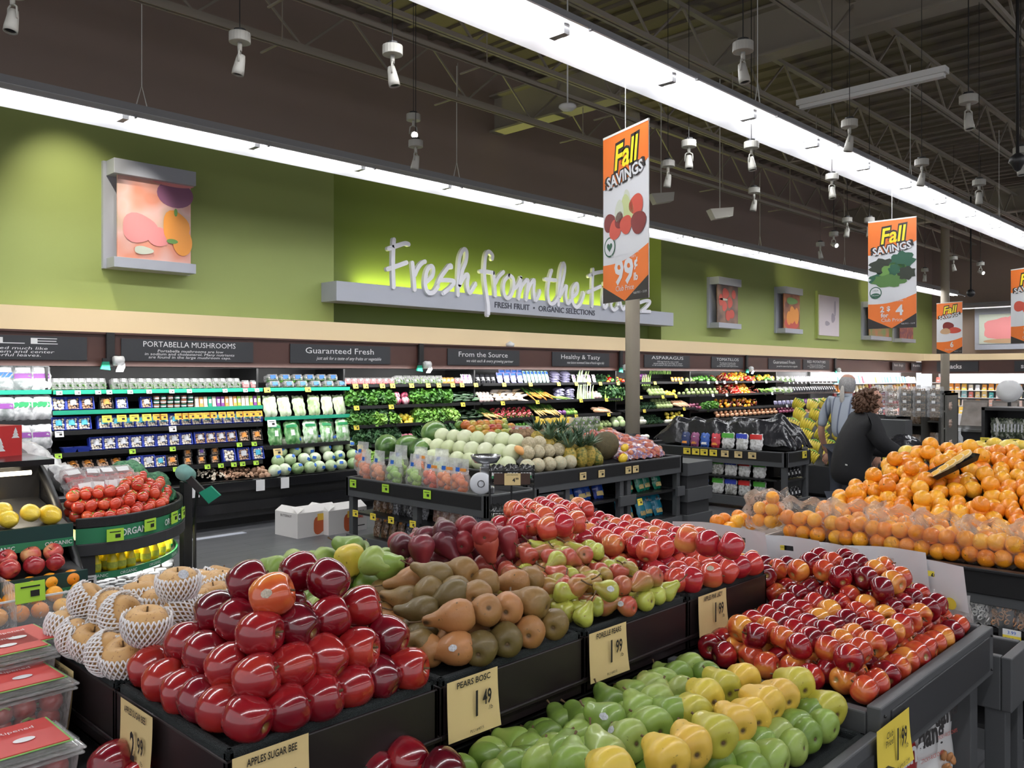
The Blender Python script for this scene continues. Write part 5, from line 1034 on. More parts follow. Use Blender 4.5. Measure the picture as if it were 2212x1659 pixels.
NETB = bag(vary('net_bag', [(.35, .05, .05), (.55, .2, .1), (.08, .06, .25), (.75, .6, .6)], .3, .3, 22, amt=1.4), [], .22, .12, .24, 41, 'plum_bag', wr=.014)
b = MB(); R_ = random.Random(8)
for k in range(12): b.ball(.036, 9, 6, 0, Matrix.Translation((R_.uniform(-.08, .08), R_.uniform(-.045, .045), .03+.017*k)))
mk('fruit', b, vary('plum_in_net', [(.4, .05, .05), (.65, .25, .12)], .3, .4), NETB, True); proto(NETB)
for j in range(3):
    for i in range(5): place(NETB, (7.06+.15*i+rr(-.02, .02), 5.16+.2*j, .80+.06*j), (-1.15+rr(-.15, .15), 0, rr(-.5, .5)), 1., 'printed net bag of red plums on the right of the melon table, %s row' % ['front', 'middle', 'back'][j], 'net bags %d' % j)
for i in range(26):
    k, r2 = i % 7, i // 7
    place(MEL_P['m'], (6.0+.095*k+rr(-.01, .01), 6.28+.09*r2, 1.05 + (.05 if r2 == 1 else .09 if r2 > 1 else 0)), (1.3, rr(-.5, .5), rr(0, 6)), 1.1, 'red and green mango in the pile behind the honeydews', 'mangoes')
for i in range(60):
    k, r2 = i % 15, i // 15
    place(MEL_P['k'], (6.3+.062*k, 5.92+.055*r2, 1.04+.012*r2), (1.3, rr(-.5, .5), rr(0, 6)), 1, 'brown kiwi in the pile behind the cantaloupes', 'kiwis')
for i in range(12): place(CL['berry'], (6.55+.1*i % 1.1, 6.2+.1*(i//11), 1.04), (0, 0, 0), 1, 'small clear box in the row behind the kiwis', 'boxes behind the kiwis')
for i in range(5): place(MEL_P['y'], (7.1+.125*i, 6.42, 1.10), (0, 1.3, .5), 1, 'bright yellow melon in the row behind the pineapple crowns', 'yellow melons')
for i, (x, y) in enumerate([(7.35, 6.15), (7.5, 6.1), (7.62, 5.98)]): place(MEL_P['pap'], (x, y, 1.04), (0, 1.35, .4*i), .8, 'green papaya right of the pineapple crowns', 'papayas')
for i in range(8): place(CL['sprout'], (7.2+.12*(i % 4), 6.0, 1.02+.085*(i//4)), (0, 0, 0), .8, 'clear box in the stack right of the papayas', 'clear boxes by the papayas')
for i in range(7): place(MEL_P['k'], (7.62+.05*(i % 3), 5.9+.05*(i//3), 1.02), (0, 0, 0), 1.5, 'orange mini pumpkin beside the pillar', 'orange mini pumpkins', None).data.materials
for px, py, X, l in [(1107, 962, 6.0, 'among the cantaloupes'), (1273, 948, 7.6, 'by the papayas, left'), (1296, 946, 7.7, 'by the papayas, middle'), (1323, 948, 7.8, 'by the papayas, right')]:
    p = UX(px, py, X-.2); ticket('cream' if px < 1200 else 'yellow', p, (0, 0, -.5), 1.6, 'upright price card standing %s' % l)
# wire rack of nut packets
RK = empty('wire_rack', (4.46, 4.31, 0), -.78)
for z0 in (.30, .62-.0, .93): pass
for z0 in (.58, .87):
    b = MB()
    for s in (0, .1): b.box(-.16, .16, -.12, -.115, z0+s*.9, z0+s*.9+.008)
    for k in range(9):
        x = -.16+.04*k; b.tube([(x, -.12, z0), (x, -.12, z0+.1)], .002, 4); b.tube([(x, .12, z0), (x, .12, z0+.1)], .002, 4)
    for (a, c) in (((-.16, -.12), (-.16, .12)), ((.16, -.12), (.16, .12)), ((-.16, .12), (.16, .12)), ((-.16, -.12), (.16, -.12))):
        for s in (0, .1): b.tube([(a[0], a[1], z0+s), (c[0], c[1], z0+s)], .004, 5)
    b.box(-.16, .16, -.12, .12, z0-.004, z0); mk('basket', b, BLACKM, RK)
    mk('front_board', MB().box(-.13, .13, -.128, -.122, z0+.005, z0+.085), mat('rack_brown', (.06, .03, .02), .5), RK)
    t = mk('price_card', MB().box(-.055, .06, -.132, -.128, z0, z0+.085), TAGC, RK)
    text('RAW PINE NUTS', .011, (0, -.1335, z0+.073), FY, INK, t); text('4', .04, (.012, -.1335, z0+.035), FY, INK, t, off=.02); text('99', .022, (.035, -.1335, z0+.045), FY, INK, t, off=.02)
for (x, y) in ((-.16, 0), (.16, 0), (0, .1)): mk('upright', MB().tube([(x, y, 0), (x, y, 1.0)], .008, 6), BLACKM, RK)
mk('foot', MB().box(-.2, .2, -.015, .015, 0, .015), BLACKM, RK); tag(RK, 'dark wire rack with two baskets of nut packets beside the scale', 'rack')
NUT = bag(mat('nut_pouch', (.03, .03, .03), .2, noise=.5, nscale=30), [('label', WHITEP, .075, .05, .085), ('label_stripe', GRNL, .075, .03, .05)], .1, .035, .12, 51, 'nut_packet')
for z0, w in ((.59, 'lower'), (.88, 'upper')):
    for j in range(3):
        for i in range(3):
            p = Matrix.Rotation(-.78, 4, 'Z') @ Vector((-.105+.105*i, -.07+.06*j, z0)); place(NUT, (4.46+p.x, 4.31+p.y, p.z), (-.2, rr(-.15, .15), -.78), 1, 'black nut packet with a green and white label in the %s wire basket' % w, 'nut packets %s basket' % w)

# ---------------------------------------------------------------- dried fruit table under the black tarp
TT = empty('display_table', (0, 0, 0)); bin_frame(TT, 9.5, 10.15, 4.66, 6.5, .74)
mk('inner_wall', MB().box(9.85, 10.05, 5.0, 6.4, .1, .68), BLACKM, TT)
for z in (.16, .40): shelf_x(TT, 4.8, 6.4, 9.5, z, .34); shelf_y(TT, 9.6, 10.1, 4.66, z, .3)
mk('upper_box', MB().box(9.78, 10.1, 4.75, 6.4, .74, .92), BLACKM, TT); tag(TT, 'grey and black table of dried fruit pouches with a black tarp over its top', 'display table')
def tarp():
    R = random.Random(9); bl = [(R.uniform(0, 1), R.uniform(0, 1), R.uniform(.05, .16), R.uniform(.04, .12)) for _ in range(26)]
    def f(u, v):
        x = 9.66+.62*u; y = 4.68+2.0*v; e = min(1, 6*u, 6*(1-u))*min(1, 7*v, 7*(1-v))
        z = .78+.25*max(0, e)**.6 + sum(h*math.exp(-((u-a)**2+(v-b)**2)/(r*r)) for a, b, r, h in bl)*.5*e + .02*math.sin(30*u+14*v)+.015*math.sin(41*v-9*u)
        return (x+.02*math.sin(20*v), y, z)
    return MB().grid(44, 60, f)
tag(mk('black_tarp', tarp(), mat('black_sheet', (.018, .018, .022), .22, bump=.8, bscale=14), None, True), 'crumpled black plastic tarp draped over the dried fruit table', 'tarp')
PCH = {}
for n, c, l in [('purple', (.3, .08, .2), ORL), ('blue', (.04, .12, .45), WHITEP), ('red', (.55, .04, .06), ORL), ('navy', (.03, .05, .15), ORL)]:
    PCH[n] = bag(mat('pouch_'+n, c, .35), [('label', l, .08, .03, .06), ('label', WHITEP, .05, .12, .13)], .13, .06, .18, len(n)*2 % 9, 'dried_fruit_pouch')
for n, c in [('green', (.08, .4, .04)), ('blue', (.03, .06, .5)), ('red', (.65, .02, .02))]:
    PCH['t'+n] = bag(vary('clear_pouch_body', [(.25, .25, .22), (.6, .6, .58), (.85, .85, .85)], .25, .6, 40, amt=1.), [('top_band', mat('band_'+n, c, .35), .16, .13, .19)], .17, .07, .2, len(n)*2 % 9, 'nut_pouch')
def pouchrow(z, items, what, X=9.6):
    for px, k in items:
        place(PCH[k], (X, YatX(px, X), z), (-.15, 0, -PI/2+rr(-.08, .08)), 1., '%s pouch at the %s' % ({'t': k[1:]+'-topped clear', 'p': 'purple', 'b': 'blue', 'r': 'red', 'n': 'dark blue'}[k[0]], what), '%s pouches %s' % (k, what))
pouchrow(.74, [(1480, 'navy'), (1500, 'purple'), (1522, 'blue'), (1545, 'red'), (1572, 'tgreen'), (1602, 'tblue'), (1633, 'tred')], 'front edge of the tarp table', 9.56)
pouchrow(.40, [(1500, 'purple'), (1522, 'blue'), (1550, 'tgreen'), (1578, 'tblue'), (1607, 'tred'), (1640, 'tgreen')], 'middle shelf of the tarp table')
pouchrow(.16, [(1500, 'red'), (1520, 'blue'), (1550, 'tgreen'), (1578, 'tblue'), (1607, 'tred'), (1640, 'tgreen')], 'lowest shelf of the tarp table')
for px, c in [(1484, 'yellow'), (1503, 'yellow'), (1521, 'yellow'), (1541, 'yellow'), (1566, 'cream'), (1595, 'cream'), (1625, 'cream')]: ticket(c, (9.49, YatX(px, 9.49), .68), (0, 0, -PI/2), 1.3, '%s price ticket on the rim of the tarp table' % c)['group'] = c+' tarp table tickets'
ticket('yellow', (9.95, 4.65, .69), (0, 0, 0), 1.4, 'yellow price ticket on the side of the tarp table, left of the bananas')
for z in (.17, .41):
    for j in range(2):
        for i in range(5): place(BG['blk'], (9.62+.095*i, 4.74+.03*j, z+.0), (-.1, 0, 0), .85 if j else .8, 'dark packet on the %s side shelf of the tarp table' % ('lower' if z < .3 else 'upper'), 'side packets %s' % z)
# ---------------------------------------------------------------- bananas
def banana_hand():
    b = MB()
    for k in range(6):
        a = (k-2.5)*.12; pts = []; rs = []
        for i in range(8):
            t = i/7; th = -1.0+1.5*t; pts.append((.03*(k-2.5)*(1-.3*t)+a*.05, -.1*math.cos(th)+.05, -.13*math.sin(th)-.1)); rs.append(.019*math.sin(PI*min(1, .12+.8*t))**.6)
        b.tube(pts, rs, 7)
    r = mk('banana_hand', b, vary('banana_skin', [(.62, .55, .05), (.88, .7, .08), (.9, .76, .2)], .4, .1, 10), None, True)
    mk('crown', MB().tube([(-.07, .0, 0), (0, .01, .02), (.07, 0, 0)], .014, 6), LEAFL, r, True); tag(r, 'x', 'bananas'); return proto(r)
BAN = banana_hand()
BT = empty('banana_stand', (0, 0, 0))
b = MB(); b.add([(11.3, 4.55, 0), (12.3, 4.55, 0), (12.3, 5.9, 0), (11.3, 5.9, 0), (11.3, 4.55, .40), (12.3, 4.55, 1.10), (12.3, 5.9, 1.10), (11.3, 5.9, .40)], [(0,3,2,1),(4,5,6,7),(0,1,5,4),(1,2,6,5),(2,3,7,6),(3,0,4,7)]); mk('slope', b, BLACKM, BT)
mk('front_board', MB().box(11.22, 11.3, 4.5, 5.95, .05, .42), GREYD, BT); tag(BT, 'black sloping banana stand behind the tarp table', 'display stand')
for r_ in range(6):
    for i in range(5 if r_ < 5 else 6):
        place(BAN, (11.34+.16*r_, 4.68+.24*i+.05*(r_ % 2) if r_ < 5 else 4.68+.21*i, .60+.135*r_), (.3+rr(-.15, .15), rr(.2, .7), -PI/2+rr(-.3, .3)), rr(.9, 1.05), 'hand of yellow bananas in the %s row of the stand' % ['lowest', 'second', 'third', 'fourth', 'fifth', 'top'][r_], 'banana row %d' % r_)
ticket('cream', (11.2, 4.62, .34), (0, 0, -PI/2), 1.3, 'cream price ticket on the front board of the banana stand')
b = MB(); b.grid(10, 3, lambda u, v: (11.9-.5*u, 5.3-.75*u, 1.22-.28*u+.03*math.sin(5*u)+.05*abs(v-.5)) if 0 else (11.95-.5*u+.1*(v-.5), 5.35-.8*u+.14*(v-.5)*math.sin(PI*(u*.9+.05)), 1.30-.36*u+.04*abs(v-.5)))
tag(mk('banana_leaf', b, LEAF, None, True), 'long dark green decorative leaf lying over the bananas', 'leaf')
# ================================================================ far meat and dairy cases
MPK = [vary('far_pack_a', [(.8, .25, .2), (.85, .5, .4), (.9, .8, .75)], .4, spread=1.2, amt=.1), vary('far_pack_b', [(.1, .2, .6), (.8, .6, .1), (.85, .85, .85), (.1, .5, .5)], .4, spread=1.3, amt=.1), vary('far_pack_c', [(.85, .3, .05), (.9, .6, .1), (.9, .85, .7)], .4, spread=1.2, amt=.1), vary('far_pack_d', [(.35, .03, .05), (.6, .1, .1)], .4, spread=1., amt=.1)]
FP = []
for m in MPK:
    b = MB(); b.taper(.07, .03, 0, .19, .9); o = mk('meat_pack', b, m, bevel=.006); mk('label', MB().box(-.04, .04, -.031, -.03, .05, .09), WHITEP, o); tag(o, 'x', 'package'); FP.append(proto(o))
FC = empty('meat_case', (0, 0, 0))
WC = mat('white_case', (.7, .7, .7), .4)
b = MB(); b.box(HX1+.05, 27.8, 8.9, 9.9, 0, .5); b.box(HX1+.05, 27.9, 9.85, 9.95, .4, 1.76); mk('body', b, WC, FC)
for z in (.75, 1.0, 1.22, 1.45): mk('shelf', MB().box(HX1+.1, 27.8, 9.25, 9.85, z-.02, z), WC, FC)
tag(FC, 'bright meat case along the green wall beyond the produce case', 'refrigerated case')
area('case_lamp', ((HX1+27.8)/2, 9.2, 1.74), 6.2, .06, 95, (1, .98, 1), (.5, 0, 0))
for j, z in enumerate((.52, .75, 1.0, 1.22, 1.45)):
    n = 26
    for i in range(n):
        k = [0, 3, 3, 2, 1][j] if RND.random() < .6 else RND.randrange(4)
        place(FP[k], (HX1+.4+(27.4-HX1)*i/n, 9.33 if j else 9.1, z), (-.2, 0, rr(-.2, .2)), rr(.85, 1.1), 'wrapped package on the %s shelf of the far meat case' % ['lowest', 'second', 'middle', 'fourth', 'top'][j], 'far meat shelf %d' % j)
BC = empty('dairy_case', (0, 0, 0))
b = MB(); b.box(27.6, 28.9, -3, 9.0, 0, .5); b.box(28.75, 28.85, -3, 9.0, .4, 1.76); b.box(27.85, 28.8, -3, 9.1, 1.72, 1.76); mk('body', b, WC, BC)
for z in (.75, 1.0, 1.22, 1.45): mk('shelf', MB().box(28.0, 28.75, -3, 9.0, z-.02, z), WC, BC)
tag(BC, 'bright dairy case along the tan back wall', 'refrigerated case')
area('case_lamp', (27.95, 4.0, 1.70), .06, 9, 150, (1, .97, .97), (0, -.5, 0))
for j, z in enumerate((.52, .75, 1.0, 1.22, 1.45)):
    n = 44
    for i in range(n):
        y = 8.8-.185*i; k = (1 if i > 20 and j > 1 else [0, 0, 2, 2, 0][j]) if RND.random() < .6 else RND.randrange(3)
        place(FP[k], (28.06 if j else 27.8, y, z), (-.15, 0, -PI/2+rr(-.2, .2)), rr(.85, 1.08), 'carton or packet on the %s shelf of the far dairy case' % ['lowest', 'second', 'middle', 'fourth', 'top'][j], 'far dairy shelf %d' % j)
# ---------------------------------------------------------------- bakery shelving and gondolas before them
TAU = mat('taupe_shelving', (.13, .125, .11), .5)
BREAD = bag(vary('bread_bag', [(.35, .22, .13), (.6, .45, .33), (.8, .75, .7)], .3, .5, 30, amt=.9), [], .12, .09, .26, 61, 'bread_bag')
CROUT = bag(vary('crouton_box', [(.3, .2, .15), (.55, .4, .32)], .35, .3, 30, amt=.9), [('label', WHITEP, .04, .04, .07)], .1, .07, .12, 62, 'crouton_pack')
def gondola(px0, px1, X, zt, shelves, lab, m=TAU, dep=.5):
    y1, y0 = YatX(px0, X), YatX(px1, X); r = empty('shelving_unit', (0, 0, 0))
    mk('back', MB().box(X+dep-.03, X+dep, y0, y1, 0, zt), m, r); mk('side', MB().box(X, X+dep, y0, y0+.03, 0, zt), m, r); mk('side', MB().box(X, X+dep, y1-.03, y1, 0, zt), m, r); mk('top', MB().box(X, X+dep, y0, y1, zt-.03, zt), m, r)
    for z in shelves: mk('shelf', MB().box(X, X+dep-.03, y0+.03, y1-.03, z-.025, z), m, r)
    tag(r, lab, 'shelving'); return y0, y1
def stock(p, y0, y1, X, z, n, lab, sc=1., rows=1, dz=0):
    for r in range(rows):
        for i in range(n): place(p, (X+.1+.12*r, y1-.08-(y1-y0-.16)*(i+.5)/n, z+dz*r), (-.08, 0, -PI/2+rr(-.15, .15)), sc, lab, lab)
a = gondola(1943, 1994, 13.5, 1.42, (.2, .52, .92), 'taupe shelving unit of bagged bread, left one of two')
for z, w in ((.2, 'bottom'), (.52, 'middle'), (.92, 'top')): stock(BREAD, *a, 13.5, z, 6, 'bagged loaf on the %s shelf of the left bread unit' % w, .9); 
a = gondola(1996, 2032, 13.7, 1.42, (.2, .55, .97), 'taupe shelving unit of bagged bread, right one of two')
for z, w in ((.2, 'bottom'), (.55, 'middle'), (.97, 'top')): stock(BREAD, *a, 13.7, z, 4, 'bagged loaf on the %s shelf of the right bread unit' % w, .9)
a = gondola(1868, 1941, 13.0, 1.05, (.35, .7), 'dark shelving unit with stacked clear bakery boxes on top', GREYD)
for z, w in ((.35, 'lower'), (.7, 'upper')): stock(CROUT, *a, 13.0, z, 9, 'small crouton pack on the %s shelf behind the woman' % w, 1.4)
CAKE = clamshell((vary('cake', [(.3, .2, .12), (.6, .5, .4)], .5), 'l'), WHITEP, .085, .11, .08, 'bakery_box')
for k in range(4):
    for i in range(5): place(CAKE, (13.15, a[1]-.16-.2*i, 1.05+.112*k), (0, 0, -PI/2), 1, 'clear bakery box in the stack behind the woman, layer %s' % ['one', 'two', 'three', 'four'][k], 'bakery boxes %d' % k)
a = gondola(2034, 2046, 13.2, 1.40, (.3, .6, .9, 1.15), 'narrow end shelf of small boxes by the far pillar')
for z in (.3, .6, .9, 1.15): stock(CROUT, *a, 13.2, z, 2, 'small box on the narrow end shelf', 1.)
a = gondola(2120, 2290, 9.6, 1.33, (.28, .52, .76, 1.02), 'black shelving unit of dark snack packets at the right edge', BLACKM)
WR = bag(vary('wrap_packet', [(.02, .03, .02), (.07, .09, .05), (.45, .45, .4)], .25, .5, 30, amt=1.), [('label', LGREY, .02, .06, .14)], .075, .05, .2, 63, 'snack_packet')
for z, w in ((.28, 'lowest'), (.52, 'second'), (.76, 'third'), (1.02, 'top')):
    stock(WR, *a, 9.6, z, 17, 'dark snack packet on the %s shelf of the black unit' % w, 1.)
for px, z in ((2128, .99), (2192, .99), (2130, .73), (2193, .73)): ticket('yellow' if z > .9 else 'white', (9.58, YatX(px, 9.58), z), (0, 0, -PI/2), 1.1, '%s ticket on the black unit, %s' % ('yellow' if z > .9 else 'white', 'left' if px < 2150 else 'right'))
# service counter with trays between
SVC = empty('service_counter', (0, 0, 0)); X = 15.5; y1, y0 = YatX(2052, X), YatX(2125, X)
mk('counter', MB().box(X, X+.8, y0, y1, .0, .72), BLACKM, SVC); mk('top', MB().box(X-.05, X+.85, y0, y1, .72, .76), STEEL, SVC)
for i in range(3):
    yy = y1-.3-.45*i; b = MB(); b.add([(X+.1, yy-.18, .80), (X+.1, yy+.18, .80), (X+.35, yy+.18, 1.2), (X+.35, yy-.18, 1.2)], [(0, 1, 2, 3)]); b.add([(X+.36, yy-.2, .76), (X+.36, yy+.2, .76), (X+.36, yy+.2, 1.24), (X+.36, yy-.2, 1.24)], [(0, 1, 2, 3)]); mk('tray_panel', b, mat('tray_print', (.25, .22, .2), .3, noise=.6, nscale=6), SVC)
    b = MB(); b.box(X, X+.1, yy-.2, yy+.2, .76, .82); mk('tray_rim', b, STEEL, SVC)
mk('lower_shelf', MB().box(X-.35, X, y0, y1, .42, .45), STEEL, SVC); tag(SVC, 'steel service counter with upright trays, right of the far pillar', 'counter')
BOT = mk('spray_bottle', MB().lathe([(.001, 0), (.045, 0), (.045, .14), (.02, .18), (.018, .24), (.001, .24)], 12), HAZE, None, True); mk('trigger', MB().box(-.05, .03, -.012, .012, .22, .26), WHITEP, BOT); tag(BOT, 'x', 'bottle'); proto(BOT)
for px, l in ((2055, 'left'), (2072, 'right')): place(BOT, (X-.2, YatX(px, X-.2), .45), (0, 0, 0), 1.3, 'clear spray bottle on the low counter shelf, %s of two' % l)
b = MB(); b.lathe([(.05, 0), (.14, 0), (.14, .1), (.05, .1)], 22, 0, Matrix.Rotation(PI/2, 4, 'Y')); r_ = mk('bag_roll', b, WHITEP, None, True, loc=(12, YatX(2178, 12.), 1.46)); mk('holder', MB().tube([(0.05, 0, 0), (.05, 0, -.46)], .02, 6), BLACKM, r_); tag(r_, 'white bag roll in a black holder over the black unit', 'bag roll')
# grey kiosk table in front of the woman
KT = empty('display_table', (0, 0, 0)); bin_frame(KT, 10.5, 11.2, 3.6, 4.25, .72); mk('tall_panel', MB().box(10.9, 11.15, 3.8, 4.2, .7, 1.1), GREY, KT); tag(KT, 'grey display table behind the woman with a yellow ticket', 'display table')
ticket('yellow', (10.48, YatX(1918, 10.48), .66), (0, 0, -PI/2), 1.5, 'yellow ticket on the grey table behind the woman'); ticket('yellow', (10.6, YatX(1930, 10.6), .5), (-.3, 0, -PI/2), 3., 'large yellow card lying below the grey table')
b = MB(); b.grid(14, 14, lambda u, v: (10.52+.4*u, 3.45+.6*v, .76+.16*math.sin(PI*u)*math.sin(PI*v)+.03*math.sin(17*u+9*v)))
tag(mk('black_sheet', b, mat('black_sheet', (.018, .018, .022), .22), None, True), 'crumpled black sheet on the grey table behind the woman', 'plastic sheet')
# white carton boxes on the floor by the case
CARD = mat('white_cardboard', (.68, .66, .64), .6)
def carton(loc, rz, lab, w=.5, d=.4, h=.25):
    r = mk('carton', MB().box(-w/2, w/2, -d/2, d/2, 0, h), CARD, None, loc=loc, rot=(0, 0, rz))
    b = MB(); b.add([(-w/2, -d/2, h), (w/2, -d/2, h), (w/2, -d/2+.1, h+.06), (-w/2, -d/2+.1, h+.06)], [(0, 1, 2, 3)]); b.add([(-w/2, d/2, h), (-w/2, -d/2, h), (-w/2+.08, -d/2, h+.05), (-w/2+.08, d/2, h+.05)], [(0, 1, 2, 3)]); mk('flap', b, CARD, r)
    y = -d/2-.002; b = MB(); disc(b, .02, h*.42, .085, h*.36, y, 0, 20, lambda a: 1+.12*math.cos(3*a)); mk('printed_squash', b, mat('print_rust', (.5, .1, .03), .5), r)
    mk('printed_badge', MB().box(-.01, .07, y-.002, y-.001, h*.62, h*.9), mat('print_gold', (.8, .5, .05), .5), r)
    text('PRIDE', .045, (.15, y-.003, h*.78), FY, INK, r, off=.03); text('TIME', .045, (.15, y-.003, h*.6), FY, PR, r, off=.03)
    mk('printed_lines', MB().box(.08, .22, y-.002, y-.001, h*.2, h*.24), INK, r)
    text('BUTTERNUT', .03, (0, 0, 0), (0, 0, 0), INK, r).matrix_local = Matrix.Translation((-w/2-.003, 0, h*.85)) @ Euler((PI/2, 0, -PI/2)).to_matrix().to_4x4() @ Matrix.Scale(.035, 4)
    tag(r, lab, 'carton')
p = UD(668, 1138, 8.9); carton((p.x, p.y+.05, 0), .05, 'white produce carton with a squash print on the floor, left of two')
p = UD(728, 1128, 9.0); carton((p.x+.06, p.y+.1, 0), .05, 'white produce carton with a squash print on the floor, right of two')
b = MB(); b.box(-.3, .3, -.05, .05, 0, .004); tag(mk('floor_grille', b, SILVER, None, loc=(*XY(470, 8.75), 0), rot=(0, 0, 0)), 'narrow metal floor plate at the foot of the produce case', 'floor plate')

# ================================================================ people
def skin_body(name, J, E, root=0, lv=2):
    """J: joints (x, y, z, rx, ry); E: edges"""
    me = bpy.data.meshes.new(name); me.from_pydata([j[:3] for j in J], E, []); o = bpy.data.objects.new(name, me); COL.objects.link(o)
    sm = o.modifiers.new('skin', 'SKIN'); sm.use_smooth_shade = True
    for i, j in enumerate(J): me.skin_vertices[0].data[i].radius = (j[3], j[4] if len(j) > 4 else j[3])
    me.skin_vertices[0].data[root].use_root = True
    su = o.modifiers.new('subd', 'SUBSURF'); su.levels = lv; su.render_levels = lv
    return o
def bake(o, mats):
    bpy.context.view_layer.update(); dg = bpy.context.evaluated_depsgraph_get()
    me = bpy.data.meshes.new_from_object(o.evaluated_get(dg)); old = o.name; bpy.data.objects.remove(o)
    me.materials.clear()
    for m in mats: me.materials.append(m)
    me.polygons.foreach_set('use_smooth', [True]*len(me.polygons)); n = bpy.data.objects.new(old, me); COL.objects.link(n); return n
SKIN = mat('skin', (.55, .30, .21), .5, sub=.1); SHIRT = None
def stripes(name, c1, c2, f):
    m = mat(name, c1, .8); nt = m.node_tree; b = nt.nodes['Principled BSDF']; tc = nt.nodes.new('ShaderNodeTexCoord'); w = nt.nodes.new('ShaderNodeTexWave'); w.bands_direction = 'Y'; w.inputs['Scale'].default_value = f
    cr = nt.nodes.new('ShaderNodeValToRGB'); cr.color_ramp.elements[0].position = .02; cr.color_ramp.elements[0].color = (*c2, 1); cr.color_ramp.elements[1].position = .12; cr.color_ramp.elements[1].color = (*c1, 1)
    nt.links.new(tc.outputs['Object'], w.inputs[0]); nt.links.new(w.outputs['Fac'], cr.inputs[0]); nt.links.new(cr.outputs[0], b.inputs['Base Color']); return m
HEADP = [(.001, -.125), (.035, -.118), (.055, -.09), (.068, -.045), (.078, .01), (.08, .05), (.07, .09), (.045, .115), (.001, .125)]
def head(parent, loc, rz, skin, tilt=0.):
    h = MB(); h.lathe(HEADP, 20, 0, Matrix.Diagonal((.93, 1.15, 1, 1)), lambda a, z: 1+.06*math.sin(a)*(-1 if z < -.03 else 0))
    T = Matrix.Translation
    h.tube([(0, -.085, .015), (0, -.103, -.02), (0, -.092, -.035)], [.008, .014, .01], 6)   # nose
    for s in (-1, 1): h.ball(.028, 8, 6, 0, T((s*.076, .005, -.01)) @ Matrix.Diagonal((.3, .7, 1.1, 1)))   # ears
    o = mk('head', h, skin, parent, True, loc, (tilt, 0, rz))
    e = MB()
    for s in (-1, 1): e.ball(.012, 8, 6, 0, T((s*.03, -.078, .012)))
    mk('eyes', e, mat('eye', (.1, .07, .06), .3), o, True)
    m = MB(); m.tube([(-.022, -.082, -.062), (0, -.088, -.06), (.022, -.082, -.062)], .005, 6); mk('mouth', m, mat('lips', (.4, .14, .12), .5), o, True); return o
def hand(parent, loc, rot, skin, curl=.5, side=1):
    b = MB(); b.tube([(0, 0, .02), (0, 0, -.03), (0, 0, -.075)], [.026, .034, .036], 10, 0, Matrix.Diagonal((1, .5, 1, 1)))
    for k, (L, x) in enumerate(((.065, -.027), (.075, -.009), (.07, .009), (.055, .026))):
        b.tube([(x, 0, -.07), (x, -L*.4*curl, -.07-L*.5), (x, -L*.95*curl, -.07-L*.75)], [.009, .0085, .006], 7)
    b.tube([(side*.025, 0, -.01), (side*.05, -.012, -.045), (side*.05, -.03, -.075)], [.011, .01, .007], 7)
    return mk('hand', b, skin, parent, True, loc, rot)
# man: walking away, short sleeves, grey ponytail. Local frame: faces +X (away), Y to his left
mx, my = XY(1824, 9.25)
MAN = empty('person', (mx, my, 0), -.1)
J = [(0, 0, .95, .17, .13), (0, 0, 1.12, .18, .13), (.02, 0, 1.3, .20, .13), (.03, 0, 1.40, .12, .09), (.05, 0, 1.46, .055, .055),
     (.02, .17, 1.38, .07, .065), (.02, .25, 1.22, .055, .06), (.0, .27, 1.08, .05, .05), (.02, -.17, 1.38, .07, .065), (.02, -.24, 1.22, .055, .06), (.03, -.27, 1.10, .05, .05)]
s_ = skin_body('shirt', J, [(0, 1), (1, 2), (2, 3), (3, 4), (2, 5), (5, 6), (6, 7), (2, 8), (8, 9), (9, 10)]); s_ = bake(s_, [stripes('striped_shirt', (.36, .40, .46), (.12, .14, .2), 3.2)]); s_.parent = MAN
J = [(0, 0, .95, .155, .12), (0, .1, .8, .095, .095), (.03, .11, .48, .065, .07), (-.03, .11, .1, .045, .05), (.0, -.1, .8, .095, .095), (0, -.11, .48, .065, .07), (.0, -.11, .1, .045, .05)]
l_ = skin_body('trousers', J, [(0, 1), (1, 2), (2, 3), (0, 4), (4, 5), (5, 6)]); l_ = bake(l_, [mat('dark_trousers', (.03, .035, .05), .8)]); l_.parent = MAN
for s in (-1, 1):
    a = skin_body('arm', [(.0, s*.27, 1.12, .042, .042), (.03, s*.29, 1.0, .04, .04), (.12, s*.30, .86, .033, .035), (.17, s*.29, .78, .026, .03)], [(0, 1), (1, 2), (2, 3)], lv=1); a = bake(a, [SKIN]); a.parent = MAN
    hand(MAN, (.175, s*.29, .765), (0, -.5, PI/2), SKIN, .5, s)
    mk('shoe', MB().box(-.1, .18, s*.11-.045, s*.11+.045, 0, .09), BLACKM, MAN, bevel=.03)
h_ = head(MAN, (.07, 0, 1.545), -PI/2+PI, SKIN, .0); h_.rotation_euler = (.12, 0, PI/2)
GH = mat('grey_hair', (.36, .35, .34), .8, noise=.35, nscale=60, bump=.6, bscale=90)
b = MB(); b.lathe([(.06, -.075), (.083, -.04), (.088, .0), (.084, .05), (.062, .085), (.05, .098)], 18, 0, Matrix.Diagonal((1, 1.12, 1, 1)), caps=False); mk('hair', b, GH, h_, True, (0, .012, 0))
b = MB(); b.tube([(0, .075, -.0), (0, .105, -.03), (0, .11, -.08), (0, .10, -.16), (.0, .09, -.24)], [.02, .014, .024, .026, .006], 8); mk('ponytail', b, mat('pale_hair', (.55, .52, .47), .7, noise=.3, nscale=80), h_, True)
b = MB(); b.lathe([(.05, -.015), (.062, -.015), (.062, .02), (.05, .02)], 14); mk('collar', b, stripes('striped_shirt', (.36, .40, .46), (.12, .14, .2), 3.2), MAN, True, (.045, 0, 1.44))
b = MB(); b.tube([(0, .285, 1.075), (.0, .285, 1.06)], .047, 10); 
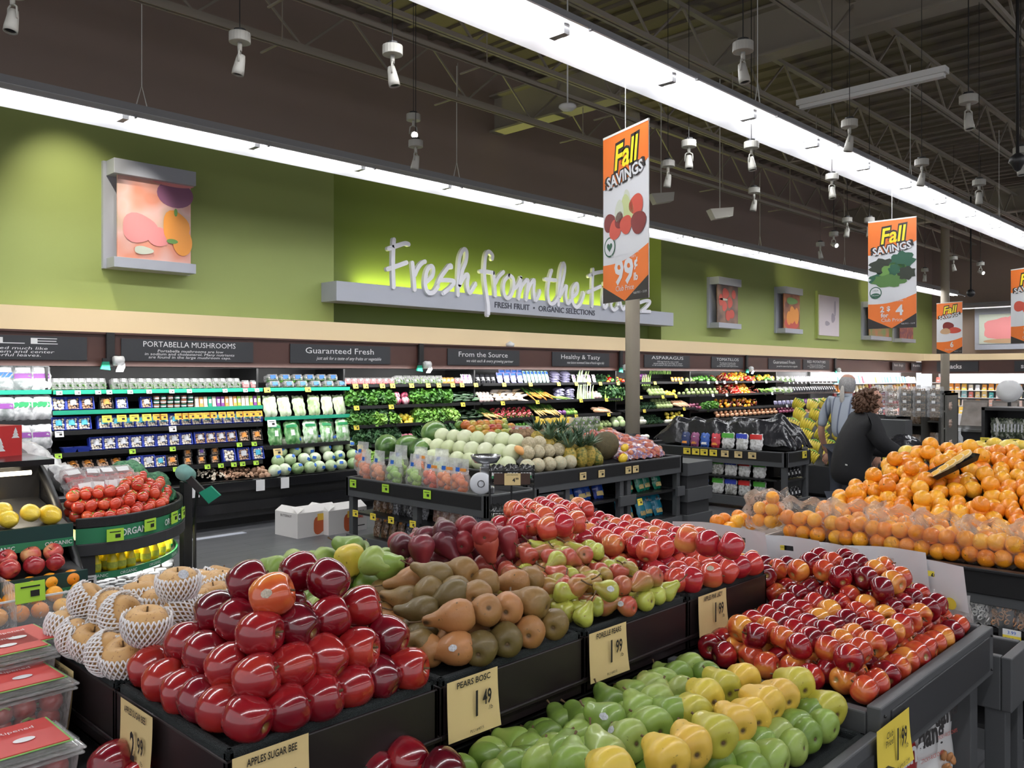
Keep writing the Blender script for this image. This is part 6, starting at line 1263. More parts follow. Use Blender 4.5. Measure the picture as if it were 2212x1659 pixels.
tag(MAN, 'person with a grey ponytail in a striped short-sleeved shirt, seen from behind', 'person')
# woman: black coat, curly brown hair, leaning on a cart and turned to the right
wx, wy = XY(1850, 8.0)
WO = empty('person', (wx, wy, 0), -.75)
J = [(-.06, 0, .80, .21, .19), (-.03, 0, 1.0, .20, .18), (.03, 0, 1.15, .21, .17), (.09, 0, 1.27, .13, .11), (.12, 0, 1.33, .065, .065),
     (.06, .18, 1.24, .085, .085), (.1, .27, 1.04, .078, .08), (.27, .26, .93, .065, .065), (.42, .2, .9, .048, .05),
     (.06, -.18, 1.24, .085, .085), (.1, -.27, 1.04, .08, .085), (.27, -.27, .94, .068, .068), (.42, -.22, .91, .05, .052), (-.07, 0, .60, .205, .185)]
c_ = skin_body('coat', J, [(0, 1), (1, 2), (2, 3), (3, 4), (2, 5), (5, 6), (6, 7), (7, 8), (2, 9), (9, 10), (10, 11), (11, 12), (0, 13)], root=13); c_ = bake(c_, [mat('black_coat', (.010, .010, .012), .75, bump=.3, bscale=12)]); c_.parent = WO
J = [(-.05, 0, .55, .17, .14), (-.05, .1, .45, .09, .09), (-.05, .1, .08, .05, .055), (-.05, -.1, .45, .09, .09), (.02, -.1, .08, .05, .055)]
l_ = skin_body('trousers', J, [(0, 1), (1, 2), (0, 3), (3, 4)], lv=1); l_ = bake(l_, [mat('dark_trousers', (.03, .035, .05), .8)]); l_.parent = WO
for s in (-1, 1):
    hand(WO, (.45, s*.21, .905), (0, -1.35, 0), SKIN, .8, s); mk('shoe', MB().box(-.12, .14, s*.1-.045, s*.1+.045, 0, .08), BLACKM, WO, bevel=.03)
h_ = head(WO, (.15, 0, 1.405), PI/2, SKIN, .15); h_.scale = (.95, .95, .93)
b = MB(); R_ = random.Random(3)
for k in range(420):
    th = R_.uniform(0, 2*PI); ph = math.acos(R_.uniform(-.75, 1)); d = Vector((math.sin(ph)*math.cos(th), math.sin(ph)*math.sin(th), math.cos(ph)))
    if d.y < -.25 and d.z < .55: continue
    c = Vector((d.x*.115, d.y*.125+.02, d.z*.125-.005)); b.tube([c*.8, c + Vector((R_.uniform(-.02, .02), R_.uniform(-.02, .02), R_.uniform(-.025, .015))), c*1.08 + Vector((R_.uniform(-.02, .02), R_.uniform(-.02, .02), -.03))], [.016, .017, .006], 5)
mk('curly_hair', b, mat('brown_hair', (.10, .045, .022), .6, noise=.4, nscale=50), h_, True, (0, .02, .0))
mk('zip_tab', MB().box(.0, .004, -.02, .02, 0, .012), WHITE, WO, loc=(-.19, -.2, .83)); 
tag(WO, 'person with curly brown hair in a black coat, leaning over a cart', 'person')
# shopping cart
CT = empty('shopping_cart', (wx, wy, 0), -.75); b = MB()
for s in (-1, 1): b.tube([(.5, s*.24, .88), (.62, s*.24, .95), (.6, s*.22, .5), (1.3, s*.2, .62), (1.3, s*.2, .85), (.62, s*.24, .95)], .008, 6)
for k in range(9): x = .62+.08*k; b.tube([(x, -.22, .9-.01*k), (x, -.2, .52), (x, .2, .52), (x, .22, .9-.01*k)], .003, 4)
mk('basket', b, mat('cart_wire', (.2, .2, .21), .3, metal=.7), CT)
mk('handle', MB().tube([(.47, -.26, .89), (.47, .26, .89)], .016, 8), BLACKM, CT, True); b = MB()
for s in (-1, 1): b.tube([(.6, s*.2, .5), (.6, s*.22, .12), (1.2, s*.18, .12)], .01, 5)
mk('frame', b, GREYD, CT)
for x, s in ((.6, -1), (.6, 1), (1.2, -1), (1.2, 1)): mk('wheel', MB().cyl(.06, -.015, .015, 14, 0, Matrix.Translation((x, s*.2, .06)) @ Matrix.Rotation(PI/2, 4, 'X')), BLACKM, CT, True)
mk('seat_flap', MB().grid(6, 6, lambda u, v: (.62+.35*u, -.2+.4*v, .86+.1*math.sin(3*u)*math.sin(PI*v))), mat('cart_bag', (.03, .03, .035), .5), CT, True)
tag(CT, 'dark shopping cart in front of the person in the black coat', 'shopping cart')
# ================================================================ left: organic case and the rounded tomato island
OG = mat('organic_green', (.03, .22, .10), .45); OGD = mat('dark_green_rail', (.015, .05, .045), .4)
IS = empty('rounded_island', (0, 0, 0))
def cat2(P, k=5): return [tuple(v) for v in smooth_pts(P, k)]
RIM = cat2([(1.62, 4.74), (1.80, 4.70), (1.97, 4.745), (2.17, 4.87), (2.35, 5.08), (2.46, 5.36), (2.50, 5.7)])
def band(pts, z0, z1, off=0., th=.02):
    """a curved board following the rim"""
    b = MB(); n = len(pts); c = Vector((1.7, 5.7)); P = [Vector(p) for p in pts]; N = []
    for i in range(n):
        d = (P[min(i+1, n-1)]-P[max(i-1, 0)]).normalized(); N.append(Vector((d.y, -d.x)))
    vs = []
    for i in range(n):
        a = P[i]+N[i]*off; q = P[i]+N[i]*(off-th); vs += [(a.x, a.y, z0), (a.x, a.y, z1), (q.x, q.y, z1), (q.x, q.y, z0)]
    fs = []
    for i in range(n-1):
        for k in range(4): fs.append((4*i+k, 4*i+(k+1) % 4, 4*i+4+(k+1) % 4, 4*i+4+k))
    fs += [(0, 3, 2, 1), (4*n-4, 4*n-3, 4*n-2, 4*n-1)]; b.add(vs, fs); return b, P, N
def deck(pts, z, off=-.02, th=.02):
    b = MB(); bb, P, N = band(pts, 0, 1); q = [P[i]+N[i]*off for i in range(len(P))] + [Vector((1.62, 5.7))]
    n = len(q); b.add([(p.x, p.y, z) for p in q] + [(p.x, p.y, z-th) for p in q], [tuple(range(n)), tuple(range(2*n-1, n-1, -1))]); return b
b, P_, N_ = band(RIM, .845, .90); mk('black_rim', b, BLACK, IS, bevel=.006)
mk('green_band', band(RIM, .765, .845)[0], OG, IS); mk('grey_band', band(RIM, .70, .765, .012, .03)[0], GREYD, IS, bevel=.004)
mk('tray_deck', deck(RIM, .86), BLACK, IS); mk('bottle_shelf', deck(RIM, .59, -.05), BLACKM, IS); mk('green_edge', band(RIM, .565, .60, -.03, .01)[0], OG, IS)
mk('jar_shelf', deck(RIM, .42, -.05), BLACKM, IS); mk('base', band(RIM, 0, .22, 0, .05)[0], GREYD, IS); mk('kick_shelf', deck(RIM, .22, -.0), BLACKM, IS)
mk('corner_post', MB().box(1.62, 1.72, 4.74, 4.80, .0, .78), GREYD, IS, bevel=.006); mk('back_wall', MB().box(1.66, 2.45, 5.45, 5.5, .2, .84), mat('warm_white_back', (.6, .6, .5), .5), IS)
mk('corner_post', MB().box(2.46, 2.52, 5.30, 5.36, .0, .97), BLACKM, IS, bevel=.004)
tag(IS, 'rounded black and green end island heaped with tomatoes', 'display island')
area('island_lamp', (2.02, 5.10, .755), .5, .25, 11, (1, .95, .6)); area('island_lamp', (2.02, 5.10, .56), .5, .25, 1.6, (1, 1, 1))
def on_rim(i, off, z):  # point and heading on the curve
    k = min(len(P_)-1, max(0, int(i))); p = P_[k] + N_[k]*off; return (p.x, p.y, z), math.atan2(N_[k].y, N_[k].x)+PI/2
for i, s in ((7, 'ORGANIC'), (14, 'ORGANIC'), (21, 'ORGANIC')):
    p, a = on_rim(i+2, .004, .805); text(s, .05, p, (PI/2, 0, a), WINK, IS, off=.02)
for i in (3, 8, 13, 18, 23):
    p, a = on_rim(i, -.024, .583); text('ORGANIC', .024, p, (PI/2, 0, a), WINK, IS)
for i, z, l in ((5, .80, 'leftmost'), (11, .82, 'second'), (16, .82, 'third'), (19, .82, 'rightmost')):
    p, a = on_rim(i, .012, z); ticket('lime', p, (0, 0, a), 1.1, 'lime price ticket on the curved band under the tomatoes, %s' % l)
p, a = on_rim(2, .0, .57); ticket('white', p, (0, 0, a), .9, 'white price ticket at the left end of the bottle shelf')
TOM = roundveg('tomato', vary('tomato_skin', [(.5, .03, .015), (.68, .07, .03), (.75, .14, .05)], .22, .6, 5), .034, .82); mk('star_stem', MB().tube([(-.012, 0, .029), (0, 0, .027), (.012, 0, .029)], .003, 4), LEAFL, TOM); proto(TOM)
R_ = random.Random(4)
def inside_rim(x, y, m=.045):
    q = [(p.x-N_[i].x*m, p.y-N_[i].y*m) for i, p in enumerate(P_)] + [(1.60, 5.7)]; c = False; j = len(q)-1
    for i in range(len(q)):
        if (q[i][1] > y) != (q[j][1] > y) and x < (q[j][0]-q[i][0])*(y-q[i][1])/(q[j][1]-q[i][1])+q[i][0]: c = not c
        j = i
    return c
for L in range(3):
    for j in range(12):
        for i in range(14):
            x = 1.67+.064*i+.032*((j+L) % 2); y = 4.76+.056*j+.03*L
            if y > 5.3 - .0*L or not inside_rim(x, y, .045+.07*L): continue
            if y > 5.02+.0*x and x < 2.0: continue
            place(TOM, (x+R_.uniform(-.006, .006), y+R_.uniform(-.006, .006), .893+.050*L+.12*max(0, y-4.9)), (R_.uniform(-1.5, .3), R_.uniform(-.8, .8), R_.uniform(0, 6)), R_.uniform(.92, 1.08), 'red tomato in the %s layer on the rounded island' % ['bottom', 'middle', 'top'][L], 'tomatoes layer %d' % L)
for i in range(5):
    place(CL['red'], (1.78+.075*i, 5.10+.02*i, .93), (-.35, rr(-.1, .1), rr(-.3, .3)), 1.45, 'clear pack of grape tomatoes with a white label behind the tomatoes', 'grape tomato packs')
for i in range(4): place(CL['red'], (1.80+.09*i, 5.24, 1.0), (-1.0, rr(-.2, .2), rr(-.3, .3)), 1.4, 'clear pack of red tomatoes lying on the back of the island', 'grape tomato packs lying')
AVO = bag(vary('avocado_net', [(.01, .07, .03), (.02, .16, .06), (.1, .3, .14)], .6, 0, 40, amt=1.2, bump=(1., 90)), [], .24, .16, .26, 71, 'avocado_bag', wr=.01)
for k, (x, y, z, a) in enumerate([(2.12, 5.28, .93, .3), (2.30, 5.34, .92, -.3), (2.22, 5.42, 1.0, .1), (2.36, 5.22, .88, .9)]): place(AVO, (x, y, z), (-1.2, 0, a), .8, 'dark green net bag of avocados on the island, %s' % ['left', 'middle', 'topmost', 'rightmost'][k])
GAR = bag(vary('garlic_net', [(.5, .5, .5), (.8, .8, .78), (.9, .9, .88)], .4, .2, 25, amt=1.), [], .22, .13, .28, 72, 'garlic_bag', wr=.012)
for k, (x, y, z) in enumerate([(1.72, 5.50, 1.00), (1.82, 5.30, .96), (1.78, 5.62, 1.08)]): place(GAR, (x, y, z), (-.9, .3, .4*k), .9, 'white net bag of garlic behind the curved black panel, %s' % ['upper', 'lower right', 'topmost'][k])
BOTL = {}
for n, m in (('yellow', mat('yellow_bottle', (.9, .72, .02), .25, trans=0)), ('green', mat('green_bottle', (.02, .42, .16), .2))):
    r = mk('juice_bottle', MB().lathe([(.001, 0), (.024, 0), (.028, .02), (.027, .055), (.016, .09), (.009, .11), (.009, .12)], 14), m, None, True)
    mk('label', MB().lathe([(.0285, .018), (.0285, .05)], 14, caps=False), mat('lemon_label', (.5, .55, .08), .5, noise=.5, nscale=60), r, True); mk('cap', MB().cyl(.011, .12, .137, 10), m, r, True); tag(r, 'x', 'bottle'); BOTL[n] = proto(r)
JAR = mk('glass_jar', MB().lathe([(.001, 0), (.03, 0), (.033, .01), (.033, .055), (.028, .065), (.028, .07)], 16), mat('jar_glass', (.12, .11, .08), .1), None, True); mk('label', MB().lathe([(.0335, .012), (.0335, .045)], 16, caps=False), WHITEP, JAR, True)
mk('lid', MB().lathe([(.001, .07), (.03, .07), (.031, .072), (.031, .085), (.029, .087), (.001, .087)], 16), WHITEP, JAR, True); tag(JAR, 'x', 'jar'); proto(JAR)
for r2 in range(3):
    for i in range(11):
        k = 1.5+i*2.3; p, a = on_rim(k, -.085-.06*r2, .59)
        place(BOTL['green' if i > 8 else 'yellow'], p, (0, 0, rr(0, 6)), 1., '%s plastic juice bottle in the %s row under the tomatoes' % ('green' if i > 8 else 'yellow', ['front', 'middle', 'back'][r2]), 'juice bottles %d %d' % (r2, i > 8))
for lay, (z, n2) in enumerate(((.42, 3), (.22, 2), (.31, 2))):
    for r2 in range(n2):
        for i in range(11): 
            p, a = on_rim(1+i*2.4, -.085-.072*r2, z); place(JAR, p, (0, 0, a), 1., 'small glass jar with a white lid on the island, %s row of the %s layer' % (['front', 'middle', 'back'][r2], ['upper', 'lowest', 'second'][lay]), 'jars %d %d' % (lay, r2))
# green-blue roll and brush on a black arm
r = empty('bag_dispenser', (*XY(425, 5.35), 1.0), -.7)
mk('arm', MB().add([(-.10, 0, .03), (-.07, 0, .06), (.10, 0, -.13), (.07, 0, -.16), (-.10, .03, .03), (-.07, .03, .06), (.10, .03, -.13), (.07, .03, -.16)], [(0,1,2,3),(7,6,5,4),(0,4,5,1),(1,5,6,2),(2,6,7,3),(3,7,4,0)]), BLACKM, r)
mk('roll', MB().cyl(.05, -.06, .06, 20, 0, Matrix.Translation((-.08, .05, .03)) @ Matrix.Rotation(PI/2-.3, 4, 'X')), mat('sea_green_roll', (.18, .38, .34), .5), r, True); mk('bristles', MB().prism([(.02, -.08), (.09, -.04), (.15, -.10), (.08, -.15)], -.03, 0), GB, r)
mk('stand', MB().tube([(.0, .02, -.05), (-.04, .1, -.3), (-.04, .12, -1.0)], .012, 6), BLACKM, r)
tag(r, 'sea-green roll and green brush on a slanted black arm beside the tomato island', 'bag dispenser')
# organic case
OC = empty('organic_case', (0, 0, 0))
prof = cat2([(5.55, 1.20), (5.2, 1.16), (4.98, 1.03), (4.8, .88), (4.64, .74), (4.45, .52), (4.33, .28), (4.32, 0)], 4)
def edge_band(x0, x1, th=.03):
    b = MB(); n = len(prof); vs = []
    for i, (y, z) in enumerate(prof):
        d = Vector(prof[min(i+1, n-1)])-Vector(prof[max(i-1, 0)]); d.normalize(); nn = Vector((-d.y, d.x))*-1
        vs += [(x0, y, z), (x1, y, z), (x1, y+nn.x*th*-1, z+nn.y*th*-1), (x0, y+nn.x*th*-1, z+nn.y*th*-1)]
    fs = [(4*i+k, 4*i+(k+1) % 4, 4*i+4+(k+1) % 4, 4*i+4+k) for i in range(n-1) for k in range(4)] + [(0, 3, 2, 1), (4*n-4, 4*n-3, 4*n-2, 4*n-1)]; b.add(vs, fs); return b
mk('curved_edge', edge_band(1.565, 1.60, .04), BLACKM, OC, True)
n_ = len(prof); mk('side_glass', MB().add([(1.58, y+.02, z-.01) for y, z in prof] + [(1.58, 5.6, 0), (1.58, 5.6, 1.18)], [tuple(range(n_+2))]), BLACKG, OC)
mk('top', MB().box(.2, 1.6, 5.0, 5.75, 1.17, 1.2), BLACKG, OC); mk('back', MB().box(.2, 1.57, 5.15, 5.2, .2, 1.17), BLACKG, OC); mk('base', MB().box(.2, 1.57, 4.4, 5.2, 0, .42), BLACKM, OC)
mk('lamp_tube', MB().cyl(.012, .3, 1.5, 8, 0, Matrix.Translation((0, 5.05, 1.13)) @ Matrix.Rotation(PI/2, 4, 'Y')), mat('warm_tube', (1, 1, 1), .5, emit=(1, .85, .6), es=4), OC, True)
area('case_lamp', (.9, 4.95, 1.13), 1.2, .04, 5, (1, .88, .65), (.3, 0, 0))
for y, z, n in ((4.62, .905, 'lemon'), (4.42, .70, 'apple')):
    s_ = mk('shelf', MB().add([(.2, y, z-.02), (1.56, y, z-.02), (1.56, 5.15, z+.08), (.2, 5.15, z+.08), (.2, y, z-.04), (1.56, y, z-.04)], [(0, 1, 2, 3), (0, 4, 5, 1)]), BLACKM, OC)
    mk('dark_rail', MB().box(.2, 1.56, y-.02, y, z-.07, z), OGD, s_); mk('green_strip', MB().box(.2, 1.56, y-.024, y, z-.115, z-.07), OG, s_)
    for k in range(5): text('ORGANIC', .028, (.45+.26*k, y-.0255, z-.092), FY, WINK, s_, off=.01)
mk('orange_tray', MB().add([(.2, 4.25, .52), (1.56, 4.25, .52), (1.56, 5.0, .60), (.2, 5.0, .60)], [(0, 1, 2, 3)]), BLACKM, OC)
mk('acrylic_front', MB().box(.2, 1.56, 4.18, 4.19, .48, .66), CLEAR, OC); mk('acrylic_edge', MB().box(.2, 1.56, 4.178, 4.192, .655, .662), WHITEP, OC)
mk('acrylic_divider', MB().box(1.18, 1.19, 4.2, 4.9, .53, .72), CLEAR, OC); tag(OC, 'black organic case with a curved side, shelves of lemons, apples and oranges', 'refrigerated case')
LEM = mk('lemon', MB().lathe([(.001, -.05), (.008, -.047), (.02, -.04), (.034, -.018), (.036, .0), (.033, .02), (.018, .04), (.008, .049), (.001, .052)], 18), vary('lemon_skin', [(.8, .5, .02), (.92, .66, .05), (.9, .72, .12)], .35, .3, 8, bump=(.3, 180)), None, True); tag(LEM, 'x', 'lemon'); proto(LEM)
for k in range(20):
    x = .5+.098*(k % 11); r2 = k//11; place(LEM, (x+rr(-.01, .01), 4.69+.06*r2, .945+.035*r2 + (.02 if k % 3 == 0 else 0)), (PI/2+rr(-.3, .3), rr(0, 1), rr(-.6, .6)), rr(1.2, 1.4), 'yellow lemon on the top shelf of the organic case', 'organic lemons')
APM = {}
def apple_mesh(r=.041, h=.95, n=22, lob=5, la=.02):
    pr = [(.003, -.70), (.10, -.76), (.26, -.86), (.45, -.88), (.66, -.78), (.84, -.55), (.96, -.25), (1.0, .05), (.97, .35), (.86, .62), (.68, .80), (.48, .86), (.28, .80), (.12, .66), (.003, .56)]
    return MB().lathe([(a*r, b*r*h) for a, b in pr], n, 0, None, lambda a, z: 1+la*math.cos(lob*a), caps=False)
def stick(r, q, dz=0.):
    V = [(q*math.cos(a)*k*(.85 if k > .5 and i % 2 else 1), q*1.2*math.sin(a)*k) for k in (.5, 1.) for i, a in enumerate([2*PI*j/12 for j in range(12)])]
    return MB().add([(x, -math.sqrt(r*r-x*x-z*z), z+dz) for x, z in V], [tuple(range(12))]+[(i, 12+i, 12+(i+1) % 12, (i+1) % 12) for i in range(12)])
def apple(name, m, r=.041, h=.95, stem=True, sticker=False):
    o = mk(name, apple_mesh(r, h), m, None, True)
    if stem: mk('stem', MB().tube([(0, 0, r*.5), (.002, 0, r*.8), (.006, .0, r*1.02)], [.0022, .0018, .0025], 6), DIRT, o, True)
    if sticker:
        s = stick(r*1.03, .009); mk('sticker', s, mat('fruit_sticker', (.50, .42, .32), .4, noise=.6, nscale=300), o)
    tag(o, 'x', 'apple'); return proto(o)
DKR = vary('sugar_bee_skin', [(.09, .002, .009), (.19, .003, .012), (.32, .010, .014), (.48, .04, .02), (.75, .28, .04)], .2, .85, 16, .12, amt=.33, spread=.42, mid=.36, tip=(.30, .20, .05), tipr=.011)
PKL = vary('pink_lady_skin', [(.30, .008, .02), (.50, .025, .035), (.64, .09, .05), (.78, .32, .10)], .22, .7, 18, .12, amt=.5, spread=.5, mid=.42, tip=(.45, .4, .15), tipr=.011)
JON = vary('jonagold_skin', [(.16, .003, .01), (.36, .010, .016), (.56, .07, .025), (.78, .33, .05)], .2, .8, 14, .15, amt=.75, spread=.7, mid=.42, tip=(.4, .3, .1), tipr=.010)
OAP = apple('organic_apple', vary('fuji_skin', [(.35, .02, .03), (.6, .08, .07), (.75, .35, .15), (.8, .62, .25)], .25, .5, 14, .2, amt=.8, spread=.8), .044)
for k in range(30):
    x = .45+.1*(k % 11); r2 = k//11; place(OAP, (x+rr(-.01, .01), 4.49+.075*r2, .74+.035*r2), (rr(-1, 1), rr(-1, 1), rr(0, 6)), rr(.95, 1.1), 'red and yellow apple on the middle shelf of the organic case', 'organic apples')
ORM = vary('orange_skin', [(.82, .24, .01), (.92, .36, .015), (.94, .47, .03)], .33, .35, 5, amt=.5, spread=.8, bump=(.35, 260), tip=(.25, .3, .05), tipr=.0045)
def orange(name, m, r=.039):
    o = mk(name, MB().lathe([(.002, -.96*r), (.25*r, -.94*r), (.55*r, -.80*r), (.82*r, -.53*r), (.97*r, -.2*r), (1.0*r, .06*r), (.93*r, .38*r), (.74*r, .68*r), (.45*r, .88*r), (.18*r, .95*r), (.002, .93*r)], 20, caps=False), m, None, True); tag(o, 'x', 'orange'); return proto(o)
ORA = orange('orange', ORM)
for k in range(36):
    x = .50+.09*(k % 12); r2 = k//12; place(ORA, (x+rr(-.01, .01), 4.27+.08*r2, .575+.045*r2), (rr(0, 3), rr(0, 3), 0), rr(.95, 1.1), 'orange in the bottom tray of the organic case', 'organic oranges')
ticket('lime', (XatY(65, 4.17), 4.17, .69), (-.1, 0, 0), 1.5, 'lime price ticket clipped to the clear front of the orange tray')
GIFT = mk('gift_box', MB().box(-.16, .16, -.12, .12, 0, .17), mat('red_wrapping', (.55, .03, .03), .3), None, loc=(.98+.17, 5.12, 1.20), rot=(0, 0, .35))
GIFT.location = (*XY(-42, 4.75), 1.20)
b = MB()
for (x, z, s) in ((-.1, .03, 1), (.03, .03, 1), (.12, .1, .8), (-.05, .11, .8)):
    for k in range(3): b.add([(x-.03*s*(1-.25*k), -.122, z+.02*k*s), (x+.03*s*(1-.25*k), -.122, z+.02*k*s), (x, -.122, z+.035*s+.02*k*s)], [(0, 1, 2)])
mk('printed_trees', b, WHITEP, GIFT); tag(GIFT, 'red gift-wrapped box with white tree print at the left edge', 'gift box')
# ---------------------------------------------------------------- clamshells of strawberries at the front left
ST = empty('side_table', (0, 0, 0)); mk('top', MB().box(.05, .62, 1.55, 3.1, .66, .70), BLACKM, ST)
for x, y in ((.08, 1.6), (.55, 1.6), (.08, 3.0), (.55, 3.0)): mk('leg', MB().box(x, x+.04, y, y+.04, 0, .66), BLACKM, ST)
tag(ST, 'low black table at the front left under the strawberry boxes', 'table')
CARM = mat('coral_card', (.62, .07, .06), .45); GRE = mat('card_green', (.25, .55, .15), .5)
def berry_box():
    w, d, h = .135, .085, .085; r = MB(); r.taper(w*.9, d*.9, 0, h, 1.08); r.taper(w*1.04, d*1.06, h, h+.006); r.taper(w*1.06, d*1.08, h+.010, h+.016); r.taper(w*.97, d*.97, h+.016, h+.03, .95)
    o = mk('berry_box', r, CLEAR, bevel=.006)
    c = mk('top_card', MB().taper(w*.86, d*.9, h+.031, h+.033), CARM, o); mk('card_edge', MB().taper(w*.9, d*.95, h+.0295, h+.031), GRE, o);
    b = MB(); disc(b, 0, 0, .02, .012, 0, 0, 18); o2 = mk('printed_oval', MB().add([(.05+.02*math.cos(2*PI*i/18), -.02+.012*math.sin(2*PI*i/18), h+.0345) for i in range(18)], [tuple(range(18))]), WHITEP, o)
    mk('printed_leaf', MB().add([(-.06+.035*math.cos(2*PI*i/18), .0+.016*math.sin(2*PI*i/18), h+.0345) for i in range(18)], [tuple(range(18))]), GRE, o)
    text('Vine Ripened', .02, (.03, .035, h+.035), (0, 0, 0), WINK, o); 
    R = random.Random(2); s = MB(); lv = MB()
    for i in range(5):
        for j in range(3):
            for k in range(2):
                x, y, z = -.095+.047*i+R.uniform(-.006, .006), -.05+.048*j, .025+.036*k; s.ball(.025, 10, 7, 0, Matrix.Translation((x, y, z)), 1.1)
                if (i+j+k) % 3 == 0: lv.tube([(x-.012, y-.02, z+.015), (x, y-.024, z+.02), (x+.012, y-.02, z+.012)], .003, 4)
    mk('berries', s, vary('berry_skin', [(.4, .01, .01), (.65, .05, .03)], .25, .6, 10), o, True); mk('leaves', lv, LEAFL, o); tag(o, 'x', 'fruit box'); return proto(o)
BB = berry_box()
for k, (px, py, z, a, l) in enumerate([(45, 1585, .90, -.15, 'nearest, bottom left corner of the view'), (20, 1500, .90, -.1, 'second from the front'), (42, 1452, .96, -.12, 'third from the front, raised'), (10, 1385, 1.0, -.1, 'fourth, by the left edge'), (32, 1368, 1.0, -.1, 'farthest of the strawberry boxes')]):
    p = U(px, py, z+.04); n = 3 if z > .95 else 2
    place(BB, (p.x-.05, p.y, z-.085), (0, 0, a+.15), 1, 'clear fruit box with a coral top card, ' + l)
    place(BB, (p.x-.05, p.y, z-.085-.122), (0, 0, a+.15), 1, 'clear fruit box under the one that is ' + l)
# ================================================================ the fruit display in front
MT_ = empty('fruit_display_table', (0, 0, 0))
mk('upper_stand', MB().box(.76, 2.60, 1.42, 2.28, .0, .80), BLACKM, MT_)
mk('upper_rail', MB().box(.72, 2.64, 1.38, 2.33, .79, .835), BLACKM, MT_, bevel=.004)
mk('lower_deck', MB().box(.28, 2.04, .60, 2.0, .70, .74), BLACKM, MT_)
for x in (.82, 1.28, 1.74, 2.2): mk('panel', MB().box(x, x+.38, 1.405, 1.42, .76, .79), BROWNBLACK, MT_)
tag(MT_, 'black two-level stand carrying the eight fruit trays', 'display table')
FOAM = mat('foam_liner', (.02, .028, .03), .75, bump=1., bscale=500)
def tray(x0, x1, y0, y1, z, lab, h=.155):
    r = empty('fruit_tray', (0, 0, 0)); t = .012
    b = MB(); b.box(x0, x1, y0, y0+t, z-h, z-.012); b.box(x0, x1, y1-t, y1, z-h, z-.012); b.box(x0, x0+t, y0, y1, z-h, z-.012); b.box(x1-t, x1, y0, y1, z-h, z-.012); b.box(x0, x1, y0, y1, z-h, z-h+.01)
    b.box(x0-.004, x1+.004, y0-.006, y0, z-h+.03, z-h+.042); b.box(x0-.006, x0, y0, y1, z-h+.03, z-h+.042)
    mk('box', b, BROWNBLACK, r, bevel=.003)
    b = MB(); c = .022
    for (a, d, e, f) in ((x0+.004, x1-.004, y0+.004, y0+c), (x0+.004, x1-.004, y1-c, y1-.004), (x0+.004, x0+c, y0+.004, y1-.004), (x1-c, x1-.004, y0+.004, y1-.004)): b.box(a, d, e, f, z-.03, z+.004)
    b.box(x0+c, x1-c, y0+c, y1-c, z-.03, z-.012); mk('foam_liner', b, FOAM, r, bevel=.006)
    tag(r, lab, 'tray'); return r
XS = [.705, 1.19, 1.675, 2.155, 2.64]; YS = [1.362, 1.845, 2.325]
names_ = [['front tray of dark red apples', 'back left tray of netted Asian pears'], ['front tray of brown Bosc pears', 'back tray of green pears'], ['front tray of small Forelle pears', 'back tray of dark red pears'], ['front right tray of pink apples', 'back right tray of pink apples']]
for i in range(4):
    for j in range(2): tray(XS[i]+.003, XS[i+1]-.003, YS[j]+.002, YS[j+1]-.002, 1.0, 'black foam-lined ' + names_[i][j])
# ---- fruit kinds
RIGHT = Vector((S44, -C44, 0)); FWD = Vector((C44, S44, 0)); UPV = Vector((0, 0, 1))
def aim(d, roll=0.):
    return Vector(d).normalized().to_track_quat('Z', 'Y').to_matrix().to_4x4() @ Matrix.Rotation(roll, 4, 'Z')
def dirv(r, u, f): return RIGHT*r + UPV*u + FWD*f
SB = apple('red_apple', DKR, .0415, 1.08); SBS = apple('red_apple', DKR, .0415, 1.08, True, True)
def pear(name, m, r, L, neck=.42, sticker=False, stem=.03, n=22):
    k = neck; pr = [(.004, -.80), (.12, -.86), (.35, -.93), (.60, -.88), (.84, -.62), (.98, -.25), (1.0, .05), (.93, .40), (.80, .75), (k+.20, 1.1), (k+.06, 1.45), (k, 1.75), (k*.75, 1.98), (k*.3, 2.08), (.03, 2.05)]
    s = L/3.0
    b = MB(); vs = [(a*r, (z-.3)*s*r/r*1.0) for a, z in pr]
    b.lathe([(a*r, z*s) for a, z in pr], n, 0, None, lambda a, z: 1+.025*math.cos(3*a+20*z)+.015*math.cos(5*a), caps=False)
    # lean the neck a little
    b.v = [(x+.12*max(0, z)*z/L*2, y, z-.25*s) for x, y, z in b.v]
    o = mk(name, b, m, None, True)
    zt = 1.78*s; xo = .12*(2.03*s)**2/L*2
    if stem: mk('stem', MB().tube([(xo, 0, zt-.004), (xo+.003, 0, zt+stem*.5), (xo+.010, 0, zt+stem)], [.0022, .0017, .0026], 6), DIRT, o, True)
    mk('blossom_end', MB().lathe([(.001, 0), (.006, .001), (.004, .004), (.001, .004)], 8, 0, Matrix.Translation((0, 0, -1.105*s))), DIRT, o)
    if sticker:
        q = stick(r*1.035, .008); mk('sticker', q, mat('fruit_sticker2', (.5, .52, .55), .4, noise=.7, nscale=300), o)
    tag(o, 'x', 'pear'); return proto(o)
BOS = vary('bosc_skin', [(.13, .09, .025), (.21, .13, .035), (.31, .15, .045), (.42, .18, .06)], .5, .12, 9, .7, amt=.4, spread=.9, mid=.45, tip=(.06, .035, .015), tipr=.008, speck=((.12, .08, .03), 90, .68), bump=(.15, 120))
FOR_ = vary('forelle_skin', [(.45, .08, .05), (.42, .17, .06), (.35, .24, .05), (.40, .42, .06), (.5, .55, .10)], .35, .3, 8, .7, amt=.9, spread=.9, mid=.45, tip=(.1, .06, .03), tipr=.006, speck=((.25, .12, .05), 150, .66))
RPR = vary('red_pear_skin', [(.09, .012, .022), (.18, .018, .03), (.33, .03, .035), (.42, .08, .05)], .4, .3, 9, .6, amt=.5, spread=.8, mid=.45, tip=(.05, .02, .02), tipr=.006)
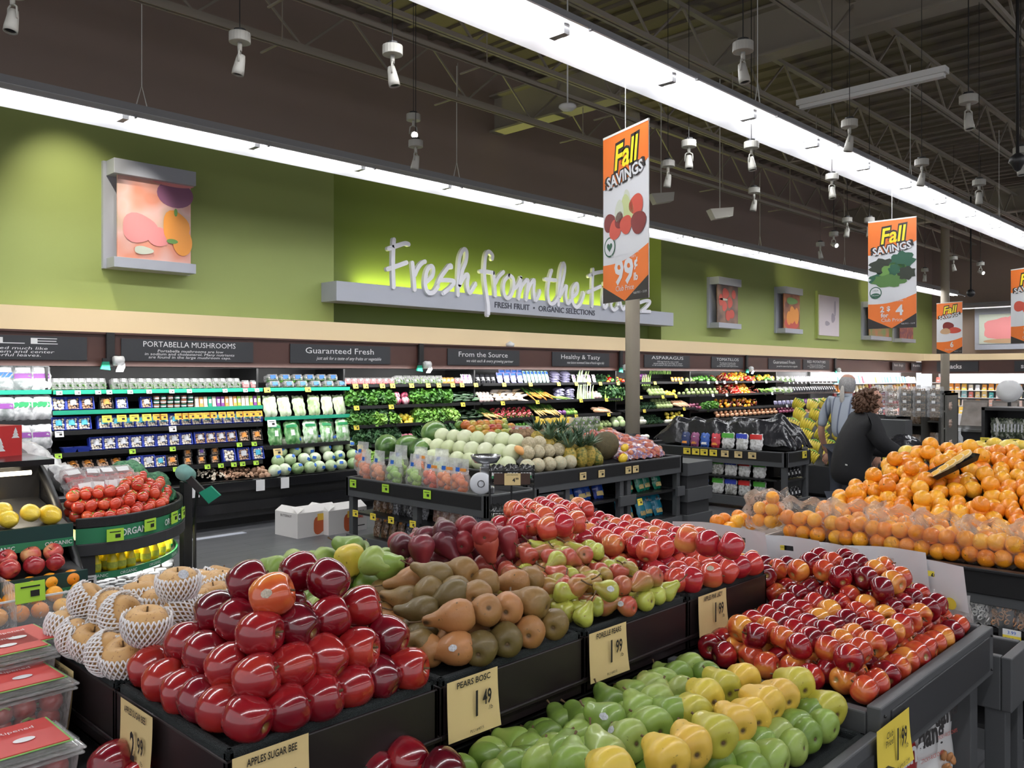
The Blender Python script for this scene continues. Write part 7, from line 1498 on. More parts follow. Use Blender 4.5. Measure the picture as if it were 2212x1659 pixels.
GPR = vary('green_pear_skin', [(.12, .21, .03), (.20, .32, .05), (.28, .40, .08), (.34, .38, .10)], .42, .25, 8, .6, amt=.4, spread=.6, mid=.45, tip=(.05, .05, .015), tipr=.0075, speck=((.12, .15, .03), 110, .70), bump=(.35, 35))
YPR = vary('yellow_pear_skin', [(.45, .42, .05), (.62, .50, .06), (.72, .48, .06), (.66, .40, .07)], .42, .25, 8, .6, amt=.4, spread=.7, mid=.45, tip=(.12, .07, .02), tipr=.009, speck=((.3, .2, .03), 70, .68), bump=(.35, 35))
PB = {'bosc': pear('bosc_pear', BOS, .0385, .115, .34), 'boscs': pear('bosc_pear', BOS, .0385, .115, .34, True), 'for': pear('forelle_pear', FOR_, .0275, .066, .42), 'fors': pear('forelle_pear', FOR_, .0275, .066, .42, True), 'red': pear('red_pear', RPR, .038, .098, .42, stem=.018), 'grn': pear('green_pear', GPR, .041, .088, .46, stem=.016), 'grns': pear('green_pear', GPR, .041, .088, .46, True, stem=.016), 'yel': pear('yellow_pear', YPR, .042, .088, .5, stem=.014)}
PL = apple('pink_apple', PKL, .037, .98); PLS = apple('pink_apple', PKL, .037, .98, True, True); JG = apple('striped_apple', JON, .0375, .92, True)
LAY = [1.036, 1.098, 1.160, 1.222]
LN = ['bottom', 'second', 'third', 'top']
# dark red apples: traced layer by layer
sb = [[(324,1440),(357,1470),(396,1494),(436,1512),(478,1530),(536,1552),(620,1530),(692,1508),(760,1482),(821,1462),(881,1445)],
      [(404,1388),(447,1412),(492,1438),(554,1462),(632,1438),(702,1421),(773,1401),(838,1374)],
      [(466,1321),(513,1341),(562,1368),(642,1351),(712,1333),(780,1310)],
      [(536,1256),(588,1284),(647,1235),(710,1252)]]
ax = [(.9, .35, .3), (-1, .3, .4), (1, .1, -.2), (-.8, .5, .3), (.9, .2, .5), (.95, .3, .1)]
lab_sb = {0: 'dark red glossy apple in the bottom layer of the front pile', 1: 'dark red glossy apple in the second layer of the front pile', 2: 'dark red glossy apple in the third layer of the front pile'}
for L in range(4):
    for i, (px, py) in enumerate(sb[L]):
        p = U(px, py, LAY[L] + (.0 if L < 3 else .004))
        d = dirv(*ax[(i*5+L*2) % 6]); st = (L == 3 and i in (0, 1)) or (L == 2 and i == 0)
        nm = lab_sb.get(L) or 'dark red glossy apple topping the front pile, %s' % ['far left with a sticker', 'nearest and most orange', 'back middle', 'far right'][i]
        o = place(SBS if st else SB, p, aim(d, rr(0, 6)), rr(1.02, 1.08), nm if not (L == 2 and i == 0) else 'dark red apple with a sticker at the left of the third layer', 'sugar apples %d' % L if L < 3 else None)
        if L == 3 and i == 1: o.data = o.data.copy(); o.data.materials[0] = vary('orange_red_skin', [(.45, .03, .02), (.65, .12, .03), (.8, .35, .06)], .2, .85, 12, .2, amt=.9, spread=.1, mid=.5, tip=(.30, .20, .05), tipr=.011)
for x, y, z in [(.83, 1.50, LAY[0]), (.93, 1.50, LAY[0]), (1.03, 1.5, LAY[0]), (1.1, 1.58, LAY[0]), (.8, 1.6, LAY[0]), (.9, 1.6, LAY[0]), (1.0, 1.6, LAY[0]), (.8, 1.7, LAY[0]), (.9, 1.7, LAY[0]), (1.0, 1.7, LAY[0]), (1.1, 1.7, LAY[0]), (.8, 1.78, LAY[0]), (.9, 1.78, LAY[0]), (1.0, 1.78, LAY[0]), (1.1, 1.78, LAY[0]), (.95, 1.56, LAY[1]), (1.02, 1.62, LAY[1]), (.9, 1.66, LAY[1]), (.98, 1.7, LAY[1]), (1.06, 1.7, LAY[1]), (.86, 1.74, LAY[1]), (.98, 1.62, LAY[2]), (.93, 1.68, LAY[2]), (1.01, 1.69, LAY[2])]:
    place(SB, (x, y, z), (rr(0, 3), rr(0, 3), rr(0, 3)), .97, 'dark red apple inside the front pile, mostly covered', 'covered sugar apples')
def hexfill(pr, x0, x1, y0, y1, z, s, lab, grp, dirs=None, sc=(.95, 1.05), ox=0., oy=0., test=None, zf=None, jit=.004):
    j = 0; y = y0+oy; n = 0
    while y <= y1:
        x = x0+ox+(s/2 if j % 2 else 0)
        while x <= x1:
            if not test or test(x, y):
                d = dirs() if dirs else (rr(-1, 1), rr(-1, 1), rr(-1, 1)); p = pr[RND.randrange(len(pr))]
                place(p, (x+rr(-jit, jit), y+rr(-jit, jit), z+(zf(x, y) if zf else 0)), aim(d, rr(0, 6)), rr(*sc), lab, grp); n += 1
            x += s
        y += s*.866; j += 1
    return n
# Bosc pears (zoomed trace: u, v, layer height, neck direction right/up/forward)
def BZ(u, v): return 800+u/3.016, 1109+v/3.016
bos = [(545,890,1.037,(-1,-.25,-.1),'boscs'),(720,868,1.037,(.1,.1,1),'bosc'),(880,815,1.037,(-.1,0,1),'bosc'),(1040,762,1.037,(.1,0,1),'bosc'),(1195,712,1.037,(.1,0,1),'bosc'),(340,855,1.04,(.4,-.1,1),'bosc'),
       (545,675,1.10,(-1,-.15,-.2),'bosc'),(750,635,1.10,(-.2,-.4,.9),'boscs'),(895,612,1.095,(.1,0,1),'bosc'),(1040,575,1.095,(-.9,.2,.4),'bosc'),(330,640,1.09,(-1,-.1,.1),'bosc'),
       (520,540,1.12,(-1,-.25,-.1),'bosc'),(390,510,1.12,(0,.1,1),'bosc'),(230,560,1.085,(-1,.1,0),'bosc'),(560,500,1.12,(.2,0,1),'bosc'),(700,530,1.12,(.2,0,1),'bosc'),(590,375,1.15,(-.6,.1,.6),'bosc'),(420,405,1.15,(-.8,.2,.4),'bosc'),(260,440,1.12,(-1,-.2,0),'bosc'),(80,510,1.07,(-.5,0,1),'bosc'),(725,462,1.12,(-1,-.2,.1),'bosc'),(930,455,1.10,(-1,-.1,.1),'bosc'),(1050,430,1.09,(.3,.1,1),'bosc')]
for i, (u, v, z, d, k) in enumerate(bos): place(PB[k], U(*BZ(u, v), z), aim(dirv(*d), rr(0, 6) if k == 'bosc' else 2.0), rr(.97, 1.06), 'brown russet pear in the %s of its tray' % ('front row' if i < 6 else 'middle' if i < 14 else 'back'), 'bosc %d' % (i > 5) + str(i > 13))
hexfill([PB['bosc']], 1.25, 1.62, 1.48, 1.80, 1.035, .078, 'brown russet pear low in the pile, partly covered', 'covered bosc', lambda: dirv(rr(-1, .3), rr(-.2, .3), rr(0, 1)))
# Forelle pears
def FZ(u, v): return 1200+u/3.016, 1109+v/3.016
forl = [(185,668,1.030,0),(60,640,1.030,0),(250,608,1.030,0),(330,595,1.030,0),(460,605,1.030,1),(570,565,1.030,0),(655,535,1.030,0),(730,505,1.030,0),(55,518,1.075,0),(145,478,1.09,1),(235,462,1.075,0),(340,505,1.085,1),(440,472,1.075,1),(560,450,1.08,0),(630,415,1.08,0),(20,400,1.09,0),(-40,480,1.07,0)]
for i, (u, v, z, st) in enumerate(forl): place(PB['fors' if st else 'for'], U(*FZ(u, v), z), aim(dirv(rr(-1, .6), rr(-.2, .3), rr(-.3, 1)), 2.), rr(1.0, 1.12), 'small blushed pear with a sticker near the front of its tray' if st else 'small blushed pear near the front of its tray', 'forelle front %d' % st)
hexfill([PB['for']], 1.74, 2.12, 1.44, 1.80, 1.032, .058, 'small blushed pear in the lower layer of its tray', 'forelle low', lambda: dirv(rr(-1, .6), rr(-.2, .3), rr(-.3, 1)))
hexfill([PB['for']], 1.76, 2.10, 1.50, 1.80, 1.078, .058, 'small blushed pear in the upper layer of its tray', 'forelle high', lambda: dirv(rr(-1, .6), rr(-.2, .3), rr(-.3, 1)))
hexfill([PB['for']], 1.84, 2.06, 1.60, 1.80, 1.12, .060, 'small blushed pear on top at the back of its tray', 'forelle top', lambda: dirv(rr(-1, .6), rr(-.2, .3), rr(-.3, 1)))
# Asian pears in white foam nets
ASK = vary('asian_pear_skin', [(.50, .27, .09), (.62, .36, .13), (.68, .42, .18)], .5, .1, 8, amt=.3, spread=.6, tip=(.25, .14, .05), tipr=.008, speck=((.4, .2, .07), 140, .62))
def foam_net():
    b = MB(); r = .0475; nu = 28; nv = 9
    def P(i, j, rr_=r):
        a = 2*PI*i/nu; ph = PI*(.06+.60*j/nv); return (rr_*math.sin(ph)*math.cos(a), rr_*math.sin(ph)*math.sin(a), -rr_*.95*math.cos(ph))
    for i in range(nu):
        for s in (1, -1):
            b.tube([P(i+s*.5*j, j, r+(.0012 if s > 0 else 0)+(.006*(j/nv)**3)) for j in range(0, nv+1)], 0.0022, 4)
    return b
NETM = mat('white_foam_net', (.82, .80, .80), .6)
def asian(sticker=False):
    o = mk('asian_pear', apple_mesh(.045, .92, 22, 4, .01), ASK, None, True)
    mk('foam_net', foam_net(), NETM, o, True)
    mk('stem', MB().tube([(0, 0, .022), (.001, 0, .04)], .002, 5), DIRT, o)
    if sticker: mk('sticker', MB().lathe([(.001, .0005), (.012, 0)], 14, 0, Matrix.Translation((-.032, -.012, .0325)) @ Euler((.2, -.75, 0)).to_matrix().to_4x4()), mat('fruit_sticker2', (.7, .72, .74), .4), o)
    tag(o, 'x', 'pear'); return proto(o)
AS = asian(); ASS = asian(True)
asn = [(145,1355,1.04,(.2,.9,.3),0),(168,1378,1.04,(.5,.6,.2),0),(200,1388,1.04,(.2,.9,-.2),0),(232,1412,1.04,(.8,.5,0),0),(270,1420,1.04,(0,.9,-.3),0),(352,1390,1.04,(.3,1,0),0),
       (192,1300,1.10,(.7,.7,.2),0),(240,1318,1.10,(.6,.5,-.4),0),(262,1330,1.10,(.8,.4,-.2),0),(316,1350,1.115,(.1,1,-.1),0),(390,1322,1.105,(-.9,.5,0),0),(300,1290,1.11,(-.1,1,.1),0),(345,1305,1.10,(0,1,0),0),(385,1262,1.17,(0,1,-.1),1),(440,1262,1.10,(.1,1,.2),0),(475,1265,1.10,(.2,1,0),0),(445,1300,1.09,(-.1,1,.1),0),(455,1325,1.08,(0,1,0),0)]
for i, (px, py, z, d, s_) in enumerate(asn): place(ASS if s_ else AS, U(px, py, z), aim(dirv(*d), rr(0, 6)), rr(.98, 1.05), 'tan Asian pear in a white foam net, %s' % ('topmost with a round sticker' if s_ else 'front row' if i < 6 else 'upper rows'), None if s_ else 'asian pears %d' % (i > 5))
hexfill([AS], .78, 1.15, 1.93, 2.27, 1.04, .093, 'tan Asian pear in a white foam net, low in the pile', 'asian pears low', lambda: dirv(rr(-.6, .6), 1, rr(-.4, .4)))
hexfill([AS], .92, 1.12, 2.0, 2.2, 1.10, .093, 'tan Asian pear in a white foam net, middle of the pile', 'asian pears mid', lambda: dirv(rr(-.6, .6), 1, rr(-.4, .4)))
# green pears behind the dark red apples
gp = [(592,1228,1.10,(-1,.3,.3),'grn'),(755,1205,1.15,(.3,-.9,-.3),'yel'),(700,1210,1.12,(-.5,.2,.8),'grn'),(808,1215,1.15,(.8,-.4,-.3),'grn'),(838,1222,1.14,(.9,.2,-.3),'grn'),(757,1186,1.16,(-.9,.3,.3),'grn'),(790,1255,1.08,(.2,-.3,1),'grn'),(795,1270,1.07,(1,0,0),'grn'),(640,1215,1.10,(1,0,.3),'grn'),(740,1262,1.06,(1,0,.5),'grn')]
for i, (px, py, z, d, k) in enumerate(gp): place(PB[k], U(px, py, z), aim(dirv(*d), rr(0, 6)), rr(.98, 1.05), 'yellow pear among the green ones behind the dark red apples' if k == 'yel' else 'green pear in the pile behind the dark red apples', None if k == 'yel' else 'green pears back')
hexfill([PB['grn']], 1.25, 1.64, 1.92, 2.28, 1.036, .078, 'green pear low in the back tray', 'green pears low', lambda: dirv(rr(-1, 1), rr(-.2, .3), rr(0, 1)))
hexfill([PB['grn']], 1.30, 1.60, 1.98, 2.24, 1.092, .08, 'green pear in the middle of the back tray', 'green pears mid', lambda: dirv(rr(-1, 1), rr(-.2, .3), rr(0, 1)))
# red pears
RZ = lambda u, v: (740+u/4.424, 950+v/4.424)
rp = [(570,1010,(-.2,.2,1)),(755,1045,(.2,-.9,-.3)),(975,1000,(.6,-.8,-.2)),(1155,975,(.1,.2,1)),(1380,1005,(.2,-.95,-.2)),(1565,955,(.3,-.9,-.2)),(790,930,(-.3,.2,1)),(975,870,(-.2,.3,1)),(1180,840,(-.2,.2,1)),(1360,890,(0,.2,1)),(1355,1210,(.1,.3,.9)),(1565,1180,(.1,.9,-.2)),(1735,1130,(.1,-.9,.3)),(610,1180,(0,.2,1)),(745,1215,(.2,.3,1)),(935,1165,(0,.2,1)),(1150,1130,(.2,.3,1))]
for i, (u, v, d) in enumerate(rp):
    z = 1.19 if v < 900 else 1.155 if v < 1060 else 1.075
    place(PB['red'], U(*RZ(u, v), z), aim(dirv(*d), rr(0, 6)), rr(.98, 1.06), 'dark red pear in the %s of the back tray' % ('top layer' if v < 1060 else 'middle layer'), 'red pears %d' % (v < 1060))
hexfill([PB['red']], 1.73, 2.12, 1.90, 2.28, 1.036, .078, 'dark red pear low in the back tray', 'red pears low', lambda: dirv(rr(-.5, .5), rr(-.2, .5), rr(.2, 1)))
hexfill([PB['red']], 1.78, 2.10, 1.96, 2.26, 1.092, .08, 'dark red pear inside the back tray', 'red pears mid', lambda: dirv(rr(-.5, .5), rr(-.2, .5), rr(.2, 1)))
# pink apples: two trays heaped towards the back left
PZ = lambda u, v: (1080+u/3.687, 1090+v/3.687)
pk = [(1400,602),(1525,602),(1680,562),(1810,532),(1900,495),(2005,472)]
for i, (u, v) in enumerate(pk): place(PLS if i == 2 else PL, U(*PZ(u, v), 1.036), aim(dirv(*ax[i % 6]), rr(0, 6)), rr(1., 1.08), 'pink and red apple in the front row of the right tray' + (', with a sticker' if i == 2 else ''), None if i == 2 else 'pink front row')
for i, (u, v) in enumerate([(1490,280),(1655,310),(1840,330)]): place(PLS if i == 0 else PL, U(*PZ(u, v), 1.165), aim(dirv(*ax[i+1]), rr(0, 6)), 1.08, 'large apple topping the right tray, %s of three' % ['left', 'middle', 'right'][i])
for i, (u, v) in enumerate([(140,180),(255,160),(350,110),(380,190),(470,105),(505,165),(605,140)]): place(PL, U(*PZ(u, v), 1.185 if i not in (0, 1, 3) else 1.175), aim(dirv(*ax[(i+2) % 6]), rr(0, 6)), rr(1., 1.08), 'bright pink apple topping the back pile', 'pink top')
for L, (x0, x1, y0, y1) in enumerate([(2.20, 2.60, 1.48, 2.28), (2.23, 2.58, 1.56, 2.25)]):
    hexfill([PL], x0, x1, y0, y1, LAY[L]+.0, .0755, 'pink apple in the %s layer of the right trays' % LN[L], 'pink layer %d' % L, lambda: dirv(rr(-1, 1), rr(-.2, .4), rr(-.3, .4)))
hexfill([PL], 2.26, 2.56, 2.02, 2.24, 1.148, .0755, 'pink apple in the third layer of the back right tray', 'pink layer 2', lambda: dirv(rr(-1, 1), rr(-.2, .4), rr(-.3, .4)))
# ---- lower level: green and yellow pears
LT = tray(1.02, 2.035, .79, 1.355, .80, 'long low grey tray of green and yellow pears', .13)
mk('grey_rim', MB().box(1.0, 2.035, .765, .79, .665, .812), GREY, LT, bevel=.004); mk('grey_insert', MB().box(1.02, 1.98, .758, .766, .69, .78), GREYD, LT)
G1 = lambda u, v: (980+u/4.809, 1380+v/4.809); G2 = lambda u, v: (1400+u/4.424, 1400+v/4.424)
lp = [(G1,370,1230,.835,'grn',(.0,-.2,1)),(G1,790,1170,.84,'grn',(.2,.1,1)),(G1,975,1030,.84,'grn',(-.3,.1,1)),(G1,1140,880,.84,'grn',(-.6,.2,.7)),(G1,930,1290,.885,'grn',(.1,.1,1)),(G1,1150,1200,.90,'grn',(.1,.4,.9)),(G1,1230,1290,.92,'grn',(-.1,.3,.9)),(G1,1310,1020,.855,'grn',(.1,.2,1)),(G1,1590,860,.895,'grns',(-1,.1,.2)),(G1,1360,840,.86,'grn',(-.8,.2,.5)),(G1,1620,670,.86,'grn',(-.7,.2,.6)),(G1,1560,1200,.91,'grn',(-.7,.3,.5)),(G1,1800,1050,.905,'grns',(-.7,-.1,.6)),(G1,1930,740,.895,'grn',(-.3,.3,.8)),(G1,2010,890,.90,'grn',(-.8,.0,.5)),(G1,1870,580,.86,'grn',(-.8,.2,.5)),
      (G2,390,180,.87,'grn',(-.6,.1,.7)),(G2,270,265,.87,'grn',(-.6,.1,.7)),(G2,120,330,.87,'grn',(-.6,.1,.7)),(G2,20,380,.87,'grn',(-.6,.1,.7)),(G2,570,270,.86,'grn',(.6,.1,.7)),(G2,320,410,.865,'grn',(.2,.2,.9)),(G2,90,500,.90,'grn',(.5,.2,.8)),(G2,220,640,.905,'grn',(-.6,.0,.7)),(G2,40,740,.91,'grn',(-.6,.0,.7)),
      (G2,900,300,.90,'yel',(-.6,.1,.7)),(G2,700,370,.90,'yel',(-.6,.1,.7)),(G2,540,470,.91,'yel',(-.7,0,.7)),(G2,420,610,.91,'yel',(-.5,.1,.8)),(G2,1410,340,.90,'yel',(-.6,.1,.7)),(G2,1260,450,.90,'yel',(-.6,.1,.7)),(G2,1110,520,.91,'yel',(-.8,.2,.5)),(G2,980,640,.895,'yel',(-.5,.1,.8)),(G2,830,710,.91,'yel',(-.5,.1,.8)),(G2,640,820,.92,'yel',(-.5,.1,.8)),(G2,1710,570,.86,'yel',(-.6,.1,.7)),(G2,390,930,.92,'yel',(-.5,.1,.8)),(G2,170,1040,.93,'yel',(-.5,.1,.8)),
      (G2,1560,640,.845,'grn',(-.6,.1,.7)),(G2,1390,750,.845,'grn',(-.6,.1,.7)),(G2,1220,850,.845,'grn',(-.6,0,.7)),(G2,1050,930,.845,'grn',(-.6,0,.7)),(G2,880,1030,.845,'grn',(-.6,0,.7)),(G2,640,1110,.85,'grn',(-.6,0,.7)),(G1,1620,1370,.96,'yel',(-.5,0,.8)),(G1,620,1340,.85,'grn',(.1,.1,1))]
for i, (f, u, v, z, k, d) in enumerate(lp):
    place(PB[k], U(*f(u, v), z), aim(dirv(d[0]*.42, d[1], d[2]), rr(0, 6) if k != 'grns' else 2.2), rr(1.03, 1.1), '%s pear%s in the low front tray, %s' % ('yellow' if k == 'yel' else 'green', ' with a sticker' if k == 'grns' else '', 'upper layer' if z > .88 else 'lower layer'), 'low tray %s %d' % (k, z > .88))
hexfill([PB['grn']], 1.10, 1.98, .86, 1.32, .838, .083, 'green pear low in the long front tray, partly covered', 'low tray covered', lambda: dirv(rr(-.8, .2), rr(-.1, .2), rr(.4, 1)), test=lambda x, y: y < 1.32 and x > 1.02)
# red apples on the low shelf at the bottom edge
for i, (px, py, z) in enumerate([(242, 1650, .88), (880, 1642, .875), (808, 1668, .86), (958, 1665, .865), (905, 1690, .84), (300, 1690, .85)]):
    place(SB, U(px, py, z), aim(dirv(*ax[i]), rr(0, 6)), 1.05, 'red apple on the low shelf under the front tray', 'low shelf apples')
mk('low_shelf', MB().box(.45, 1.02, 1.0, 2.3, .80, .825), BLACKM, MT_)
# ---- striped apples in the right bin
JB = empty('apple_bin', (0, 0, 0))
b = MB(); b.box(2.04, 2.955, .765, .80, .72, .868); b.box(2.92, 2.955, .801, 2.28, .72, .868); b.box(2.04, 2.075, .801, 1.36, .72, .85); b.box(2.62, 2.955, 2.281, 2.31, .72, .868); mk('rim', b, GREY, JB, bevel=.004)
mk('black_insert', MB().box(2.10, 2.90, .76, .766, .745, .848), GREYD, JB, bevel=.002); mk('deck', MB().box(2.076, 2.919, .801, 2.28, .78, .834), BLACK, JB)
mk('riser', MB().add([(2.1, .9, .81), (2.9, .9, .81), (2.9, 2.2, .81), (2.1, 2.2, .81), (2.3, 1.1, .838), (2.85, 1.1, .86), (2.85, 2.1, .86), (2.3, 2.1, .838)], [(0,1,5,4),(1,2,6,5),(2,3,7,6),(3,0,4,7),(4,5,6,7)]), BLACK, JB)
for x, y in ((2.05, .78), (2.85, .80), (2.85, 2.2)): mk('leg', MB().box(x, x+.07, y, y+.06, 0, .72), GREY, JB, bevel=.003)
b = MB()
for x in (2.06, 2.93):
    for z in (.74, .845): b.ball(.004, 8, 5, 0, Matrix.Translation((x, .763, z)))
mk('screws', b, BLACKM, JB, True)
tag(JB, 'grey bin of red and yellow striped apples at the right front', 'display bin')
JR = lambda: dirv(rr(-.4, .1), rr(-.6, .1), -1) if RND.random() < .3 else dirv(rr(-1, 1), rr(-.2, .4), rr(-.3, 1))
slope = lambda x, y: .045*min(1, max(0, (x-2.42)/.35))*min(1, max(0, (y-.88)/.2))
hexfill([JG], 2.115, 2.915, .838, 1.33, .873, .0745, 'striped apple in the bottom layer of the right bin', 'jonagold 0', JR, zf=slope); hexfill([JG], 2.70, 2.90, 1.36, 2.2, .873, .0745, 'striped apple in the bottom layer at the back of the right bin', 'jonagold 0b', JR, zf=slope)
hexfill([JG], 2.15, 2.88, .895, 1.26, .930, .0755, 'striped apple in the upper layer of the right bin', 'jonagold 1', JR, zf=slope, ox=.01); hexfill([JG], 2.70, 2.87, 1.40, 2.1, .93, .0755, 'striped apple in the upper layer at the back of the right bin', 'jonagold 1b', JR, zf=slope)
hexfill([JG], 2.62, 2.86, .99, 1.3, .985, .077, 'striped apple on top of the right bin', 'jonagold 2', JR, zf=slope, ox=.03)
# side crate, white bags and chip bags
CRT = empty('side_crate', (0, 0, 0)); b = MB(); b.box(2.98, 3.22, .72, .75, .60, .77); b.box(3.19, 3.22, .751, 1.9, .60, .77); b.box(2.98, 3.01, .751, 1.9, .60, .77); mk('rim', b, GREY, CRT, bevel=.004); mk('deck', MB().box(3.0, 3.2, .74, 1.9, .62, .64), BLACK, CRT)
for x, y in ((2.99, .74), (3.14, .74), (3.14, 1.8)): mk('leg', MB().box(x, x+.06, y, y+.06, 0, .60), GREY, CRT, bevel=.003)
mk('lower_board', MB().box(2.98, 3.22, .71, .74, .06, .2), GREY, CRT, bevel=.004); tag(CRT, 'narrow grey crate beside the right bin holding white handled bags', 'crate')
def wbag(strip, txt, s):
    r = mk('apple_bag', pillow(.30, .12, .30, 9, .97, s), CLEAR, None, True)
    b = MB(); R = random.Random(s)
    for k in range(12): b.ball(.036, 10, 7, 0, Matrix.Translation((R.uniform(-.09, .09), R.uniform(-.02, .02), .04+.009*k)))
    mk('apples_inside', b, vary('bagged_apple', [(.45, .03, .03), (.7, .25, .1)], .3, .4), r, True)
    h = MB(); cut = lambda u, v: abs(u-.5) < .11 and .64 < v < .76
    n, m = 25, 16
    g = lambda u, v: ((u-.5)*(.31-.02*v), .014*math.sin(5*u+1+s)-.012, .24+.15*v+.01*math.sin(3*u+s))
    for i in range(n):
        for j in range(m):
            if cut((i+.5)/n, (j+.5)/m): continue
            h.add([g(i/n, j/m), g((i+1)/n, j/m), g((i+1)/n, (j+1)/m), g(i/n, (j+1)/m)], [(0, 1, 2, 3)])
    mk('header', h, mat('milky_plastic', (.72, .73, .75), .25, coat=.4), r, True)
    y = -.036
    st = mk('printed_strip', MB().box(-.06, .06, y-.001, y, .255, .285), mat('strip_orange', (.85, .25, .03), .5), r)
    if txt: text(txt, .02, (0, y-.003, .27), FY, WINK, st)
    b = MB(); disc(b, -.10, .272, .02, .02, y, 0, 16); mk('printed_logo', b, BLUL, r); b = MB(); disc(b, .10, .272, .02, .02, y, 0, 16); mk('printed_sun', b, TAGY, r)
    tag(r, 'x', 'bag'); return proto(r)
WB = wbag(1, 'Organic Apples', 5)
for i, (y, z, a, l) in enumerate([(.98, .64, -.12, 'nearest, with an orange printed strip'), (1.13, .66, .1, 'second, behind the nearest'), (1.32, .65, -.1, 'third in the row'), (1.50, .65, .1, 'fourth in the row'), (1.68, .66, -.05, 'fifth in the row'), (1.86, .66, .1, 'farthest, behind the pink apples')]):
    place(WB, (3.08+.02*(i % 2), y, z), (.1, 0, -PI/2-.15+a), 1, 'white-topped handled plastic bag beside the right bin, %s' % l)
CHIP = {}
for n, c, ink, st in (('white', (.78, .78, .78), BBK, 'print'), ('red', (.45, .03, .03), WINK, ''), ('green', (.03, .30, .08), WINK, '')):
    r = mk('rice_chip_bag', pillow(.2, .07, .34, 9, .93, 5), mat('chip_bag_'+n, c, .3), None, True)
    text('dang', .085, (0, -.042, .255), FY, ink, r, off=.03); text('STICKY-RICE CHIPS', .016, (.0, -.043, .195), FY, PR if n == 'white' else WINK, r)
    b = MB(); R = random.Random(6)
    for k in range(9): b.ball(.017, 8, 5, 0, Matrix.Translation((R.uniform(-.04, .06), -.04, .05+.011*k)) @ Euler((R.uniform(0, 3), 0, 0)).to_matrix().to_4x4(), .4)
    mk('printed_chips', b, mat('chip_brown', (.45, .2, .07), .6, noise=.4, nscale=60), r, True); tag(r, 'x', 'chip bag'); CHIP[n] = proto(r)
for n, x, l in (('green', 2.16, 'green'), ('green', 2.26, 'second green'), ('red', 2.38, 'red'), ('white', 2.55, 'left white'), ('white', 2.74, 'right white')):
    p = place(CHIP[n], (x, .845+.02*(x > 2.6), .375), (-.08, .06, -.12), 1.0, '%s bag of sticky rice chips standing under the right bin' % l)
mk('chip_shelf', MB().box(2.06, 2.9, .77, 1.2, .355, .375), BLACKM, JB)
# ---- price cards
def pcard(plane, v, px0, px1, zt, h, title, big, small, lab, m=TAGC, curl=.012, extra='PLU #4015'):
    if plane == 'y': x0, x1 = XatY(px0, v), XatY(px1, v); w = x1-x0; r = empty('price_card', ((x0+x1)/2, v, zt-h/2))
    else: y1, y0 = YatX(px0, v), YatX(px1, v); w = y1-y0; r = empty('price_card', (v, (y0+y1)/2, zt-h/2), -PI/2)
    c = MB(); c.grid(6, 10, lambda u, q: ((u-.5)*w, -.004-curl*(1-q)**2*(.4+.6*u), (q-.5)*h)); mk('card', c, m, r, True)
    cy = -.0065-curl
    text(title, w*.125, (0, -.0065-curl*.06, h*.40), FY, INK, r, width=w*.66, off=.015) if title else None
    text(big, w*.50, (w*.02, -.0065-curl*.55, -h*.0), FY, INK, r, sx=.55, off=.03); text(small, w*.30, (w*.24, -.0065-curl*.42, h*.06), FY, INK, r, sx=.6, off=.02)
    text('/lb', w*.09, (w*.30, -.0065-curl*.6, -h*.12), FY, INK, r); text(extra, w*.06, (0, cy+.001, -h*.40), FY, INK, r)
    tag(r, lab, 'price card'); return r
pcard('y', 1.352, 499, 664, .998, .155, 'APPLES SUGAR BEE', '2', '99', 'cream price card for Sugar Bee apples hanging on the front of the tray')
pcard('x', .696, 265, 334, .998, .155, 'APPLES SUGAR BEE', '2', '99', 'cream price card for Sugar Bee apples on the left side of the tray')
pcard('x', .697, 112, 163, .985, .13, 'PEARS ASIAN', '2', '99', 'cream price card for Asian pears at the far left')
pcard('y', 1.352, 963, 1072, 1.0, .128, 'PEARS BOSC', '1', '49', 'cream price card reading Pears Bosc')
pcard('y', 1.352, 1270, 1350, 1.0, .125, 'FORELLE PEARS', '1', '99', 'cream price card reading Forelle Pears')
pcard('y', 1.352, 1506, 1566, .998, .125, 'APPLES PINK LADY', '1', '99', 'cream price card reading Apples Pink Lady')
r_ = pcard('y', .757, 1890, 1960, .835, .125, '', '1', '99', 'yellow Club Price card on the front of the right bin', mat('club_yellow', (.85, .66, .08), .5), extra='JONAGOLD APPLES  2.99')
text('Club\nPrice!', .022, (-.035, -.009, .028), FY, INK, r_)
for o_ in list(r_.children):
    if o_.name.startswith('lettering') and o_.data.name.startswith('lettering') and o_.location.z == 0: pass
# ================================================================ orange table at the right
OT = empty('display_table', (0, 0, 0))
x0, x1, y0, y1, zl = 4.15, 5.75, -.6, 2.16, .80
b = MB(); b.box(x0, x0+.04, y0, y1, zl-.16, zl-.11); b.box(x0, x1, y1-.04, y1, zl-.16, zl); b.box(x1-.04, x1, y0, y1, zl-.16, zl); b.box(x0-.004, x0+.04, y1-.06, y1, zl-.16, zl); mk('rim', b, GREY, OT, bevel=.004)
mk('front_insert', MB().box(x0-.01, x0+.03, y0, y1-.06, zl-.115, zl+.0), BLACKM, OT, bevel=.006); mk('top_lip', MB().box(x0-.03, x0+.02, y0, y1-.05, zl-.012, zl+.004), BLACKM, OT, bevel=.004)
mk('deck', MB().box(x0+.03, x1, y0, y1-.04, zl-.05, zl-.02), BLACK, OT)
for y in (y1-.1, 1.0, -.1): mk('post', MB().box(x0+.02, x0+.09, y, y+.06, 0, zl-.16), GREY, OT, bevel=.003)
mk('back_panel', MB().box(x0+.5, x0+.53, y0, y1-.1, .1, .62), BLACKM, OT)
for z in (.54, .30, .1): mk('shelf', MB().box(x0+.03, x0+.5, y0, y1-.05, z-.02, z), BLACKM, OT)
mk('plinth', MB().box(x0, x1, y0, y1, .0, .08), GREY, OT)
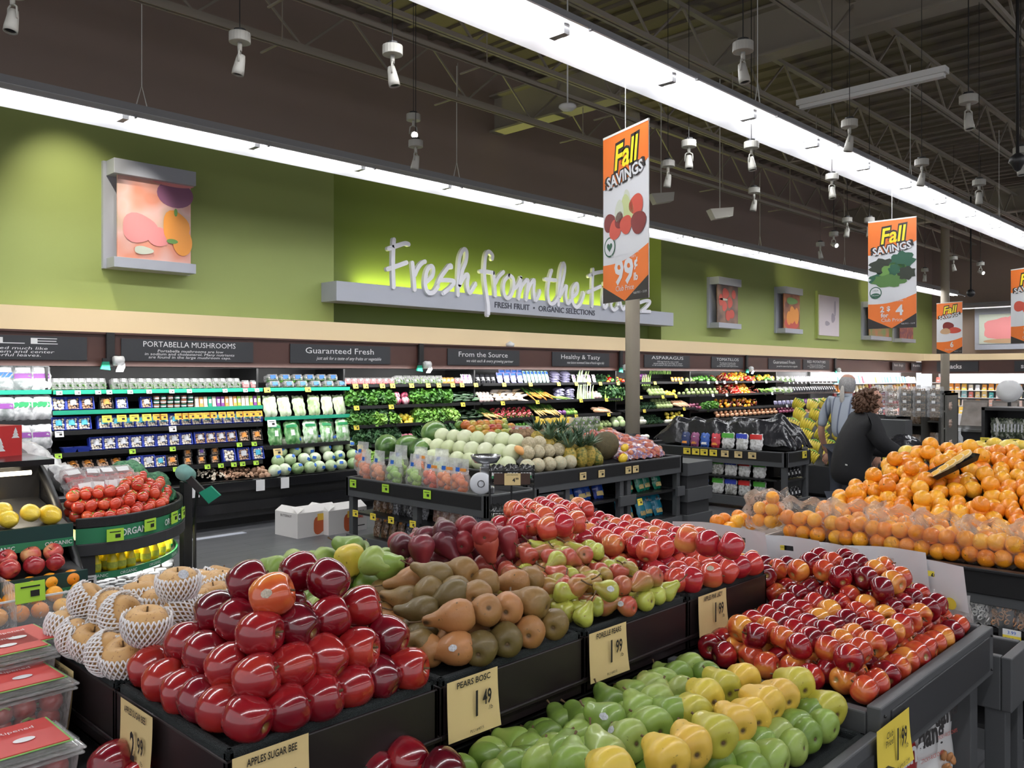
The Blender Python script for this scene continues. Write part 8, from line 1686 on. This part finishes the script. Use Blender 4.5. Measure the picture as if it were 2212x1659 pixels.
zo = lambda x: .90+.30*min(1, max(0, (x-4.42)/.95))
mk('riser', MB().add([(4.45, y0, .78), (5.7, y0, .78), (5.7, 2.05, .78), (4.45, 2.05, .78), (4.5, y0, .86), (5.4, y0, 1.12), (5.4, 1.85, 1.12), (4.5, 1.98, .86), (5.7, y0, 1.12), (5.7, 1.85, 1.12)], [(0, 4, 7, 3), (4, 5, 6, 7), (5, 8, 9, 6), (3, 7, 6, 9, 2), (1, 2, 9, 8)]), BLACK, OT)
tag(OT, 'grey and black table heaped with oranges at the right', 'display table')
R_ = random.Random(12); n_or = 0
for j in range(16):
    x = 4.46+.073*j; yy = 2.06-.22*max(0, (x-4.46)/1.0)
    i = 0
    while True:
        y = yy-.085*i-(.042 if j % 2 else 0); i += 1
        if y < max(.2, .20*x): break
        if abs(x-4.79) < .05 and abs(y-1.33) < .02: continue
        z = zo(x)+R_.uniform(-.008, .008)-(.03 if i == 1 else 0)
        place(ORA, (x+R_.uniform(-.014, .014), y+R_.uniform(-.016, .016), z+R_.uniform(-.012, .014)), (R_.uniform(0, 6), R_.uniform(0, 6), 0), R_.uniform(1.04, 1.2), 'orange in the %s rows of the big heap' % ('lower' if j < 6 else 'middle' if j < 12 else 'upper'), 'orange heap %d' % (j//6)); n_or += 1
for j in range(7):
    x = 4.6+.12*j
    for i in range(9):
        y = 1.95-.17*max(0, x-4.46)-.27*i-R_.uniform(0, .2)
        if y < .26*x: continue
        place(ORA, (x, y, zo(x)+.062), (R_.uniform(0, 6), R_.uniform(0, 6), 0), R_.uniform(1.08, 1.18), 'orange lying on top of the big heap', 'oranges on top')
GRF = roundveg('grapefruit', vary('grapefruit_skin', [(.75, .48, .04), (.88, .62, .08), (.85, .68, .15)], .35, .3, 6, amt=.5, bump=(.3, 160)), .056, .88)
for k, (px, py, d) in enumerate([(2115, 962, 5.3), (2148, 956, 5.4), (2178, 962, 5.25), (2205, 960, 5.4), (2060, 985, 5.4), (2085, 982, 5.35), (2135, 975, 5.2), (2160, 980, 5.1), (1960, 975, 5.2), (2010, 985, 5.3), (2040, 990, 5.2)]):
    place(GRF, UD(px, py+4, d), (rr(-.4, .4), rr(-.4, .4), 0), rr(.8, 1.), 'large yellow grapefruit along the top of the orange heap', 'grapefruits')
for k, (px, py) in enumerate([(2000, 982), (2022, 980), (2105, 990), (2208, 968)]): place(OAP, UD(px, py, 5.55), (0, 0, k), 1., 'red apple peeping over the back of the orange heap', 'red apples behind the oranges')
# sample tray of orange slices
c = UX(2060, 1025, 4.95); tr = empty('sample_tray', (c.x-.02, c.y, c.z+.03), -.75); tr.rotation_euler = (0, -.45, -.80)
mk('black_tray', MB().add([(-.12,-.05,0),(.12,-.05,0),(.12,.05,0),(-.12,.05,0),(-.14,-.065,.03),(.14,-.065,.03),(.14,.065,.03),(-.14,.065,.03)], [(0,3,2,1),(0,1,5,4),(1,2,6,5),(2,3,7,6),(3,0,4,7)]), BLACKG, tr)
for k in range(5):
    sl = mk('orange_slice', MB().cyl(.042-.003*abs(k-3), 0, .012, 22, 0, Matrix.Translation((-.09+.046*k, 0, .012+.006*k)) @ Euler((0, -.2, 0)).to_matrix().to_4x4()), mat('orange_rind', (.85, .62, .30), .4), tr)
    mk('flesh', MB().cyl(.034-.003*abs(k-3), .0115, .0128, 22, 0, Matrix.Translation((-.09+.046*k, 0, .012+.006*k)) @ Euler((0, -.2, 0)).to_matrix().to_4x4()), mat('orange_flesh', (.92, .52, .08), .25), sl)
tag(tr, 'wrapped black tray of orange slices lying on the orange heap', 'sample tray')
# bagged oranges along the front edge
OB = mk('orange_bag', pillow(.30, .21, .22, 12, .9, 15, wr=.016), film('orange_bag_film', (1, .98, .95), .05, .06), None, True); tag(OB, 'x', 'bag of oranges'); proto(OB)
for i, y in enumerate([1.99, 1.76, 1.55, 1.34, 1.13, .92, .71, .50]):
    place(OB, (4.31+.02*(i % 2), y, .785), (0, 0, -PI/2+rr(-.3, .3)), rr(.95, 1.05), 'clear bag of oranges at the front of the orange table, %s from the left' % ['first', 'second', 'third', 'fourth', 'fifth', 'sixth', 'seventh', 'eighth'][i])
    for k in range(11):
        a = (k % 3)-1; r2 = (k//3) % 2; L = k//6
        place(ORA, (4.26+.075*r2+.02*L+rr(-.006, .006), y+.068*a+.03*L+rr(-.008, .008), .83+.066*L+rr(-.004, .004)), (rr(0, 6), rr(0, 6), 0), rr(1.0, 1.08), 'orange inside the %s clear bag from the left' % ['first', 'second', 'third', 'fourth', 'fifth', 'sixth', 'seventh', 'eighth'][i], 'bagged oranges %d' % i)
place(OB, (4.42, 2.28, .80), (0, 0, -.4), .95, 'clear bag of oranges standing over the cardboard box')
for k in range(9): place(ORA, (4.38+.07*(k % 2)+.01*(k//4), 2.24+.07*((k//2) % 2), .845+.065*(k//4)), (rr(0, 6), rr(0, 6), 0), .98, 'orange in the bag over the cardboard box', 'box bag oranges')
# cardboard box
BX = mk('cardboard_box', MB(), CARD); bpy.data.objects.remove(BX)
b = MB(); X0, X1, Y0, Y1 = 4.16, 4.62, 2.18, 2.60; zt = .80; zb = .45
for (a, c_, d, e) in ((X0, X1, Y0, Y0+.01), (X0, X1, Y1-.01, Y1), (X0, X0+.01, Y0, Y1), (X1-.01, X1, Y0, Y1)): b.box(a, c_, d, e, zb, zt)
b.box(X0, X1, Y0, Y1, zb, zb+.2)
BX = mk('cardboard_box', b, CARD); n = 14
mk('black_print', MB().add([(X0-.002, Y1-(Y1-Y0)*i/n, zt) for i in range(n+1)] + [(X0-.002, Y0+(Y1-Y0)*i/n, zt-.13-.05*math.sin(PI*i/n*2)) for i in range(n+1)], [tuple(range(2*n+2))]), BBK, BX)
vs = [(X0-.004, 2.30+.075*math.cos(2*PI*i/24), .655+.05*math.sin(2*PI*i/24)) for i in range(24)]; mk('printed_oval', MB().add(vs, [tuple(range(23, -1, -1))]), BBK, BX)
text('RIVER', .05, (X0-.006, 2.30, .655), FX, WINK, BX, off=.03); vs = [(X0-.0045, 2.36+.03*math.cos(2*PI*i/20), .70+.03*math.sin(2*PI*i/20)) for i in range(20)]; mk('printed_orange', MB().add(vs, [tuple(range(19, -1, -1))]), PO, BX)
mk('box_label', MB().box(X0-.005, X0-.003, 2.21, 2.26, .715, .75), WHITEP, BX); tag(BX, 'black and white cardboard fruit box with an oval logo, left of the orange table', 'box')
CR2 = mk('box_crate', MB().box(4.15, 4.62, 2.18, 2.6, 0, .45), GREYD, None, bevel=.01); tag(CR2, 'dark crate under the black and white cardboard box', 'crate')
for k in range(8): place(ORA, (4.25+.08*(k % 4), 2.42+.08*(k//4) if k < 8 else 2.3, .80+(.03 if k % 3 else 0)), (rr(0, 6), rr(0, 6), 0), 1.05, 'loose orange in the black and white cardboard box', 'boxed oranges')
def ocard(px, lab):
    y = YatX(px, 4.13); r = empty('price_card', (4.13, y, .745), -PI/2); mk('card', MB().box(-.045, .045, -.004, 0, -.035, .035), TAGY, r)
    text('NAVEL ORANGES', .012, (0, -.0055, .022), FY, INK, r); text('69', .035, (.012, -.0055, -.008), FY, INK, r, sx=.7, off=.03); text('¢', .02, (.034, -.0055, 0), FY, INK, r); text('PLU 4012', .008, (-.03, -.0055, -.02), FY, INK, r); tag(r, lab, 'price card')
ocard(1677, 'yellow 69 cent card at the left end of the orange table'); ocard(2012, 'yellow 69 cent card in the middle of the orange table rim')
LIDJ = mk('dark_jar', MB().lathe([(.001, 0), (.045, 0), (.048, .1), (.04, .12)], 16), mat('dark_jar_body', (.03, .03, .035), .15), None, True); mk('lid', MB().cyl(.042, .12, .14, 16), mat('grey_lid', (.2, .22, .25), .3), LIDJ, True); tag(LIDJ, 'x', 'jar'); proto(LIDJ)
for r2 in range(2):
    for i in range(14): place(LIDJ, (4.27+.1*r2, 1.98-.105*i, .54-.0), (0, -.5, 0), .9, 'dark jar with a grey lid on the shelf under the oranges', 'dark jars')
PRZ = []
def pretzel_bag(nm, m):
    r = mk('pretzel_bag', pillow(.11, .06, .19, 8, .9, 6), CLEAR, None, True); b = MB(); R = random.Random(3)
    for k in range(46):
        T = Matrix.Translation((R.uniform(-.042, .042), R.uniform(-.02, .012), .02+.0028*k)) @ Euler((R.uniform(-.7, .7), R.uniform(-.7, .7), R.uniform(0, 3))).to_matrix().to_4x4()
        b.tube([(.011*math.cos(2*PI*q/8), 0, .011*math.sin(2*PI*q/8)) for q in range(9)], .0032, 4, 0, T)
    mk('pretzels', b, m, r, True); b = MB(); disc(b, 0, .155, .022, .018, -.034, 0, 16); mk('label', b, mat('pretzel_label', (.5, .35, .05), .5), r); tag(r, 'x', 'bag'); return proto(r)
PZ1 = pretzel_bag('a', mat('pretzel_brown', (.6, .32, .17), .5)); PZ2 = pretzel_bag('b', mat('yogurt_white', (.8, .78, .76), .45))
for z, w in ((.545, 'upper'), (.30, 'lower')):
    for i in range(9):
        y = 1.25-.105*i
        if z > .5: 
            if y > 1.18: continue
        place(PZ2 if (i % 3 == 1 and z > .5) else PZ1, (4.175, y, z), (-.1, 0, -PI/2+rr(-.1, .1)), 1, '%s pretzel bag on the %s shelf under the oranges' % ('white' if (i % 3 == 1 and z > .5) else 'brown', w), 'pretzels %s %d' % (w, (i % 3 == 1 and z > .5)))
r = empty('price_card', (4.12, YatX(2186, 4.12), .505), -PI/2); mk('card', MB().box(-.035, .035, -.004, 0, -.055, .03), TAGY, r); mk('white_top', MB().box(-.035, .035, -.004, 0, .03, .055), WHITEP, r)
text('3.99', .02, (0, -.0055, .042), FY, BLUL, r); text('Club Price', .014, (0, -.0055, .015), FY, INK, r); text('7', .05, (-.012, -.0055, -.02), FY, INK, r, sx=.7, off=.03); text('00', .025, (.016, -.0055, -.01), FY, INK, r, off=.03); text('2/', .015, (-.028, -.0055, -.01), FY, INK, r); tag(r, 'yellow Club Price card reading 2/7.00 under the pretzel bags', 'price card')
for p_ in PROTOS:
    if p_.name not in USED:
        for c in list(p_.children_recursive): bpy.data.objects.remove(c)
        bpy.data.objects.remove(p_)
